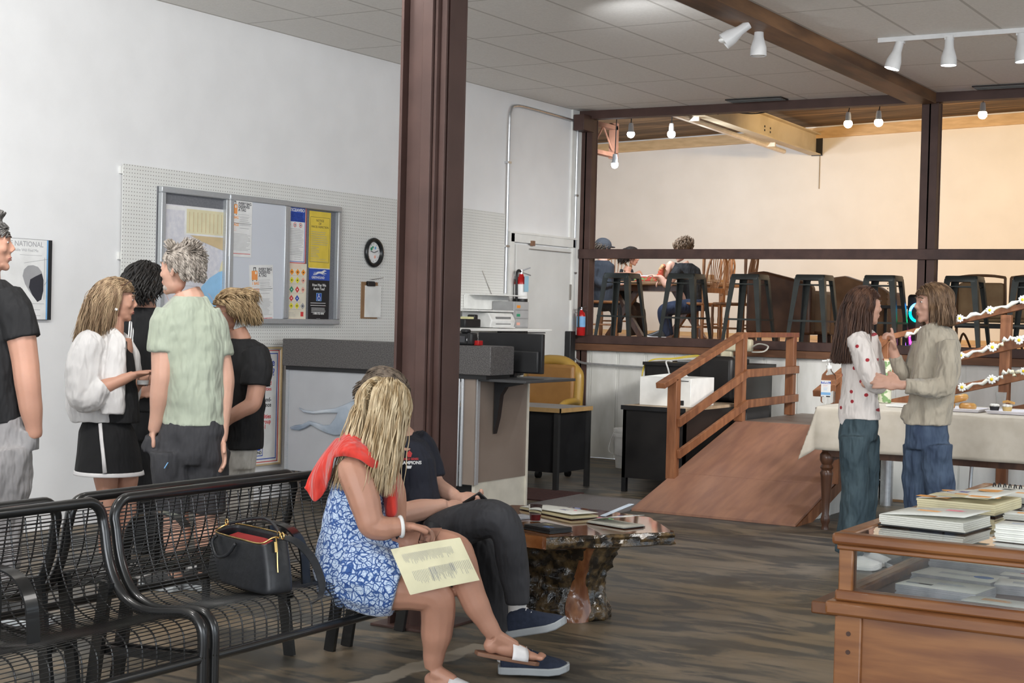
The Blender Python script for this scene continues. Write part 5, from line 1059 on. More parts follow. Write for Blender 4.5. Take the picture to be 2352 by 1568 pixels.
def armchair(px0, px1, pytop, Y_, h, m_, label, dep=.85, rz=0, studs=False, slope=.2):
    a, b_ = at_y(px0, 700, Y_), at_y(px1, 700, Y_); w_ = b_.x-a.x; c = V(((a.x+b_.x)/2, Y_+dep/2, DK))
    t = Thing('armchair', label, 'armchair', c)
    t.part('seat_base', MB().box((a.x+.02,Y_+.05,DK+.12),(b_.x-.02,Y_+dep,DK+.42)), m_, bevel=.04, seg=3)
    # back towards the viewer: slanting shoulder
    t.part('backrest', MB().prism([(a.x,Y_,DK+.12),(b_.x,Y_,DK+.12),(b_.x,Y_,DK+h*(1-slope)),(b_.x-.08,Y_,DK+h*(1-slope)+.05),(a.x+.25*w_,Y_,DK+h),(a.x,Y_,DK+h-.02)], (0,.16,0)), m_, bevel=.03, seg=3)
    for x in (a.x+.0,b_.x-.14): t.part('arm', MB().box((x,Y_+.1,DK+.12),(x+.14,Y_+dep,DK+.60)), m_, bevel=.04, seg=3)
    for x in (a.x+.06,b_.x-.06):
        for y in (Y_+.06,Y_+dep-.06): t.part('foot', MB().box((x-.03,y-.03,DK),(x+.03,y+.03,DK+.13)), M_dwood)
    if studs:
        for k in range(9): t.part('stud', MB().ell((b_.x+.003,Y_+.02,DK+.3+k*.055),(.006,.008,.008),n=8,k=4), mat('brass', (.5,.35,.12), .3, 1) if k == 0 else bpy.data.materials['brass'])
    return t
M_leath = mat('brown_leather', (.055,.022,.010), .42, c2=(.10,.045,.022), scale=5, bump=.06); M_velv = mat('tan_velour', (.16,.075,.028), .7, c2=(.22,.11,.045), scale=9, sheen=.4)
armchair(1713,1862,655,15.7,.80,M_leath,'big brown leather armchair seen from behind, right of the platform table')
armchair(1872,1918,710,16.75,.52,M_velv,'low brown upholstered stool chair between the leather armchair and the studded chair',.5,slope=.05)
armchair(1905,2036,665,15.8,.76,M_velv,'brown studded wing chair behind the standing woman',.7,studs=True,slope=.22)
p = at_y(2060,740,15.6); t = Thing('side_table', 'small black side table beside the lit speaker on the platform', 'table', (p.x,15.6,DK))
t.part('tabletop', MB().box((p.x-.2,15.4,DK+.42),(p.x+.16,15.8,DK+.45)), M_black)
for dx in (-.17,.13):
    for dy in (.03,.37): t.part('leg', MB().box((p.x+dx-.015,15.4+dy-.015,DK),(p.x+dx+.015,15.4+dy+.015,DK+.42)), M_black)
# tower speaker with coloured rings
a, b_ = at_y(2083,740,15.1), at_y(2122,740,15.1); cx = (a.x+b_.x)/2+.02
t = Thing('party_speaker', 'black party speaker with glowing blue-green and pink rings behind the young man', 'speaker', (cx,15.2,DK))
t.part('cabinet', MB().box((cx-.11,15.1,DK),(cx+.11,15.38,DK+.56)), M_black, bevel=.03, seg=3)
def ring_led(z, cols):
    for k in range(24):
        aa = k*2*math.pi/24; c = cols[k*len(cols)//24]
        nm = 'led_%d' % (hash(c) % 9999); m_ = bpy.data.materials.get(nm) or mat(nm, c, emit=c, estr=5)
        t.part('light_segment', MB().cbox((cx+math.cos(aa)*.075,15.095,DK+z+math.sin(aa)*.085),(.022,.01,.026),Matrix.Rotation(-aa,3,'Y')), m_)
ring_led(.38, [(.0,.7,.9),(.05,.45,1),(.05,.3,1),(.0,.6,1),(.0,.8,.7),(.0,.9,.35)]); ring_led(.13, [(.9,.05,.5),(1,.1,.25),(.9,.1,.2),(.95,.02,.6),(.7,.05,1),(.8,.1,.9)])
t.part('woofer', MB().cyl((cx,15.09,DK+.38),(cx,15.1,DK+.38),.055,n=20), M_gun); t.part('woofer', MB().cyl((cx,15.09,DK+.13),(cx,15.1,DK+.13),.055,n=20), M_gun)
t.part('light_strip', MB().box((cx-.118,15.12,DK+.02),(cx-.108,15.14,DK+.22)), mat('led_violet', (.35,.1,1), emit=(.35,.08,1), estr=3))
M_tanc = mat('tan_cushion', (.36,.23,.12), .85, c2=(.42,.28,.15), scale=9)
for k, (px0, px1, lb) in enumerate(((2196,2310,'wicker-framed chair with tan cushion behind the sixth stool'),(2318,2430,'wicker-framed chair with tan cushion at the right edge of the platform'))):
    a, b_ = at_y(px0,700,15.7), at_y(px1,700,15.7); t = Thing('rattan_chair', lb, 'chair', (a.x,15.9,DK), 'rattan chairs with tan cushions')
    t.part('back_cushion', MB().box((a.x+.02,15.66,DK+.34),(b_.x-.02,15.80,DK+.70)), M_tanc, bevel=.04, seg=3); t.part('seat_cushion', MB().box((a.x+.02,15.72,DK+.30),(b_.x-.02,16.3,DK+.42)), M_tanc, bevel=.04, seg=3)
    t.part('frame_hoop', MB().tube(curve([(a.x+.01,15.72,DK),(a.x+.01,15.7,DK+.66),(a.x+.06,15.7,DK+.76),(b_.x-.06,15.7,DK+.76),(b_.x-.01,15.7,DK+.66),(b_.x-.01,15.72,DK)],5),.014,8), mat('rattan', (.16,.08,.035), .5) if k == 0 else bpy.data.materials['rattan'], smooth=9)
    t.part('seat_frame', MB().box((a.x,15.66,DK+.24),(b_.x,16.3,DK+.29)), M_black)
    for x in (a.x+.03,b_.x-.03): t.part('leg', MB().tube(curve([(x,15.7,DK),(x,15.9,DK+.18),(x,16.25,DK)],5),.012,8), bpy.data.materials['rattan'])
# ---------------- wire mesh benches ----------------
M_bw = mat('black_powder_coat', (.010,.010,.010), .28, 0, c2=(.014,.014,.014), coat=.3)
PROF = [(0,.755),(.012,.68),(.03,.59),(.06,.515),(.105,.455),(.165,.422),(.235,.410),(.32,.416),(.40,.426),(.445,.418),(.475,.388),(.484,.34),(.484,.285)]
def prof_curve(n=5): return [ (p.x, p.z) for p in curve([(x,0,z) for x, z in PROF], n) ]
def resample(pts, step):
    out = [pts[0]]; acc = 0; 
    for a, b_ in zip(pts[:-1], pts[1:]):
        d = math.dist(a, b_); t_ = step-acc
        while t_ <= d: out.append((a[0]+(b_[0]-a[0])*t_/d, a[1]+(b_[1]-a[1])*t_/d)); t_ += step
        acc = d-(t_-step)
    return out
def bench(x0, y0, y1, face, label, arms, group='black wire bench sections'):
    t = Thing('wire_bench', label, 'bench', (x0,(y0+y1)/2,0), group); pc = prof_curve(); P3 = lambda q, y: V((x0+face*q[0], y, q[1]))
    inset = .022
    mb = MB()
    for q in resample(pc, .0138)[2:]: mb.cyl(P3(q,y0+inset), P3(q,y1-inset), .0019, n=5)
    t.part('wire_mesh', mb, M_bw, smooth=9)
    mb = MB(); n_ = round((y1-y0-2*inset)/.064)
    for k in range(1, n_):
        y = y0+inset+(y1-y0-2*inset)*k/n_; mb.tube([P3((q[0]-.003*1,q[1]-.004),y) for q in pc], .0032, 5)
    t.part('cross_wire', mb, M_bw, smooth=9)
    # end loops run down the profile, joined by the top rail with rounded corners
    r_ = .019; top = []
    L_ = [P3(q,y0) for q in pc[5:]]; R_ = [P3(q,y1) for q in pc[5:]]
    path = L_[::-1]+[*[P3((.004*(1-math.sin(a)),.705+.07*math.sin(a)),y0+.07*(1-math.cos(a))) for a in [i*math.pi/14 for i in range(8)]],P3((0,.775),(y0+y1)/2),*[P3((.004*(1-math.sin(a)),.705+.07*math.sin(a)),y1-.07*(1-math.cos(a))) for a in [(7-i)*math.pi/14 for i in range(8)]]]+R_
    t.part('frame', MB().tube(path, r_, 10), M_bw, smooth=9)
    t.part('front_rail', MB().cyl(P3((.478,.28),y0),P3((.478,.28),y1),.017,n=10), M_bw, smooth=.9)
    for y in (y0,y1): 
        t.part('leg', MB().cyl(P3((.484,.31),y),P3((.484,.0),y),.019,n=12), M_bw, smooth=.9)
        t.part('rear_leg', MB().bar(P3((.06,.50),y+(.03 if y==y0 else -.03)),P3((-.02,0.0),y+(.03 if y==y0 else -.03)),.05,.02,(0,1,0)), M_bw)
        t.part('support', MB().bar(P3((.0,.25),y),P3((.476,.28),y),.02,.03), M_bw)
    for ya in arms:
        pa = curve([(x0+face*.05,ya,.60),(x0+face*.10,ya,.635),(x0+face*.22,ya,.645),(x0+face*.31,ya,.62),(x0+face*.36,ya,.55),(x0+face*.375,ya,.43)],5)
        t.part('armrest', MB().strip(pa,.048,.007,(0,1,0)), M_bw, smooth=.5); t.part('arm_post', MB().strip([(x0+face*.20,ya,.635),(x0+face*.21,ya,.53),(x0+face*.205,ya,.42)],.030,.007,(0,1,0)), M_bw)
    return t
BX = -4.0
bench(BX, 3.94, 5.27, 1, 'wire bench section holding the black handbag and the blonde woman', [4.57, 5.22])
bench(BX, 2.62, 3.885, 1, 'wire bench section at the lower left corner of the photo', [3.25])
bench(BX, 5.33, 5.79, 1, 'short wire bench section under the seated man beside the brown column', [])
bench(BX-.12, 3.85, 5.10, -1, 'rear wire bench section facing the wall, behind the handbag', [4.5])
bench(BX-.12, 2.50, 3.79, -1, 'rear wire bench section facing the wall at the left photo edge', [3.15])
# ---------------- handbag ----------------
M_bag = mat('black_grained_leather', (.012,.013,.015), .42, c2=(.018,.019,.022), scale=40, bump=.12); M_gold = mat('gold_metal', (.75,.52,.20), .25, 1); M_lin = mat('red_lining', (.30,.02,.02), .7)
Q = lambda x, y, d: at_d(x, y, d)
def zat(x, y, z): return depth(at_z(x,y,z))
dA = 5.05
bl = at_z(474,1334,.425); bf = at_z(606,1376,.425); br = at_z(645,1356,.425)
u = (bf-bl); u.z = 0; fwd0 = V((.86,-.5,0)); w_ = u.length; u.normalize(); nrm = V((0,0,1)).cross(u); fwd = -nrm if (nrm.dot(CAMP-bl) < 0) else nrm
w_ *= 1.12; base = (bl+bf)/2-u*.055+fwd0*.02; bdir = -fwd
t = Thing('handbag', 'black leather handbag with gold zip and red lining, standing open on the bench', 'handbag', base)
def bagpt(s, d, z): # s along width -.5..5, d depth 0..1 (0 near), z height
    z = z*1.03-(.022 if z > .15 and d < .3 else 0); k = z/.22; ww = w_*(1-.22*k*(1 if k>0 else 0)); return base+u*(s*ww)+bdir*(.02+d*(.13-.01*k)+.010*k)+V((0,0,z))
rings = []
for z in (0,.015,.05,.10,.15,.20):
    ring = []
    for s, d in [(-.5,.1),(-.5,.5),(-.5,.9),(-.4,1),(0,1.03),(.4,1),(.5,.9),(.5,.5),(.5,.1),(.42,0),(0,-.05),(-.42,0)]:
        q = bagpt(s*(.94 if z == 0 else 1+.03*math.sin(z*20)), d, z); ring.append(q)
    rings.append(ring)
mb = MB(); mb.rings(rings, cap=False); mb.f.append(list(range(12))); mb.mi.append(0)
o = t.part('bag_body', mb, M_bag, smooth=9); sd = o.modifiers.new('s','SUBSURF'); sd.levels = 2; sd.render_levels = 2; so = o.modifiers.new('t','SOLIDIFY'); so.thickness = .005
mb = MB(); mb.prism([bagpt(s,d,.170) for s, d in [(-.44,.15),(-.44,.85),(0,.95),(.44,.85),(.44,.15),(0,.05)]], (0,0,.004)); t.part('lining', mb, M_lin)
zl = [bagpt(s,d,.203) for s, d in [(-.5,.5),(-.48,.12),(-.2,-.02),(.1,-.02),(.42,.05),(.5,.35),(.5,.6)]]; t.part('zipper', MB().tube(curve(zl,5),.0032,6), M_gold, smooth=9)
zl = [bagpt(s,d,.203) for s, d in [(-.5,.5),(-.48,.9),(0,1.04),(.42,.95),(.5,.6)]]; t.part('zipper', MB().tube(curve(zl,5),.003,6), M_gold, smooth=9)
t.part('zip_tail', MB().tube(curve([bagpt(.5,.45,.20),bagpt(.53,.4,.17),bagpt(.525,.38,.12),bagpt(.52,.38,.085)],4),.003,6), M_gold); t.part('zip_pull', MB().bar(bagpt(.535,.35,.19),bagpt(.54,.34,.155),.010,.004), M_gold)
hn = curve([bagpt(-.34,-.08,.195),bagpt(-.36,-.16,.15),bagpt(-.22,-.20,.105),bagpt(-.05,-.18,.12),bagpt(.04,-.10,.185)],6); t.part('handle', MB().tube(hn,.0065,8), M_bag, smooth=9)
hn = curve([bagpt(-.44,.5,.21),bagpt(-.2,.9,.235),bagpt(.1,.9,.245),bagpt(.4,.7,.225),bagpt(.52,.5,.21)],6); t.part('handle', MB().tube(hn,.006,8), M_bag, smooth=9)
for s in (-.5,.53,.60): t.part('ring', MB().tube([bagpt(s,.5,.212)+V((0,0,0))+u*(math.cos(a)*.010)+V((0,0,math.sin(a)*.012)) for a in [i*2*math.pi/12 for i in range(12)]],.0028,6,loop=True), M_gold, smooth=9)
sp_ = curve([bagpt(.56,.5,.205),bagpt(.66,.8,.195),bagpt(.76,1.1,.14),bagpt(.80,1.2,.06),bagpt(.82,1.0,.012),bagpt(.9,.6,.010)],6); t.part('shoulder_strap', MB().strip(sp_,.030,.004,bdir+V((0,0,.4))), M_bag, smooth=.8)
# ---------------- figures ----------------
SR = V((_r0.x,_r0.y,0)).normalized(); SF = V((_f.x,_f.y,0)).normalized(); SU = V((0,0,1))
def skin(name, c, c2=None): return mat(name, c, .48, c2=c2 or tuple(min(1,v*1.12) for v in c), scale=9, bump=.03, bscale=120, sss=.08, ramp=(.3,.7))
M_skinA = skin('skin_tan', (.42,.215,.145)); M_skinB = skin('skin_fair', (.52,.30,.22)); M_skinC = skin('skin_warm', (.47,.25,.175)); M_lip = mat('lip', (.40,.15,.12), .45); M_eyew = mat('eye_white', (.6,.58,.55), .2); M_iris = mat('iris', (.02,.025,.03), .15)
def cloth_mat(name, c, c2=None, wrinkle=.5, scale=7, rough=.85, stretch=(1,1,.35), **k):
    m = mat(name, c, rough, c2=c2 or tuple(v*1.12+.004 for v in c), scale=scale, sheen=.25 if max(c) > .1 else 0, stretch=stretch, bump=wrinkle, bscale=9, **k)
    for n in m.node_tree.nodes:
        if n.bl_idname == 'ShaderNodeBump': n.inputs['Distance'].default_value = .09
    return m
def blob(t, name, mb, m, vox=.006, it=4, parent=None, disp=None, label=None, fac=.6, flow=None):
    me = mb.mesh(name, m, None, None); o = bpy.data.objects.new(name, me); COL.objects.link(o)
    r = o.modifiers.new('r','REMESH'); r.mode = 'VOXEL'; r.voxel_size = vox; r.use_smooth_shade = True
    if disp:
        tx = bpy.data.textures.new('w','CLOUDS'); tx.noise_scale = disp[1]; tx.noise_depth = 1
        d = o.modifiers.new('d','DISPLACE'); d.texture = tx; d.strength = disp[0]; d.mid_level = .5; d.texture_coords = 'GLOBAL'
    s = o.modifiers.new('s','SMOOTH'); s.iterations = it; s.factor = fac
    dg = bpy.context.evaluated_depsgraph_get(); ne = bpy.data.meshes.new_from_object(o.evaluated_get(dg)); bpy.data.objects.remove(o)
    ne.materials.clear(); ne.materials.append(m); off = t.loc
    co = np.empty(len(ne.vertices)*3); ne.vertices.foreach_get('co', co); co = co.reshape(-1,3)
    if flow is not None: co = flow(co)
    co = co-np.array(off); ne.vertices.foreach_set('co', co.ravel()); ne.update()
    ne.polygons.foreach_set('use_smooth', [True]*len(ne.polygons))
    q = bpy.data.objects.new(name, ne); COL.objects.link(q); q.parent = parent or t.e
    if label: q['label'] = label
    return q
class Fig:
    """a person at camera depth Z; joints are given as photo x, y and an offset in metres away from the camera"""
    def __init__(s, Z, label, foot=(0,0), seat=None):
        s.Z = Z; b_ = s.p(foot[0], foot[1]) if seat is None else seat; b_ = V((b_.x,b_.y,max(0,b_.z) if seat is None else seat.z))
        if seat is None: b_.z = 0 if b_.z < .6 else DK
        s.t = Thing('person', label, 'person', b_)
        s.sk = MB()
    def p(s, x, y, d=0): return at_d(x, y, s.Z+d)
    def R(s, px): return px*s.Z/FPX
    def limb(s, mb, pts, n=12, flat=None):   # pts: (x,y,d,rpx)
        c = curve([s.p(*q[:3]) for q in pts], 5); rr = []
        for i in range(len(pts)-1):
            for k in range(5): f = k/5; f = f*f*(3-2*f); rr.append(s.R(pts[i][3]*(1-f)+pts[i+1][3]*f))
        rr.append(s.R(pts[-1][3])); mb.tube(c, rr, n, flat=flat); return s
    def ball(s, mb, x, y, d, r, ry=None, rd=None):
        rx = s.R(r); ry = s.R(ry if ry else r); rd = s.R(rd if rd else r)
        mb.ell(s.p(x,y,d), (rx,rd,ry), Matrix((SR,SF,SU)).transposed()); return s
    def torso(s, mb, pts, n=20, pw=1.0):  # (x,y,d,rw,rd[,rot]) horizontal ellipses, rw/rd in px
        rings = []
        for q in pts:
            c = s.p(*q[:3]); rw, rd = s.R(q[3]), s.R(q[4]); ro = math.radians(q[5]) if len(q) > 5 else 0
            a = SR*math.cos(ro)+SF*math.sin(ro); b_ = -SR*math.sin(ro)+SF*math.cos(ro)
            rings.append([c+a*math.copysign(abs(math.cos(t_))**pw,math.cos(t_))*rw+b_*math.copysign(abs(math.sin(t_))**pw,math.sin(t_))*rd for t_ in [i*2*math.pi/n for i in range(n)]])
        # smooth interpolation
        out = []
        for i in range(len(rings)-1):
            for k in range(3): f = k/3; out.append([rings[i][j].lerp(rings[i+1][j], f) for j in range(n)])
        out.append(rings[-1]); mb.rings(out); return s
    def hand(s, mb, wrist, mid, palm_n, size=1.0, curl=.5, spread=.25, thumb=1, fingers=4):
        """wrist, mid: world points (wrist centre, direction to the knuckles); palm_n: way the palm faces"""
        w = V(wrist); d = (V(mid)-w).normalized(); n_ = V(palm_n); n_ = (n_-d*n_.dot(d)).normalized(); sd = d.cross(n_)*thumb
        L = .095*size
        mat3 = Matrix((sd, d, n_)).transposed()
        mb.ell(w+d*L*.55, (.041*size, .055*size, .016*size), mat3, 14, 8); mb.tube([w-d*.02, w+d*L*.5],[.026*size,.030*size],10,flat=(1,.7),hint=n_)
        ln = (.072,.082,.076,.060)
        for k in range(4):
            o = (1.5-k)*.0195*size; b_ = w+d*L*.92+sd*o; a = (1.5-k)*spread*.22; dr = (d*math.cos(a)+sd*math.sin(a)); p0 = b_-dr*.02; pts = [p0, b_]; cur = b_; ang = 0
            for j, fr in enumerate((.45,.3,.25)):
                ang += curl*(.75 if j == 0 else .9); v_ = dr*math.cos(ang)+n_*math.sin(ang); cur = cur+v_*ln[k]*fr*size*1.05; pts.append(cur)
            mb.tube(curve(pts,3), [.0098*size]*(len(pts)*3-3)+[.0072*size], 8)
        b_ = w+d*L*.28+sd*.026*size; c1_ = b_+(sd*.8+d*.75+n_*.25).normalized()*.035*size; c2_ = c1_+(d*.95+sd*.25+n_*.5*curl).normalized()*.034*size
        mb.tube(curve([b_-sd*.01,b_+sd*.008,c1_,c2_],3),[.014*size]*4+[.0125*size]*4+[.0115*size,.009*size],8)
        return s
    def foot_(s, mb, ankle, toe, up=(0,0,1), size=1.0):
        a, b_ = V(ankle), V(toe); d = (b_-a); d.z = d.z; L = d.length; d.normalize(); u_ = V(up); u_ = (u_-d*u_.dot(d)).normalized(); sd = d.cross(u_)
        m3 = Matrix((sd,d,u_)).transposed()
        mb.ell(a+d*.004-u_*.036*size,(.027*size,.036*size,.033*size),m3); mb.ell(a+d*L*.42-u_*.042*size,(.036*size,.085*size,.030*size),m3); mb.ell(a+d*L*.78-u_*.052*size,(.044*size,.055*size,.018*size),m3)
        mb.tube([a,a+d*L*.5-u_*.03],[.034*size,.028*size],10); return s
    def head(s, c, fwd, up=(0,0,1), k=1.0, skinm=None, beard=None, fem=False, vis=True):
        """c: world centre of the head; fwd: the way the face looks"""
        f_ = V(fwd).normalized(); u_ = V(up); u_ = (u_-f_*u_.dot(f_)).normalized(); r_ = f_.cross(u_)
        s.hc, s.hf, s.hu, s.hr, s.hk = V(c), f_, u_, r_, k; m3 = Matrix((r_,f_,u_)).transposed()
        Lp = s.L; mb = s.sk; e = lambda x,y,z,rx,ry,rz_: mb.ell(Lp(x,y,z),(rx*k,ry*k,rz_*k),m3,16,10)
        e(0,-.018,.040,.073,.092,.078); e(0,.028,.0,.060,.062,.085); e(0,.028,-.05,.050,.052,.045); e(0,.068 if not fem else .064,-.088,.021,.019,.018); e(0,.045,-.078,.038,.035,.022)
        mb.tube([Lp(0,.082,.030),Lp(0,.092,.012),Lp(0,.102,-.006),Lp(0,.106,-.017)],[.006*k,.007*k,.008*k,.0085*k],8); e(.009,.094,-.020,.007,.009,.006); e(-.009,.094,-.020,.007,.009,.006); e(0,.080,-.040,.020,.010,.022)
        mb.tube([Lp(-.046,.066,.034),Lp(-.024,.083,.041),Lp(0,.085,.036),Lp(.024,.083,.041),Lp(.046,.066,.034)],[.008*k]*5,8)
        for q in (-1,1):
            e(q*.036,.055,-.012,.022,.024,.022); e(q*.031,.070,.017,.017,.014,.011)
            mb.tube([Lp(q*.070,-.004,-.022),Lp(q*.077,-.010,-.005),Lp(q*.083,-.016,.012),Lp(q*.080,-.008,.026),Lp(q*.073,.004,.020),Lp(q*.072,.006,.0)],[.007*k]*6,7); e(q*.074,-.004,.0,.007,.014,.022)
        mb.tube([Lp(-.024,.078,-.050),Lp(-.010,.088,-.046),Lp(0,.090,-.0475),Lp(.010,.088,-.046),Lp(.024,.078,-.050)],[.0035*k,.005*k,.005*k,.005*k,.0035*k],7); mb.tube([Lp(-.020,.078,-.057),Lp(0,.085,-.058),Lp(.020,.078,-.057)],[.005*k,.007*k,.005*k],7)
        return s
    def L(s, x, y, z): return s.hc+s.hr*x*s.hk+s.hf*y*s.hk+s.hu*z*s.hk
    def face(s, lips=True, brow=(.05,.03,.02)):
        k = s.hk; m3 = Matrix((s.hr,s.hf,s.hu)).transposed()
        for q in (-1,1):
            e = s.t.part('eye', MB().ell(s.L(q*.031,.0765,.017),(.0115*k,.0085*k,.0052*k),m3,12,8), M_eyew, smooth=9); s.t.part('iris', MB().ell(s.L(q*.031,.0830,.017),(.0050*k,.0030*k,.0047*k),m3,10,6), M_iris, smooth=9, parent=e)
        nm = 'brow_%d%d' % (int(brow[0]*100), int(brow[1]*100)); m_ = bpy.data.materials.get(nm) or mat(nm, brow, .8)
        for q in (-1,1): s.t.part('eyebrow', MB().tube([s.L(q*.046,.073,.037),s.L(q*.032,.088,.045),s.L(q*.014,.093,.041)],[.003*k,.0042*k,.003*k],6), m_)
        if lips: s.t.part('lips', MB().tube([s.L(-.021,.081,-.052),s.L(-.008,.0905,-.0470),s.L(0,.092,-.0485),s.L(.008,.0905,-.0470),s.L(.021,.081,-.052)],[.002*k,.0036*k,.0034*k,.0036*k,.002*k],6).tube([s.L(-.018,.081,-.056),s.L(0,.0905,-.0575),s.L(.018,.081,-.056)],[.002*k,.0042*k,.002*k],6), M_lip, smooth=9)
    def hair(s, m, comb, length, drift=(0,0,0), clear=None, nape=-.62, tl=.09, n=260, width=.010, front=.52, low=-.30, sd=1, wave=.004, cap=1.0, gravity=1.0, bottom=None, curl_in=0, vol=.012, label=None, name='hair', nosesafe=True, ragged=.15, backbias=0):
        """locks rooted on the scalp, combed, then falling. comb(x,y,z) gives the combing direction in head axes; length in metres"""
        n = int(n*1.9); width = width*.62
        rnd = random.Random(sd); k = s.hk; mb = MB(); A = V((.080,.100,.087)); C0 = V((0,-.016,.038))
        # scalp cap
        def inface(p): return p.y > .030+.0 and p.z < front*.1+ .0 or (p.y > .0 and p.z < -.02)
        roots = []; tries = 0
        while len(roots) < n and tries < n*40:
            tries += 1; v_ = V((rnd.gauss(0,1),rnd.gauss(0,1),rnd.gauss(0,1))).normalized(); q = C0+V((v_.x*A.x,v_.y*A.y,v_.z*A.z))
            if v_.z < (low if v_.y > -.15 else nape): continue
            if q.y > .022 and q.z < .062+(.020 if abs(q.x) < .05 else 0)*0: continue
            if q.y > -.015 and q.z < .012: continue
            if abs(q.x) > .055 and -.034 < q.y < .03 and q.z < .022: continue
            roots.append((q, v_))
        for q, v_ in roots:
            pts = [q.copy()]; ln = length(q) if callable(length) else length; ln *= 1+rnd.uniform(-ragged,ragged); step = .012; acc = 0; p = q.copy(); tilt = V((rnd.gauss(0,tl),rnd.gauss(0,tl),rnd.gauss(0,tl))); ph = rnd.random()*6
            lift = vol*rnd.uniform(.3,1.0)
            while acc < ln:
                e_ = V(((p.x-C0.x)/(A.x+lift),(p.y-C0.y)/(A.y+lift),(p.z-C0.z)/(A.z+lift))); nr = V((e_.x/A.x,e_.y/A.y,e_.z/A.z)).normalized()
                g = (V((0,0,-1))+V(drift)).normalized(); cb = V(comb(p.x,p.y,p.z)).normalized()
                f = min(1, acc/.10)*gravity
                d = cb*(1-f)+g*f+tilt*.5
                if e_.length < 1.12 and gravity > -5: d = d-nr*min(0,d.dot(nr))+nr*(1.0-e_.length)*3.0 if e_.length < 1 else d-nr*d.dot(nr)*.9
                d.normalize(); p = p+d*step
                if e_.length < 1.0: p = p+nr*.003
                if clear is not None and p.z < .060 and p.y > clear: p.y = clear
                if nosesafe and p.y > .052 and abs(p.x) < .052 and p.z < .045: p.x = math.copysign(.055, p.x if abs(p.x) > .001 else rnd.uniform(-1,1))
                if curl_in and acc > ln*.6: p = p+V((-p.x,-p.y*.6,0))*curl_in
                p = p+V((math.sin(ph+acc*60)*wave,math.cos(ph+acc*50)*wave,0))
                pts.append(p.copy()); acc += step
                if bottom is not None and p.z < bottom: break
            W = [s.L(*x_) for x_ in pts]; N_ = len(W); wd = width*k*rnd.uniform(.7,1.25)
            mb.tube(W, [wd*(.55+.45*math.sin(math.pi*min(1,(i+1)/(N_*.5))*.5))*(1 if i < N_*.6 else max(.12,1-(i-N_*.6)/(N_*.42))) for i in range(N_)], 5, flat=(1,.55))
        o = s.t.part(name, mb, m, smooth=9)
        if label: o['label'] = label
        # inner cap so that no scalp shows
        m3 = Matrix((s.hr,s.hf,s.hu)).transposed(); cp = MB()
        nn = 24; rings = []
        for i in range(9):
            t_ = math.pi*.5*(1-i/8)+(-.0); ring = []
            for j in range(nn):
                a = j*2*math.pi/nn; y_ = math.sin(a); lo = min(-.32,nape+.12) if y_ < -.1 else -.32 if y_ < .15 else .32 if y_ > .55 else -.32+(y_-.15)*1.6; zz = 1+(lo-1)*(i/8); rr = math.sqrt(max(0,1-zz*zz))
                ring.append(s.L(math.cos(a)*rr*A.x*cap+C0.x, y_*rr*A.y*cap+C0.y, zz*A.z*cap+C0.z))
            rings.append(ring)
        cp.rings(rings, cap=False); cp.f.append(list(range(nn))); cp.mi.append(0); c_ = s.t.part('hair_cap', cp, m, smooth=9, parent=o); so = c_.modifiers.new('s','SOLIDIFY'); so.thickness = .006
        return o
def hairm(name, c, c2, scale=30, rough=.5):
    return mat(name, c, rough, c2=c2, scale=scale, stretch=(1.2,1.2,.12), detail=4, ramp=(.38,.62), bump=.3)
def patch(F, rows, nu=28, nv=22, fold=.006, ph=0.0, k=9):
    R_ = [[F.p(*q) for q in r] for r in rows]; C_ = [curve(r, nu//(len(r)-1)) for r in R_]; m_ = len(C_[0]); cols = [curve([C_[i][j] for i in range(len(C_))], nv//(len(C_)-1)) for j in range(m_)]
    mb = MB(); n_ = len(cols[0]); vs = []
    for j in range(m_):
        for i in range(n_): f = i/(n_-1); vs.append(cols[j][i]-SF*fold*math.sin(j/(m_-1)*k+ph+f*2.2)*f)
    mb.add(vs, [(j*n_+i,(j+1)*n_+i,(j+1)*n_+i+1,j*n_+i+1) for j in range(m_-1) for i in range(n_-1)]); return mb
def screen(dx, dy, dd=0): return SR*dx+SU*dy+SF*dd
# ================= seated blonde woman =================
M_blonde = hairm('blonde_hair', (.30,.20,.095), (.62,.50,.32), 34)
m = cloth_mat('blue_floral_print', (.62,.70,.80), wrinkle=.4); nt, b, N, L = nodes(m); M_floral = m
tc = N('ShaderNodeTexCoord'); vo = N('ShaderNodeTexVoronoi'); vo.inputs['Scale'].default_value = 46; n_ = N('ShaderNodeTexNoise'); n_.inputs['Scale'].default_value = 22; n_.inputs['Detail'].default_value = 1
mx0 = N('ShaderNodeMix'); mx0.data_type = 'VECTOR'; mx0.inputs[0].default_value = .045; L(tc.outputs['Object'], n_.inputs['Vector']); L(tc.outputs['Object'], mx0.inputs[4]); L(n_.outputs['Color'], mx0.inputs[5]); L(mx0.outputs[1], vo.inputs['Vector'])
vo.feature = 'DISTANCE_TO_EDGE'
cr = N('ShaderNodeValToRGB'); e = cr.color_ramp.elements; e[0].position = .07; e[0].color = (.035,.10,.30,1); e[1].position = .12; e[1].color = (.55,.65,.78,1)
v2 = N('ShaderNodeTexVoronoi'); v2.inputs['Scale'].default_value = 46; L(mx0.outputs[1], v2.inputs['Vector'])
c2 = N('ShaderNodeValToRGB'); e = c2.color_ramp.elements; e[0].position = .10; e[0].color = (.05,.13,.36,1); e[1].position = .15; e[1].color = (1,1,1,1); L(v2.outputs['Distance'], c2.inputs[0])
v3 = N('ShaderNodeTexVoronoi'); v3.inputs['Scale'].default_value = 95; v3.feature = 'DISTANCE_TO_EDGE'; L(mx0.outputs[1], v3.inputs['Vector']); c3 = N('ShaderNodeValToRGB'); e = c3.color_ramp.elements; e[0].position = .03; e[0].color = (.12,.26,.52,1); e[1].position = .10; e[1].color = (1,1,1,1); L(v3.outputs['Distance'], c3.inputs[0])
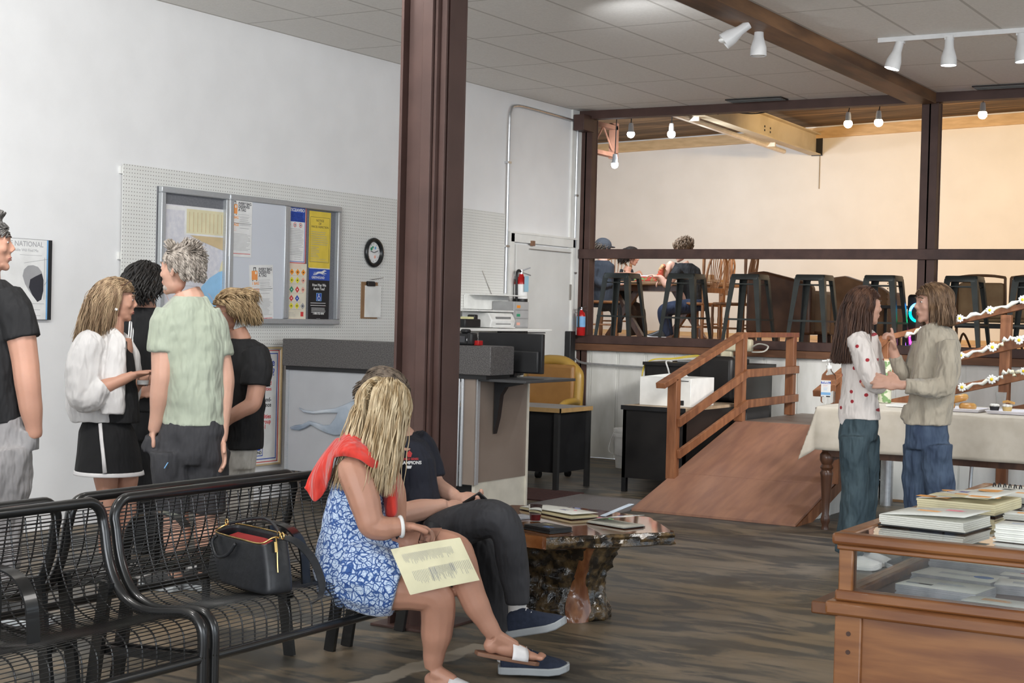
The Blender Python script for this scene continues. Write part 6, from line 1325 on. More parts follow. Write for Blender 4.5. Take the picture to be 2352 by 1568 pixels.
L(vo.outputs['Distance'], cr.inputs[0])
ma = N('ShaderNodeMix'); ma.data_type = 'RGBA'; ma.blend_type = 'MULTIPLY'; ma.inputs[0].default_value = 1; L(cr.outputs[0], ma.inputs[6]); L(c2.outputs[0], ma.inputs[7])
mb_ = N('ShaderNodeMix'); mb_.data_type = 'RGBA'; mb_.blend_type = 'MULTIPLY'; mb_.inputs[0].default_value = .75; L(ma.outputs[2], mb_.inputs[6]); L(c3.outputs[0], mb_.inputs[7]); L(mb_.outputs[2], b.inputs['Base Color'])
F = Fig(6.0, 'blonde woman in blue floral dress with a red cardigan over her shoulders, seated', seat=at_z(800,1345,.42))
sk = F.sk
hc = F.p(884, 948, .02); F.head(hc, SR*.45+SF*.85-SU*.22, (0,0,1), .98)
F.limb(sk, [(870,965,.02,32),(850,1010,.0,33),(838,1040,0,40)])
F.torso(sk, [(835,1035,.0,30,40),(828,1075,0,62,70),(822,1150,0,60,55),(812,1230,0,66,58),(808,1300,0,66,62),(814,1335,0,58,60)])
# right (near) arm
F.limb(sk, [(806,1066,-.13,32),(816,1090,-.16,38),(836,1145,-.18,36),(848,1190,-.19,31),(855,1208,-.19,29),(880,1213,-.18,28),(905,1210,-.17,23),(927,1208,-.17,18)])
F.hand(sk, F.p(925,1209,-.17), F.p(960,1212,-.13), SF*-.2+SU*-1, .98, .75, .2, thumb=-1)
# left arm and hand holding the cup
F.limb(sk, [(880,1075,.20,34),(900,1130,.22,34),(905,1180,.16,30),(905,1215,.05,27),(912,1232,-.02,20)])
F.hand(sk, F.p(914,1233,-.03), F.p(955,1243,-.06), SU*.35-SF*.9, .98, .45, .25, thumb=1)
# crossed upper (left) leg and supporting leg
F.limb(sk, [(830,1316,.06,50),(900,1290,.04,54),(985,1262,-.02,48),(1040,1262,-.06,40),(1058,1290,-.08,37),(1072,1335,-.08,34),(1092,1385,-.08,31),(1118,1430,-.08,23),(1136,1458,-.08,19)], 14)
F.limb(sk, [(826,1330,-.08,50),(890,1345,-.12,54),(960,1355,-.12,46),(1000,1368,-.12,40),(1006,1400,-.10,40),(1003,1450,-.08,37),(997,1500,-.06,26),(994,1535,-.05,19)], 14)
a = F.p(1133,1460,-.08); tow = F.p(1240,1478,-.02); F.foot_(sk, a+SU*.0, tow, (0,0,1), 1.0)
for k in range(5): p = tow+V((0,0,-.050))+(SF*.035-SF*.017*k)+SR*(.012-.004*abs(k-1)); sk.ell(p,(.018,.012,.010))
a2 = F.p(994,1540,-.05); a2.z = max(a2.z,.075); tow2 = a2+(SR*.17-SF*.05)+V((0,0,-.012)); F.foot_(sk, a2, tow2, (0,0,1), 1.0)
for k in range(5): sk.ell(tow2+V((0,0,-.05))+SF*(.035-.017*k)+SR*.012,(.018,.012,.010))
blob(F.t, 'body', sk, M_skinA, .0048, 4)
F.face(lips=True, brow=(.20,.12,.06))
# dress
mb = MB()
F.torso(mb, [(836,1072,.0,36,46),(828,1090,0,62,60),(820,1150,0,69,64),(810,1210,0,72,68),(806,1260,0,82,82),(808,1310,0,90,98),(814,1356,0,86,104)])
F.limb(mb, [(815,1300,.08,72),(880,1290,.05,72),(940,1290,.0,60)]); F.limb(mb, [(800,1315,-.08,82),(868,1335,-.11,80),(918,1350,-.12,68)])
F.limb(mb, [(800,1330,-.1,60),(850,1352,-.13,56),(895,1368,-.14,36)]); 
F.limb(mb, [(790,1080,-.11,14),(800,1050,-.1,12),(822,1035,-.04,12)]); F.limb(mb, [(862,1085,.06,16),(862,1060,.08,12),(856,1040,.06,12)])
blob(F.t, 'dress', mb, M_floral, .007, 3, disp=(.012,.09))
# red cardigan across the shoulders
M_redk = cloth_mat('red_knit', (.55,.030,.018), c2=(.66,.045,.028), wrinkle=1.0, scale=10)
mb = MB()
F.limb(mb, [(800,1000,.0,16),(822,1002,-.03,18),(850,1022,-.03,18),(882,1050,-.03,15)])
F.limb(mb, [(812,1000,.03,26),(845,1018,.06,34),(880,1040,.05,30),(893,1062,.0,22)])
F.limb(mb, [(893,1062,-.02,15),(895,1082,-.03,18),(897,1130,-.05,17),(899,1170,-.06,16),(897,1186,-.06,13)])
F.limb(mb, [(884,1062,-.04,13),(884,1090,-.03,12),(886,1120,-.03,9)])
F.ball(mb, 885, 1062, -.05, 17, 15, 14)
cg = blob(F.t, 'cardigan', mb, M_redk, .006, 3, disp=(.014,.05))
for rows, fo, kk in (([[(782,1006,.03),(806,984,-.03),(838,994,-.05),(862,1016,-.06),(884,1040,-.05)],[(772,1022,-.08),(800,1008,-.14),(834,1020,-.155),(864,1040,-.13),(890,1054,-.08)],[(764,1040,-.11),(792,1034,-.20),(830,1044,-.21),(862,1060,-.17),(893,1066,-.09)],[(765,1052,-.11),(790,1047,-.20),(826,1056,-.215),(860,1076,-.17),(890,1072,-.09)]],.007,8),
    ([[(770,1010,.08),(775,1006,.0),(784,1006,-.07),(796,1010,-.13)],[(738,1050,.09),(745,1046,.0),(756,1046,-.08),(772,1040,-.14)],[(712,1094,.08),(721,1097,.0),(742,1092,-.07),(764,1072,-.12)],[(700,1120,.05),(722,1151,.0),(745,1130,-.04),(758,1097,-.10)]],.014,14)):
    q = F.t.part('cardigan_fold', patch(F, rows, fold=fo, k=kk), M_redk, smooth=9, parent=cg); so = q.modifiers.new('s','SOLIDIFY'); so.thickness = .008; so.offset = 0; ss = q.modifiers.new('u','SUBSURF'); ss.levels = 1; ss.render_levels = 1
# hair
def comb(x,y,z): return V((x*9, -.35-.2*(y<0), -.35 if z > .1 else -1)) if abs(x) > .012 else V(((.9 if x >= 0 else -.9), -.4, -.2))
F.hair(M_blonde, comb, lambda q: .40 if q.y > -.02 else .36, n=950, width=.0064, wave=.0010, sd=4, vol=.022, drift=(0,-.13,0), bottom=-.33, ragged=.12, name='hair')
# bracelet, watch, sandals
c = F.p(921,1209,-.17); ax = (F.p(925,1209,-.17)-F.p(905,1211,-.18)).normalized()
a_, b_, _ = basis(ax); F.t.part('bracelet', MB().tube([c+(a_*math.cos(t_)+b_*math.sin(t_))*.037 for t_ in [i*2*math.pi/20 for i in range(20)]],.0075,8,loop=True), M_wpl, smooth=9, label='white beaded bracelet')
c = F.p(909,1228,-.01); F.t.part('watch', MB().tube([c+(a_*math.cos(t_)+b_*math.sin(t_))*.036 for t_ in [i*2*math.pi/20 for i in range(20)]],.009,8,loop=True), M_black, smooth=9, label='black watch')
M_sand = mat('sandal_white', (.74,.72,.72), .4); M_sole = mat('cork_sole', (.20,.10,.06), .6)
def sandal(ank, toe, nm=''):
    d = (toe-ank).normalized(); u_ = V((0,0,1)); u_ = (u_-d*u_.dot(d)).normalized(); sd = d.cross(u_); mb = MB(); Ls = .255; o = ank-d*.055-u_*.082; rings = []
    for i in range(13):
        f = i/12; wv = .030+.016*math.sin(min(1,f*1.25)*math.pi*.62); rr = max(.012, wv*(1 if .06 < f < .94 else .7)); c = o+d*Ls*f
        rings.append([c-sd*rr,c+sd*rr,c+sd*rr+u_*.016,c-sd*rr+u_*.016])
    mb.rings(rings); s_ = F.t.part('sandal', mb, M_sole, smooth=.5, bevel=.003)
    mb = MB(); 
    def st(u, v): 
        f = .52+.26*u+.07*(v-.5)*0; a = math.pi*v; c = o+d*Ls*f; return c+sd*math.cos(a)*.049+u_*(.012+math.sin(a)*(.062-.018*u))
    mb.grid(st, 4, 12); q = F.t.part('strap', mb, M_sand, smooth=9, parent=s_); so = q.modifiers.new('s','SOLIDIFY'); so.thickness = .003; so.offset = 1
sandal(a, tow); sandal(a2, tow2)
# papers and cup (held things of their own)
q = [(897,1261,-.20),(1056,1234,-.185),(1100,1330,-.21),(941,1364,-.26)]; W = [F.p(*k) for k in q]
def pap(u, v): p = W[0].lerp(W[1],u).lerp(W[3].lerp(W[2],u),v); n__ = (W[1]-W[0]).cross(W[3]-W[0]).normalized(); return p-n__*(.012*math.sin(v*3)*(1-u)+.008*math.sin(u*3.1))
M_yp = mat('cream_paper', (.66,.62,.42), .7); t = Thing('printed_sheets', 'cream printed programme sheets lying across the blonde woman\'s lap', 'papers', W[3])
for k in range(3): q = t.part('sheet', MB().grid(lambda u,v,k=k: pap(u,v)-V((0,0,.002*k))+(W[1]-W[0])*.006*k, 12, 12), M_yp, smooth=9)
mb = MB()
rr_ = random.Random(3)
nrm = (W[1]-W[0]).cross(W[3]-W[0]).normalized(); nrm = -nrm if nrm.dot(CAMP-W[0]) < 0 else nrm
for (u0, v0, v1, n_, l_) in ((.12,.16,.42,26,.30),(.48,.16,.40,20,.26),(.16,.56,.86,16,.26),(.40,.54,.88,26,.24),(.70,.52,.84,12,.2)):
    for i in range(n_):
        uu = u0+(.36 if l_ > .22 else .3)*i/n_; le = (v1-v0)*rr_.uniform(.45,1); mb.tube([pap(uu,v0+le*k/4)+nrm*.0012 for k in range(5)], .0006, 4)
t.part('print', mb, pm[GR])
M_cupc = mat('clear_cup', (.95,.97,.97), .05, trans=1, ior=1.12)
c0, c1_ = F.p(975,1250,-.14), F.p(992,1212,-.10); ax = (c1_-c0).normalized()
t = Thing('plastic_cup', 'clear plastic cup tilted in the blonde woman\'s hand', 'cup', c0); t.part('cup', MB().lathe([(.026,0),(.027,.001),(.036,.08),(.038,.085),(.0355,.083),(.0262,.003)], c0, 26, ax), M_cupc, smooth=.9)
# ================= seated man behind her =================
M_greyh = hairm('brown_grey_hair', (.045,.030,.020), (.16,.12,.085), 50)
F = Fig(6.55, 'grey-bearded man in a navy T-shirt, seated on the bench with his phone', seat=at_z(985,1300,.42)); sk = F.sk
hc = F.p(886, 917, .02); F.head(hc, SR*.80-SF*.45-SU*.42, (0,0,1), 1.03)
F.limb(sk, [(898,955,.06,32),(905,985,.09,36),(912,1005,.1,44)])
F.torso(sk, [(915,1000,.1,36,40),(925,1025,.08,60,62),(935,1090,.05,62,60),(935,1160,.03,66,66),(935,1230,.02,70,70),(950,1290,.0,70,74)])
F.limb(sk, [(880,1050,-.10,30),(880,1110,-.14,30),(890,1165,-.16,27),(910,1182,-.15,27),(960,1172,-.12,26),(1008,1163,-.08,18),(1022,1163,-.07,17)])
F.hand(sk, F.p(1022,1162,-.07), F.p(1058,1168,-.04), SF*.6+SU*-.6, 1.08, .55, .2, thumb=-1)
F.limb(sk, [(965,1030,.16,30),(985,1075,.17,29),(996,1110,.16,25),(1022,1130,.12,22),(1046,1142,.08,18)])
F.hand(sk, F.p(1048,1143,.07), F.p(1084,1150,.02), SF*-.7+SU*.5, 1.08, .6, .2, thumb=1)
F.limb(sk, [(1189,1380,-.22,17),(1190,1415,-.22,18),(1192,1440,-.22,20)])
blob(F.t, 'body', sk, M_skinB, .0052, 4); F.face(lips=False, brow=(.2,.17,.14))
M_navy = cloth_mat('navy_tee', (.010,.012,.022), wrinkle=.8); M_char = cloth_mat('charcoal_trousers', (.030,.030,.034), c2=(.040,.040,.044), wrinkle=.7)
mb = MB(); F.torso(mb, [(910,992,.1,30,36),(922,1010,.09,58,58),(936,1050,.06,66,64),(940,1110,.04,68,66),(938,1170,.02,74,72),(940,1235,.0,78,78),(945,1270,0,72,74)])
F.limb(mb, [(950,1010,.12,34),(968,1035,.15,37),(982,1070,.16,37),(992,1100,.15,35)]); F.limb(mb, [(895,1015,-.04,34),(880,1050,-.10,38),(878,1110,-.12,36)])
sh = blob(F.t, 'shirt', mb, M_navy, .007, 3, disp=(.014,.09))
# chest print
q = [F.p(940,1030,-.128), F.p(971,1030,-.10)]; r_ = (q[1]-q[0]).normalized()
pr = MB(); pr.cur = 0; dd = V((0,0,0)); c = F.p(938,1052,-.13); rr = (SR*.93+SF*.36).normalized(); nn_ = rr.cross(SU)
pts = lambda x, y: c+rr*x+SU*y+nn_*.012
pr.cur = 3; pr.prism([pts(-.012,.022),pts(.0,.034),pts(.012,.022),pts(.007,.006),pts(-.007,.006)], nn_*.002)
pr.cur = 3; text_mb(pr, 'WORLD SERIES', pts(0,-.006), rr, SU, .012, .001, 'CENTER', .0003); pr.cur = 0; text_mb(pr, 'CHAMPIONS', pts(0,-.024), rr, SU, .019, .001, 'CENTER', .0006); pr.prism([pts(-.012,-.030),pts(.012,-.030),pts(.008,-.042),pts(-.008,-.042)], nn_*.002)
F.t.part('chest_print', pr, pm)
mb = MB(); F.torso(mb, [(942,1225,.0,70,72),(948,1265,0,76,78),(955,1305,0,76,80),(955,1325,0,70,74)])
F.limb(mb, [(960,1275,-.05,62),(1030,1220,-.14,52),(1095,1195,-.20,46),(1140,1192,-.24,42),(1163,1215,-.25,39),(1172,1260,-.24,37),(1182,1320,-.22,34),(1188,1365,-.22,29),(1189,1388,-.22,27)])
F.limb(mb, [(960,1290,.10,60),(1030,1262,.05,54),(1090,1255,.0,46),(1115,1275,-.02,42),(1128,1330,-.04,38),(1140,1400,-.05,34),(1150,1460,-.06,30),(1156,1505,-.07,26)])
blob(F.t, 'trousers', mb, M_char, .008, 4, disp=(.014,.11))
sck = MB(); F.limb(sck, [(1188,1384,-.22,21),(1188,1405,-.22,20),(1188,1432,-.22,21),(1192,1445,-.22,20)]); F.t.part('sock', sck, mat('white_sock', (.62,.60,.58), .9, bump=.3), smooth=9)
sck = MB(); F.limb(sck, [(1158,1500,-.07,20),(1165,1525,-.08,20)]); F.t.part('sock', sck, bpy.data.materials['white_sock'], smooth=9)
# beard and hair
bd = MB(); m3 = Matrix((F.hr,F.hf,F.hu)).transposed()
for x,y,z,a1,a2,a3 in ((0,.072,-.082,.034,.026,.030),(.04,.045,-.066,.022,.035,.034),(-.04,.045,-.066,.022,.035,.034),(0,.088,-.040,.026,.012,.008),(.055,.015,-.04,.016,.02,.035),(-.055,.015,-.04,.016,.02,.035)): bd.ell(F.L(x,y,z),(a1*F.hk,a2*F.hk,a3*F.hk),m3,12,8)
blob(F.t, 'beard', bd, hairm('white_beard', (.34,.30,.27), (.62,.58,.55), 120), .0045, 2, disp=(.008,.012))
F.hair(M_greyh, lambda x,y,z: V((x*4,-1,-.1 if z > .1 else -.9)), lambda q: .05, n=700, width=.007, wave=.0005, sd=9, vol=.003, gravity=1.0, tl=.04, name='hair')
def shoe(t, heel, toe, up, m_up, m_sole, logo=True, size=1.0, laces=True):
    d = (toe-heel); Ls = d.length; d.normalize(); u_ = (up-d*up.dot(d)).normalized(); sd = d.cross(u_); rings = []; mb = MB()
    W_ = [(0,.026,.060),(.04,.034,.078),(.15,.038,.088),(.30,.037,.090),(.42,.040,.078),(.55,.044,.064),(.70,.048,.050),(.85,.044,.040),(.95,.032,.030),(1,.014,.016)]
    for f, w_, h_ in W_:
        c = heel+d*Ls*f+u_*.022; rings.append([c+sd*math.cos(a)*w_*size+u_*max(0,math.sin(a))*h_*size for a in [i*math.pi/10 for i in range(11)]]+[c+sd*math.cos(a)*w_*size*.9-u_*.004 for a in [math.pi+i*math.pi/4 for i in range(1,4)]])
    mb.rings(rings); s_ = t.part('shoe', mb, m_up, smooth=9); sb = s_.modifiers.new('s','SUBSURF'); sb.levels = 1; sb.render_levels = 2
    mb = MB(); rings = []
    for f, w_, h_ in W_: 
        c = heel+d*(Ls*1.04*f-.008)+u_*(.010 if f < .8 else .010+.018*(f-.8)/.2); w2 = w_*1.10+.002; rings.append([c-sd*w2-u_*.012,c+sd*w2-u_*.012,c+sd*w2*1.04+u_*.018,c-sd*w2*1.04+u_*.018])
    mb.rings(rings); t.part('sole', mb, m_sole, smooth=.5, bevel=.005, parent=s_)
    if laces:
        mb = MB()
        for k in range(4):
            f = .38+k*.085; hh = .082-.013*k; c = heel+d*Ls*f+u_*(.022+hh*size); mb.tube([c-sd*.020-u_*.006,c+u_*.002,c+sd*.020-u_*.006],.0022,5)
        t.part('lace', mb, M_sand, parent=s_)
M_shoe = mat('navy_knit_shoe', (.012,.018,.036), .85, c2=(.018,.026,.05), scale=60, bump=.2); M_shsole = mat('grey_sole', (.34,.36,.37), .6)
shoe(F.t, F.p(1172,1462,-.24), F.p(1302,1440,-.30), V((-.1,0,1)), M_shoe, M_shsole)
b0 = F.p(1146,1540,-.12); g = at_z(1148,1546,.012); g2 = at_z(1306,1549,.012); shoe(F.t, g+SF*.02, g2+SF*.02, V((0,0,1)), M_shoe, M_shsole)
a, b_ = F.p(1064,1172,.0), F.p(1114,1141,-.05); t = Thing('smartphone', 'black smartphone held in both hands by the seated man', 'phone', a)
d = (b_-a).normalized(); t.part('body', MB().bar(a,b_,.072,.010,(SF*.8+SU*.5)), M_black, bevel=.003)
M_blackk = cloth_mat('black_cotton', (.008,.008,.009), wrinkle=.7); M_grey_t = cloth_mat('grey_chino', (.20,.19,.19), c2=(.27,.26,.26), wrinkle=1.0)
M_whitej = cloth_mat('white_terry', (.64,.62,.61), c2=(.72,.70,.69), wrinkle=.7); M_sage = cloth_mat('sage_tee', (.32,.355,.275), c2=(.37,.41,.325), wrinkle=.8)
def shoe2(F, x, y, d, dx, dd, mu, msole, size=1.0):
    g = F.p(x, y, d); g.z = .004; e = g+SR*dx+SF*dd; shoe(F.t, g, e, V((0,0,1)), mu, msole, laces=False, size=size)
M_sneak = mat('white_sneaker', (.62,.61,.60), .5); M_dsh = mat('dark_shoe', (.02,.02,.02), .5)
# ---------- man in black tee, cut by the left edge
F = Fig(7.0, 'man in black T-shirt and grey trousers, hand in pocket, at the left photo edge', foot=(10,1400)); sk = F.sk
F.head(F.p(-26,566,.0), SR*.93+SF*.25+SU*.03, (0,0,1), 1.06)
F.limb(sk, [(-32,618,.0,32),(-36,655,.0,38)])
F.torso(sk, [(-38,665,.0,60,44),(-34,720,0,86,56),(-30,820,0,78,54),(-30,930,0,72,54),(-28,1010,0,78,58)])
F.limb(sk, [(30,700,-.05,34),(46,760,-.07,34),(58,830,-.08,31),(62,868,-.09,30),(70,930,-.08,27),(78,985,-.06,19),(78,1000,-.05,18)])
F.hand(sk, F.p(79,990,-.05), F.p(66,1040,-.02), SR*-1+SF*.1, .95, .5, .15, thumb=1)
blob(F.t, 'body', sk, M_skinC, .0065, 4); F.face(brow=(.08,.06,.05))
mb = MB(); F.torso(mb, [(-36,640,0,46,40),(-32,668,.0,82,56),(-30,720,0,92,64),(-26,800,0,84,64),(-24,900,0,84,64),(-22,968,0,88,66)])
F.limb(mb, [(14,680,-.03,40),(34,715,-.06,42),(46,750,-.07,41),(52,778,-.075,42)]); blob(F.t, 'shirt', mb, M_blackk, .008, 3, disp=(.016,.1))
mb = MB(); F.torso(mb, [(-24,950,0,84,60),(-20,1000,0,92,66),(-18,1060,0,90,66)])
F.limb(mb, [(8,1030,-.06,62),(16,1100,-.06,56),(12,1180,-.05,46),(8,1260,-.05,40),(6,1335,-.05,34)]); F.limb(mb, [(-50,1030,.1,62),(-50,1180,.1,46),(-52,1330,.1,36)])
F.limb(mb, [(70,985,-.05,22),(66,1030,-.04,24)]); blob(F.t, 'trousers', mb, M_grey_t, .009, 3, disp=(.024,.09))
F.hair(hairm('dark_grey_hair', (.05,.045,.04), (.20,.19,.18), 60), lambda x,y,z: (lambda t: V((x*3*t,.3*t-.8*(1-t),.45*t-.6*(1-t))))(min(1,max(0,(z-.03)/.10))), lambda q: .038 if q.z > .05 else .028, n=760, width=.0062, wave=.0006, sd=3, vol=.003, gravity=.3, tl=.05)
shoe2(F, 10, 1385, -.05, .24, -.02, M_dsh, M_shsole); shoe2(F, -60, 1380, .12, .24, .02, M_dsh, M_shsole)
# ---------- woman in the white jacket
F = Fig(8.2, 'woman with long highlighted hair in a white zip jacket and black skirt, talking', foot=(240,1310)); sk = F.sk
F.head(F.p(270,693,.0), SR*.97+SF*.25-SU*.06, (0,0,1), .97, fem=True)
F.limb(sk, [(262,730,.0,22),(262,752,.0,23),(258,775,.0,26)])
F.torso(sk, [(250,775,0,52,30),(250,800,0,56,40),(250,860,0,46,40),(250,930,0,44,38),(250,990,0,52,42),(250,1040,0,54,42)])
F.limb(sk, [(215,795,-.12,22),(206,850,-.14,21),(206,892,-.15,19),(240,888,-.16,18),(275,874,-.14,14),(300,864,-.12,11),(306,861,-.12,11)])
F.hand(sk, F.p(306,861,-.12), F.p(328,857,-.10), SF*-.3-SU*1, .93, .45, .3, thumb=-1)
F.limb(sk, [(285,800,.12,20),(292,860,.13,18),(300,895,.10,16),(318,880,.02,12),(328,874,.0,11)]); F.hand(sk, F.p(326,875,.0), F.p(345,864,.0), SU*.5-SF*.8, .9, .5, .2, thumb=1)
F.limb(sk, [(236,1040,-.06,36),(243,1090,-.06,29),(246,1135,-.06,23),(247,1170,-.06,24),(244,1230,-.06,18),(240,1272,-.06,13)]); F.limb(sk, [(288,1040,.06,36),(290,1090,.06,29),(290,1135,.06,23),(290,1170,.06,24),(288,1230,.06,18),(286,1268,.06,13)])
blob(F.t, 'body', sk, M_skinC, .006, 4); F.face(brow=(.15,.10,.06))
mb = MB(); F.torso(mb, [(266,780,-.005,32,34),(272,830,-.0,36,44),(276,900,0,40,44),(280,970,0,42,46)]); blob(F.t, 'top', mb, M_blackk, .007, 3)
mb = MB(); F.torso(mb, [(240,764,.02,36,36),(226,780,0,52,48),(222,830,0,58,54),(214,890,0,58,56),(212,940,0,60,58),(222,958,0,62,58),(224,968,0,60,56)])
F.limb(mb, [(214,786,-.08,36),(200,806,-.13,38),(192,850,-.15,40),(190,905,-.17,38),(210,915,-.18,30),(228,895,-.18,25),(240,885,-.17,21)])
F.limb(mb, [(250,768,-.03,17),(262,768,-.06,15),(268,785,-.08,20),(266,830,-.10,24),(262,900,-.11,26),(258,950,-.11,27)]); F.limb(mb, [(262,768,.09,15),(292,790,.12,16),(306,840,.12,20),(306,890,.11,18),(304,935,.1,12)])
jk = blob(F.t, 'jacket', mb, M_whitej, .0075, 3, disp=(.02,.09))
mb = MB(); F.limb(mb, [(268,762,-.07,5),(283,778,-.09,5),(284,800,-.10,5)]); F.t.part('collar_edge', mb, M_whitej, smooth=9, parent=jk)
M_skirt = cloth_mat('black_crepe', (.007,.007,.008), wrinkle=.4)
mb = MB(); F.torso(mb, [(244,960,0,50,40),(246,990,0,64,54),(250,1040,0,72,64),(250,1082,0,77,72)], n=36); sk_ = blob(F.t, 'skirt', mb, M_skirt, .008, 2)
mb = MB(); F.torso(mb, [(250,1080,0,78.5,73.5),(250.3,1089,0,80,75)], n=36); F.t.part('hem_trim', mb, M_sand, smooth=9, parent=sk_)
mb = MB(); mb.tube([F.p(230,972,-.125),F.p(233,1010,-.142),F.p(237,1045,-.156),F.p(241,1086,-.176)], [.010,.010,.010,.012], 8, flat=(1,.5), hint=SF); F.t.part('side_trim', mb, M_sand, smooth=9, parent=sk_)
F.hair(hairm('highlighted_hair', (.16,.095,.05), (.46,.33,.20), 36), lambda x,y,z: V((x*3,-1.0,-.25)), lambda q: .31 if q.z < .1 else .37, drift=(0,-.16,0), clear=.020, n=760, width=.0062, wave=.0016, sd=5, vol=.012, bottom=-.235)
mb = MB()
for q in (-1,1): mb.tube([F.L(q*.072,.03,.095),F.L(q*.079,-.04,.085)],.003,5)
mb.tube([F.L(-.06,.055,.118),F.L(-.02,.07,.122),F.L(.02,.07,.122),F.L(.06,.055,.118)],.0035,6).tube([F.L(-.072,.03,.095),F.L(-.06,.055,.118)],.003,5).tube([F.L(.072,.03,.095),F.L(.06,.055,.118)],.003,5); F.t.part('sunglasses', mb, M_dwood)
F.t.part('earring', MB().ell(F.L(.083,-.004,-.042),(.009,.009,.009)), mat('pearl', (.8,.78,.74), .2), smooth=9); mb = MB().tube([F.p(250,762,-.045),F.p(270,778,-.085),F.p(280,770,-.06)],.002,5); F.t.part('necklace', mb, M_gold)
shoe2(F, 228, 1305, -.08, .20, -.10, M_sneak, M_sneak, .85); shoe2(F, 275, 1300, .05, .20, -.08, M_sneak, M_sneak, .85)
c = F.p(328,886,-.03); t = Thing('plastic_cup', 'clear plastic cup with white band held by the woman in the white jacket', 'cup', c); t.part('cup', MB().lathe([(.026,0),(.027,.001),(.035,.075),(.0365,.078),(.034,.076),(.0262,.003)], c, 22), M_cupc, smooth=.9); t.part('band', MB().lathe([(.0285,.008),(.0300,.009),(.0320,.03),(.0315,.031)], c, 22), M_wpl, smooth=.9)
# ---------- dark-haired person in striped track jacket
F = Fig(9.0, 'dark-haired person in a black track jacket with white sleeve stripes, mostly hidden', foot=(335,1270)); sk = F.sk
F.head(F.p(335,655,.0), SR*.3+SF*.95, (0,0,1), 1.0)
F.limb(sk, [(335,692,0,22),(335,715,0,24)]); F.torso(sk, [(337,722,0,60,30),(337,800,0,54,36),(337,900,0,46,36),(337,960,0,50,38)]); F.limb(sk, [(306,900,-.08,16),(318,905,-.12,12),(328,902,-.13,11)]); F.hand(sk, F.p(322,903,-.12), F.p(338,893,-.13), SU*.4-SF, .95, .7, .2)
blob(F.t, 'body', sk, M_skinC, .008, 3)
mb = MB(); F.torso(mb, [(336,706,0,36,28),(337,722,0,58,38),(337,780,0,60,42),(337,880,0,54,42),(337,945,0,56,44)]); F.limb(mb, [(296,735,-.02,24),(288,800,-.05,23),(292,860,-.08,21),(306,895,-.10,17)]); F.limb(mb, [(380,735,.02,24),(388,820,.02,22),(380,890,-.02,18)])
jk = blob(F.t, 'jacket', mb, M_blackk, .009, 3, disp=(.012,.1))
for k in range(3): F.t.part('sleeve_stripe', MB().tube(curve([F.p(303+k*5,712,-.062),F.p(298+k*5,740,-.09),F.p(295+k*5,790,-.10),F.p(297+k*5,850,-.115)],4), .0045, 6, flat=(1,.5), hint=SF), pm[WH], smooth=9, parent=jk)
mb = MB(); F.torso(mb, [(337,930,0,52,40),(337,990,0,56,44),(337,1010,0,54,40)]); F.limb(mb, [(318,1000,0,32),(318,1100,0,26),(316,1250,0,20)]); F.limb(mb, [(358,1000,0,32),(358,1100,0,26),(358,1250,0,20)]); blob(F.t, 'trousers', mb, M_blackk, .010, 3)
F.hair(hairm('black_curly_hair', (.006,.005,.005), (.018,.015,.013), 60), lambda x,y,z: V((x*5,-.8,-.6)), lambda q: .13, n=420, width=.010, wave=.006, sd=8, vol=.022, bottom=-.115)
shoe2(F, 318, 1268, 0, .05, .22, M_dsh, M_dsh); shoe2(F, 358, 1268, 0, .08, .22, M_dsh, M_dsh)
# ---------- tall man in the sage T-shirt
F = Fig(7.85, 'tall grey-haired man in a sage green T-shirt and charcoal shorts, seen from behind', foot=(420,1350)); sk = F.sk
F.head(F.p(414,626,.0), SR*-.93+SF*.36+SU*.02, (0,0,1), 1.10)
F.limb(sk, [(428,668,.0,32),(436,690,.0,36),(440,712,.0,42)])
F.torso(sk, [(436,718,0,50,32),(432,765,0,60,36),(438,850,0,58,38),(446,940,0,56,38),(446,1000,0,62,44)])
F.limb(sk, [(378,735,-.03,30),(376,800,-.05,29),(374,860,-.06,27),(369,900,-.05,25),(360,960,-.03,17),(354,990,-.02,15)]); F.hand(sk, F.p(354,985,-.02), F.p(346,1025,.0), SF*.2+SR, 1.0, .35, .15, thumb=1)
F.limb(sk, [(486,756,.04,20),(504,812,.05,25),(515,868,.05,24),(514,910,.04,22),(510,980,.0,16),(508,1012,-.02,14)]); F.hand(sk, F.p(508,1012,-.02), F.p(513,1045,-.04), SR*-.8-SF*.4, 1.02, .30, .35, thumb=-1)
F.limb(sk, [(402,1120,-.02,38),(404,1180,-.02,29),(406,1225,-.01,32),(404,1290,.0,22),(404,1325,0,17)]); F.limb(sk, [(472,1120,.02,38),(474,1180,.02,29),(476,1225,.02,32),(474,1290,.03,22),(474,1325,.03,17)])
blob(F.t, 'body', sk, M_skinB, .0062, 4); F.face(brow=(.22,.18,.15))
mb = MB(); F.torso(mb, [(436,680,.0,38,36),(434,702,0,56,46),(428,745,0,80,54),(434,800,0,80,54),(440,870,0,74,54),(446,930,0,70,54),(447,975,0,72,56)])
F.limb(mb, [(392,715,-.02,36),(378,750,-.04,38),(374,780,-.05,34),(374,806,-.05,36)]); F.limb(mb, [(474,718,.03,34),(490,752,.04,36),(502,790,.05,31),(507,818,.05,30)])
blob(F.t, 'shirt', mb, M_sage, .0075, 3, disp=(.020,.10))
mb = MB(); F.torso(mb, [(446,955,0,68,50),(444,990,0,76,56),(440,1040,0,82,58),(438,1065,0,78,54)]); F.limb(mb, [(396,1035,-.03,52),(396,1090,-.03,48),(398,1140,-.03,43),(400,1178,-.03,40)]); F.limb(mb, [(478,1035,.02,52),(478,1090,.02,48),(478,1140,.02,43),(477,1178,.02,40)]); F.limb(mb, [(352,1000,-.02,20),(350,1032,.0,26)])
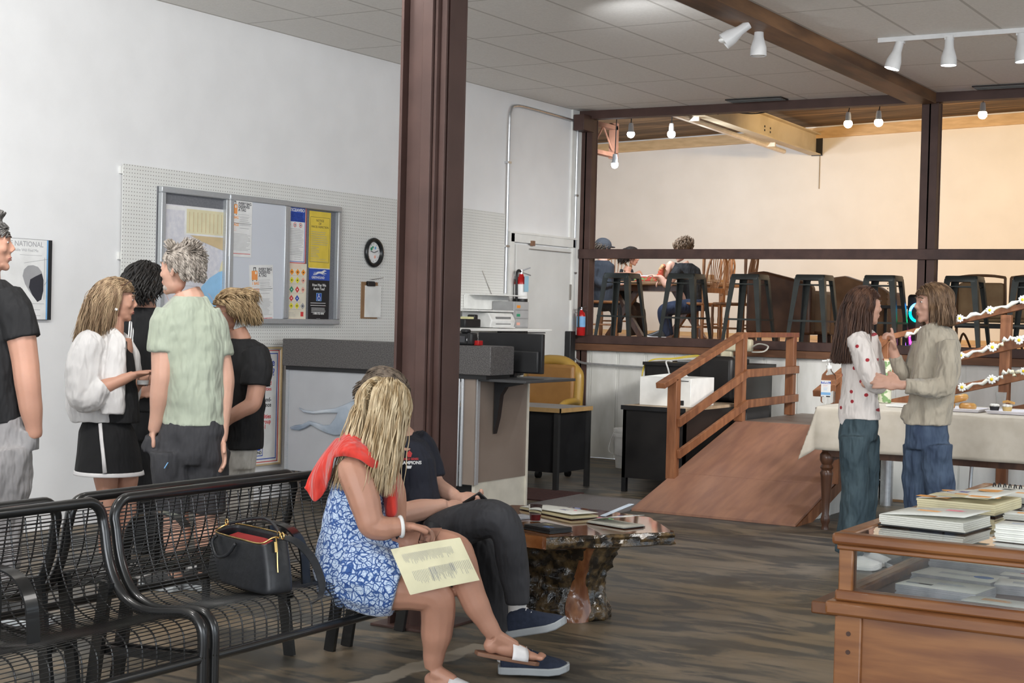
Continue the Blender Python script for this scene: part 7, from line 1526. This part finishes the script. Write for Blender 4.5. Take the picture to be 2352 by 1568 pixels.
tr = blob(F.t, 'shorts', mb, M_char, .009, 3, disp=(.02,.09)); F.t.part('pocket_tab', MB().bar(F.p(378,1075,-.16),F.p(386,1062,-.165),.008,.004), pm[LB], parent=tr)
for x, d in ((404,0),(474,.03)): F.t.part('sock', MB().tube([F.p(x,1278,d),F.p(x,1310,d)],.050,12), M_blackk, smooth=9)
F.hair(hairm('silver_hair', (.13,.105,.085), (.42,.37,.32), 55), lambda x,y,z: (lambda t: V((x*3*t,-.25*t-.6*(1-t)+.5*t*(y>.03),.40*t-.75*(1-t))))(min(1,max(0,(z-.03)/.10))), lambda q: .036 if q.z > .08 else .028, n=1100, width=.0060, wave=.0006, sd=11, vol=.003, gravity=.3, clear=.05, tl=.05)
bd = MB(); m3 = Matrix((F.hr,F.hf,F.hu)).transposed()
for x,y,z,a1,a2,a3 in ((0,.067,-.084,.023,.018,.018),(.028,.053,-.072,.013,.021,.015),(-.028,.053,-.072,.013,.021,.015),(0,.084,-.038,.020,.006,.005)): bd.ell(F.L(x,y,z),(a1*F.hk,a2*F.hk,a3*F.hk),m3,12,8)
blob(F.t, 'beard', bd, hairm('grey_stubble', (.26,.22,.19), (.48,.42,.37), 120), .004, 3, disp=(.003,.010))
shoe2(F, 404, 1352, 0, -.20, .10, M_dsh, M_shsole, 1.05); shoe2(F, 474, 1352, .05, -.20, .10, M_dsh, M_shsole, 1.05)
# ---------- older woman in the black top
F = Fig(8.45, 'older woman with short wavy golden hair, glasses and a loose black top', foot=(530,1320)); sk = F.sk
F.head(F.p(530,720,.0), SR*-.90-SF*.35-SU*.10, (0,0,1), .96, fem=True)
F.limb(sk, [(545,755,.0,20),(556,785,.0,24)]); F.torso(sk, [(560,795,0,46,30),(560,850,0,46,38),(552,930,0,42,40),(545,1010,0,46,42)])
F.limb(sk, [(590,815,-.10,24),(592,870,-.12,22),(584,915,-.14,20),(578,930,-.15,19),(550,945,-.17,17),(522,965,-.16,13),(512,980,-.15,11)]); F.hand(sk, F.p(514,976,-.15), F.p(496,990,-.10), SU*-1, .9, .5, .2, thumb=1)
blob(F.t, 'body', sk, M_skinC, .0062, 4); F.face(brow=(.25,.2,.14))
mb = MB(); F.torso(mb, [(556,778,0,28,28),(560,792,0,50,40),(562,840,0,54,48),(560,900,0,50,50),(556,970,0,50,50),(552,1030,0,52,50)]); F.limb(mb, [(584,805,-.08,32),(592,845,-.11,34),(588,885,-.12,34)]); F.limb(mb, [(525,810,.08,26),(518,860,.10,28)])
blob(F.t, 'top', mb, M_blackk, .0085, 3, disp=(.018,.1))
M_plaid = cloth_mat('pale_check_trousers', (.44,.42,.38), c2=(.52,.50,.46), wrinkle=.4, scale=60)
mb = MB(); F.torso(mb, [(545,1015,0,48,44),(540,1050,0,50,46),(538,1075,0,48,42)]); F.limb(mb, [(522,1060,-.03,33),(520,1150,-.03,30),(520,1290,-.02,26)]); F.limb(mb, [(556,1060,.03,33),(552,1150,.03,30),(552,1290,.03,26)]); blob(F.t, 'trousers', mb, M_plaid, .010, 3, disp=(.012,.09))
F.hair(hairm('golden_wavy_hair', (.18,.11,.05), (.50,.36,.20), 34), lambda x,y,z: V((x*3,-1,.5 if z > .09 else -.7)), lambda q: .12 if q.z > .0 else .05, n=620, width=.0070, wave=.003, sd=13, vol=.018, bottom=-.075, gravity=.7, clear=.035)
gl = MB()
for q in (-1,1): gl.tube([F.L(q*.031+math.cos(a)*.022,.098-abs(math.cos(a))*.004,.014+math.sin(a)*.016) for a in [i*2*math.pi/16 for i in range(16)]],.0014,5,loop=True).tube([F.L(q*.053,.092,.018),F.L(q*.078,.0,.018)],.0014,5)
F.t.part('glasses', gl, M_gold); F.t.part('earring', MB().tube([F.L(-.080,-.004,-.03),F.L(-.082,-.004,-.05)],.004,6), M_gold)
shoe2(F, 520, 1318, -.03, -.2, -.06, M_sneak, M_sneak, .85); shoe2(F, 556, 1312, .04, -.2, -.06, M_sneak, M_sneak, .85)
# ---------- couple by the food table
m = cloth_mat('white_dotted_blouse', (.66,.60,.56), c2=(.72,.66,.62), wrinkle=.8); nt, b, N, L = nodes(m); M_dot = m
tc = N('ShaderNodeTexCoord'); vo = N('ShaderNodeTexVoronoi'); vo.voronoi_dimensions = '2D'; vo.inputs['Scale'].default_value = 10; vo.inputs['Randomness'].default_value = .55; mp = N('ShaderNodeMapping'); mp.vector_type = 'POINT'; mp.inputs['Rotation'].default_value = (math.radians(-90),0,math.radians(-31)); L(tc.outputs['Object'], mp.inputs['Vector']); L(mp.outputs[0], vo.inputs['Vector'])
lt = N('ShaderNodeMath'); lt.operation = 'LESS_THAN'; lt.inputs[1].default_value = .105; L(vo.outputs['Distance'], lt.inputs[0])
src = b.inputs['Base Color'].links[0].from_socket; mx = N('ShaderNodeMix'); mx.data_type = 'RGBA'; mx.inputs[7].default_value = (.36,.02,.03,1); L(lt.outputs[0], mx.inputs[0]); L(src, mx.inputs[6]); L(mx.outputs[2], b.inputs['Base Color'])
M_jeanA = cloth_mat('teal_denim', (.030,.052,.066), c2=(.060,.092,.108), wrinkle=1.0, scale=12); M_jeanB = cloth_mat('blue_denim', (.028,.045,.085), c2=(.075,.11,.17), wrinkle=1.0, scale=10); M_linen = cloth_mat('beige_linen_shirt', (.36,.315,.245), c2=(.43,.38,.30), wrinkle=1.1, scale=12)
F = Fig(9.15, 'young woman with long brown hair in a white blouse with red dots and wide jeans', foot=(1950,1300)); sk = F.sk
F.head(F.p(1988,706,.0), SR*.97+SF*.22, (0,0,1), .97, fem=True)
F.limb(sk, [(1982,742,0,17),(1982,770,0,20)]); F.torso(sk, [(1980,775,0,36,26),(1980,830,0,38,34),(1976,900,0,34,32),(1974,960,0,40,36),(1972,1000,0,42,38)])
F.limb(sk, [(2000,880,.08,13),(1990,880,-.10,12),(1985,876,-.13,10)]); 
blob(F.t, 'body', sk, M_skinB, .0065, 4); F.face(brow=(.08,.05,.03))
mb = MB(); F.torso(mb, [(1980,757,0,22,22),(1976,770,0,40,34),(1976,820,0,42,42),(1974,880,0,40,42),(1974,930,0,46,44),(1974,962,0,48,44)])
F.limb(mb, [(1966,775,-.08,26),(1978,800,-.12,27),(1990,840,-.14,26),(2004,872,-.14,24),(2018,886,-.10,18),(2020,880,.0,14)]); F.limb(mb, [(1996,775,.08,22),(2010,830,.12,22),(2018,870,.12,20)]); F.limb(mb, [(1946,955,-.02,20),(1934,975,-.01,10)])
blob(F.t, 'blouse', mb, M_dot, .0075, 3, disp=(.016,.08))
mb = MB(); F.torso(mb, [(1974,940,0,42,38),(1974,975,0,46,42),(1970,1010,0,44,42)]); F.limb(mb, [(1962,1000,-.06,34),(1962,1060,-.06,33),(1964,1130,-.05,32),(1958,1200,-.04,33),(1950,1270,-.03,32)]); F.limb(mb, [(1988,1000,.06,32),(1992,1060,.06,30),(1990,1130,.05,27),(1984,1200,.06,26),(1976,1265,.07,26)])
blob(F.t, 'jeans', mb, M_jeanA, .0085, 3, disp=(.016,.09))
F.hair(hairm('auburn_hair', (.035,.014,.008), (.12,.055,.030), 34), lambda x,y,z: V((x*4,-.9,-.4)), lambda q: .46, n=900, width=.0060, wave=.0008, sd=21, vol=.010, bottom=-.34, clear=.022, drift=(0,-.10,0))
shoe2(F, 1935, 1298, -.04, .22, -.05, M_sneak, M_sneak, .9); shoe2(F, 1970, 1288, .08, .20, .02, M_sneak, M_sneak, .9)
F = Fig(9.05, 'young man with chin-length brown hair in a beige linen shirt, pointing upward', foot=(2140,1300)); sk = F.sk
F.head(F.p(2140,700,.0), SR*-.97-SF*.15-SU*.02, (0,0,1), 1.0)
F.limb(sk, [(2146,735,0,20),(2150,765,0,23)]); F.torso(sk, [(2150,778,0,36,24),(2148,830,0,40,34),(2136,900,0,40,34),(2128,980,0,42,36)])
F.limb(sk, [(2178,800,-.14,19),(2172,850,-.16,18),(2160,888,-.18,16),(2120,888,-.18,14),(2080,884,-.17,11),(2070,884,-.17,10.5)]); F.hand(sk, F.p(2068,884,-.17), F.p(2036,878,-.14), SF*1-SU*.2, 1.08, .18, .5, thumb=-1)
F.limb(sk, [(2110,825,.12,14),(2100,850,.12,14),(2080,865,.10,15),(2062,835,.08,13),(2052,805,.06,11),(2052,800,.06,10.5)])
# pointing hand
w0 = F.p(2053,806,.06); d = (F.p(2048,770,.05)-w0).normalized(); n_ = -SR; F.hand(sk, w0, F.p(2050,775,.05), n_, 1.0, 1.25, .1, thumb=1)
sk.tube(curve([F.p(2055,782,.035),F.p(2051,768,.03),F.p(2047,752,.03)],4), .0095, 8)
blob(F.t, 'body', sk, M_skinB, .0062, 4); F.face(brow=(.12,.08,.05))
mb = MB(); F.torso(mb, [(2148,748,0,26,24),(2152,762,0,42,34),(2156,790,0,52,40),(2148,850,0,52,42),(2138,920,0,52,44),(2130,975,0,54,44)])
F.limb(mb, [(2176,785,-.12,26),(2180,830,-.15,27),(2172,880,-.17,26),(2140,892,-.18,22),(2105,888,-.18,18),(2080,886,-.17,18)]); F.limb(mb, [(2118,790,.1,24),(2098,845,.12,21),(2082,868,.11,20),(2066,846,.09,17),(2056,818,.07,15)]); F.limb(mb, [(2095,940,.02,24),(2078,965,.02,14)])
F.limb(mb, [(2160,740,.0,8),(2146,746,-.055,9),(2130,752,-.05,9),(2120,766,-.03,7)]); F.limb(mb, [(2160,740,.0,8),(2148,744,.05,9),(2130,752,.04,8),(2120,768,.02,6)])
blob(F.t, 'shirt', mb, M_linen, .0075, 3, disp=(.020,.075))
mb = MB(); F.torso(mb, [(2130,960,0,46,38),(2130,1000,0,50,42),(2128,1030,0,50,40)]); F.limb(mb, [(2150,1020,-.05,38),(2154,1080,-.05,36),(2160,1140,-.05,34),(2164,1200,-.05,30),(2166,1275,-.05,28)]); F.limb(mb, [(2108,1020,.05,36),(2106,1080,.05,33),(2104,1140,.05,29),(2112,1200,.06,26),(2116,1270,.06,25)])
blob(F.t, 'jeans', mb, M_jeanB, .0085, 3, disp=(.022,.09))
def cmb(x,y,z): return V((x*9 if abs(x) > .01 else (1 if x >= 0 else -1), -.5, -.4 if z > .1 else -1))
F.hair(hairm('light_brown_hair', (.085,.045,.022), (.24,.145,.080), 36), cmb, lambda q: .22, n=760, width=.0062, wave=.0010, sd=22, vol=.014, bottom=-.115, clear=.046)
shoe2(F, 2166, 1300, -.05, -.22, -.03, M_dsh, M_shsole); shoe2(F, 2116, 1290, .06, -.22, -.03, M_dsh, M_shsole)
# ---------- three people seated on the platform
def sitter(x, ytop, Y_, yaw_px, label, face_dir, hairmat, top_mat, leg_mat, skinm, kk, hairfn, pose, cap=False, seatpx=None):
    c = at_y(x, 700, Y_); Z = depth(c); F = Fig(Z, label, seat=V((c.x,Y_,DK+.46))); return F
Z1 = depth(at_y(1385,700,17.1))
F = Fig(Z1, 'person in a dark cap and jacket seated at the left end of the platform table', seat=at_y(1385,695,17.1)); sk = F.sk
F.head(F.p(1386,572,0), SR*.8+SF*.55-SU*.1, (0,0,1), 1.0); F.limb(sk, [(1384,592,0,11),(1384,604,0,12)]); F.torso(sk, [(1383,606,0,24,15),(1382,640,0,24,18),(1382,690,0,24,20),(1384,706,0,24,22)])
F.limb(sk, [(1405,650,.0,8),(1418,652,-.02,6)]); F.hand(sk, F.p(1418,652,-.02), F.p(1426,652,-.02), SU*-1, 1.0, .4, .2)
blob(F.t, 'body', sk, M_skinB, .009, 3)
mb = MB(); F.torso(mb, [(1383,598,0,16,13),(1383,608,0,29,18),(1382,640,0,29,22),(1382,690,0,27,24),(1383,706,0,27,25)]); F.limb(mb, [(1366,615,-.08,11),(1364,640,-.1,10),(1384,655,-.12,9),(1404,652,-.06,8)]); F.limb(mb, [(1400,615,.1,10),(1404,640,.1,9),(1412,650,.05,8)]); blob(F.t, 'jacket', mb, cloth_mat('dark_denim_jacket', (.018,.022,.03)), .011, 3)
mb = MB(); F.limb(mb, [(1380,700,-.05,16),(1408,703,-.08,14),(1414,730,-.08,10),(1412,762,-.08,8)]); F.limb(mb, [(1385,700,.08,16),(1412,703,.1,14),(1420,730,.1,10),(1420,764,.1,8)]); blob(F.t, 'trousers', mb, M_blackk, .012, 3)
M_cap = cloth_mat('charcoal_cap', (.035,.038,.045), wrinkle=.2); cp = MB(); m3 = Matrix((F.hr,F.hf,F.hu)).transposed(); cp.ell(F.L(0,-.012,.052),(.098,.118,.092),m3); cp.ell(F.L(0,.115,.045),(.06,.06,.010),m3); blob(F.t, 'cap', cp, M_cap, .006, 2)
F.hair(M_greyh, lambda x,y,z: V((0,-1,-.9)), lambda q: .05, n=160, width=.007, sd=31, vol=.001, gravity=1)
Z2 = depth(at_y(1440,700,18.3))
F = Fig(Z2, 'dark-haired person in a black sleeveless top seated behind the platform table', seat=at_y(1440,695,18.3)); sk = F.sk
F.head(F.p(1452,590,0), SR*.85-SF*.45-SU*.25, (0,0,1), 1.0, fem=True); F.limb(sk, [(1444,612,0,9),(1440,624,0,10)]); F.torso(sk, [(1438,626,0,30,14),(1436,650,0,24,18),(1436,690,0,22,20),(1438,706,0,24,22)])
F.limb(sk, [(1412,628,-.0,9),(1408,650,-.05,8),(1430,656,-.2,7),(1452,650,-.28,6)]); F.limb(sk, [(1464,626,.02,9),(1476,645,-.05,8),(1488,652,-.15,6)]); F.hand(sk, F.p(1452,650,-.28), F.p(1460,648,-.28), SU*-1, .95, .4, .2); F.hand(sk, F.p(1488,652,-.15), F.p(1494,650,-.15), SU*-1, .95, .4, .2)
blob(F.t, 'body', sk, M_skinA, .009, 3); F.face(brow=(.03,.02,.02))
mb = MB(); F.torso(mb, [(1438,632,0,21,18),(1436,660,0,27,22),(1436,700,0,26,24)]); F.limb(mb, [(1426,632,-.03,5),(1428,618,.0,4)]); F.limb(mb, [(1452,632,-.03,5),(1450,618,.0,4)]); blob(F.t, 'top', mb, M_blackk, .010, 3)
mb = MB(); F.torso(mb, [(1437,690,0,25,24),(1438,706,0,28,26),(1440,716,0,26,24)]); F.limb(mb, [(1432,706,-.1,17),(1446,712,-.3,15),(1452,740,-.32,11),(1456,770,-.32,8)]); F.limb(mb, [(1445,706,.0,17),(1466,712,-.2,15),(1474,740,-.22,11),(1480,772,-.22,8)]); blob(F.t, 'trousers', mb, cloth_mat('brown_trousers', (.05,.03,.02)), .012, 3)
F.hair(hairm('near_black_hair', (.010,.007,.006), (.03,.022,.018), 40), lambda x,y,z: V((x*5,-1,-.2)), lambda q: .16, n=260, width=.010, sd=32, vol=.008, bottom=-.14)
Z3 = depth(at_y(1590,700,17.3))
F = Fig(Z3, 'curly-haired person in a black T-shirt and jeans leaning on the platform table', seat=at_y(1600,695,17.3)); sk = F.sk
F.head(F.p(1566,580,0), SR*-.85+SF*.3-SU*.25, (0,0,1), 1.02); F.limb(sk, [(1570,602,0,11),(1576,616,0,12)]); F.torso(sk, [(1578,620,0,26,15),(1584,650,0,24,18),(1592,690,0,24,20)])
F.limb(sk, [(1556,625,-.12,10),(1544,640,-.14,9),(1532,655,-.14,8),(1520,640,-.12,7),(1512,636,-.12,6)]); F.limb(sk, [(1552,622,.08,10),(1540,606,.06,8),(1532,628,.04,7),(1524,640,.0,6)]); F.hand(sk, F.p(1514,637,-.12), F.p(1505,634,-.12), SU*-1, 1.0, .5, .2); F.hand(sk, F.p(1526,637,.0), F.p(1518,642,.0), SU*-1, 1.0, .5, .2)
blob(F.t, 'body', sk, M_skinB, .009, 3)
mb = MB(); F.torso(mb, [(1574,604,0,16,14),(1578,616,0,30,20),(1586,645,0,29,24),(1594,680,0,26,24),(1598,700,0,26,24)]); F.limb(mb, [(1560,620,-.11,14),(1548,636,-.14,13)]); F.limb(mb, [(1556,618,.08,13),(1545,612,.07,12)]); blob(F.t, 'shirt', mb, M_blackk, .011, 3)
mb = MB(); F.torso(mb, [(1597,686,0,26,24),(1600,705,0,28,25),(1600,714,0,26,22)]); F.limb(mb, [(1595,702,-.08,18),(1552,706,-.12,16),(1526,710,-.14,13),(1522,725,-.14,12),(1528,752,-.14,10),(1534,772,-.14,8)]); F.limb(mb, [(1598,702,.08,18),(1556,708,.08,16),(1534,712,.08,13),(1534,740,.08,10),(1540,770,.08,8)]); blob(F.t, 'jeans', mb, cloth_mat('dark_jeans', (.012,.02,.045), c2=(.02,.03,.06)), .012, 3)
F.hair(hairm('curly_brown_hair', (.06,.035,.02), (.18,.12,.075), 60), lambda x,y,z: V((x*3,-.4,.8)), lambda q: .07, n=320, width=.012, wave=.008, sd=33, vol=.012, gravity=.3)
g = F.p(1528,777,-.14); g.z = DK+.003; shoe(F.t, g, g+(-SR*.24-SF*.02), V((0,0,1)), M_dsh, M_sneak, laces=False)
c = F.p(1518,628,-.03); t = Thing('paper_bag', 'crumpled brown and red paper snack bag held over the platform table', 'bag', c); mb = MB()
for k in range(5): mb.ell(c+V((k*.012-.02,0,-.06+k*.035)),(.055-.004*k,.05,.035),n=8,k=5)
blob(t, 'bag_paper', mb, mat('kraft_print', (.42,.26,.12), .7, c2=(.45,.08,.04), scale=9, ramp=(.5,.55)), .010, 1, disp=(.03,.04))
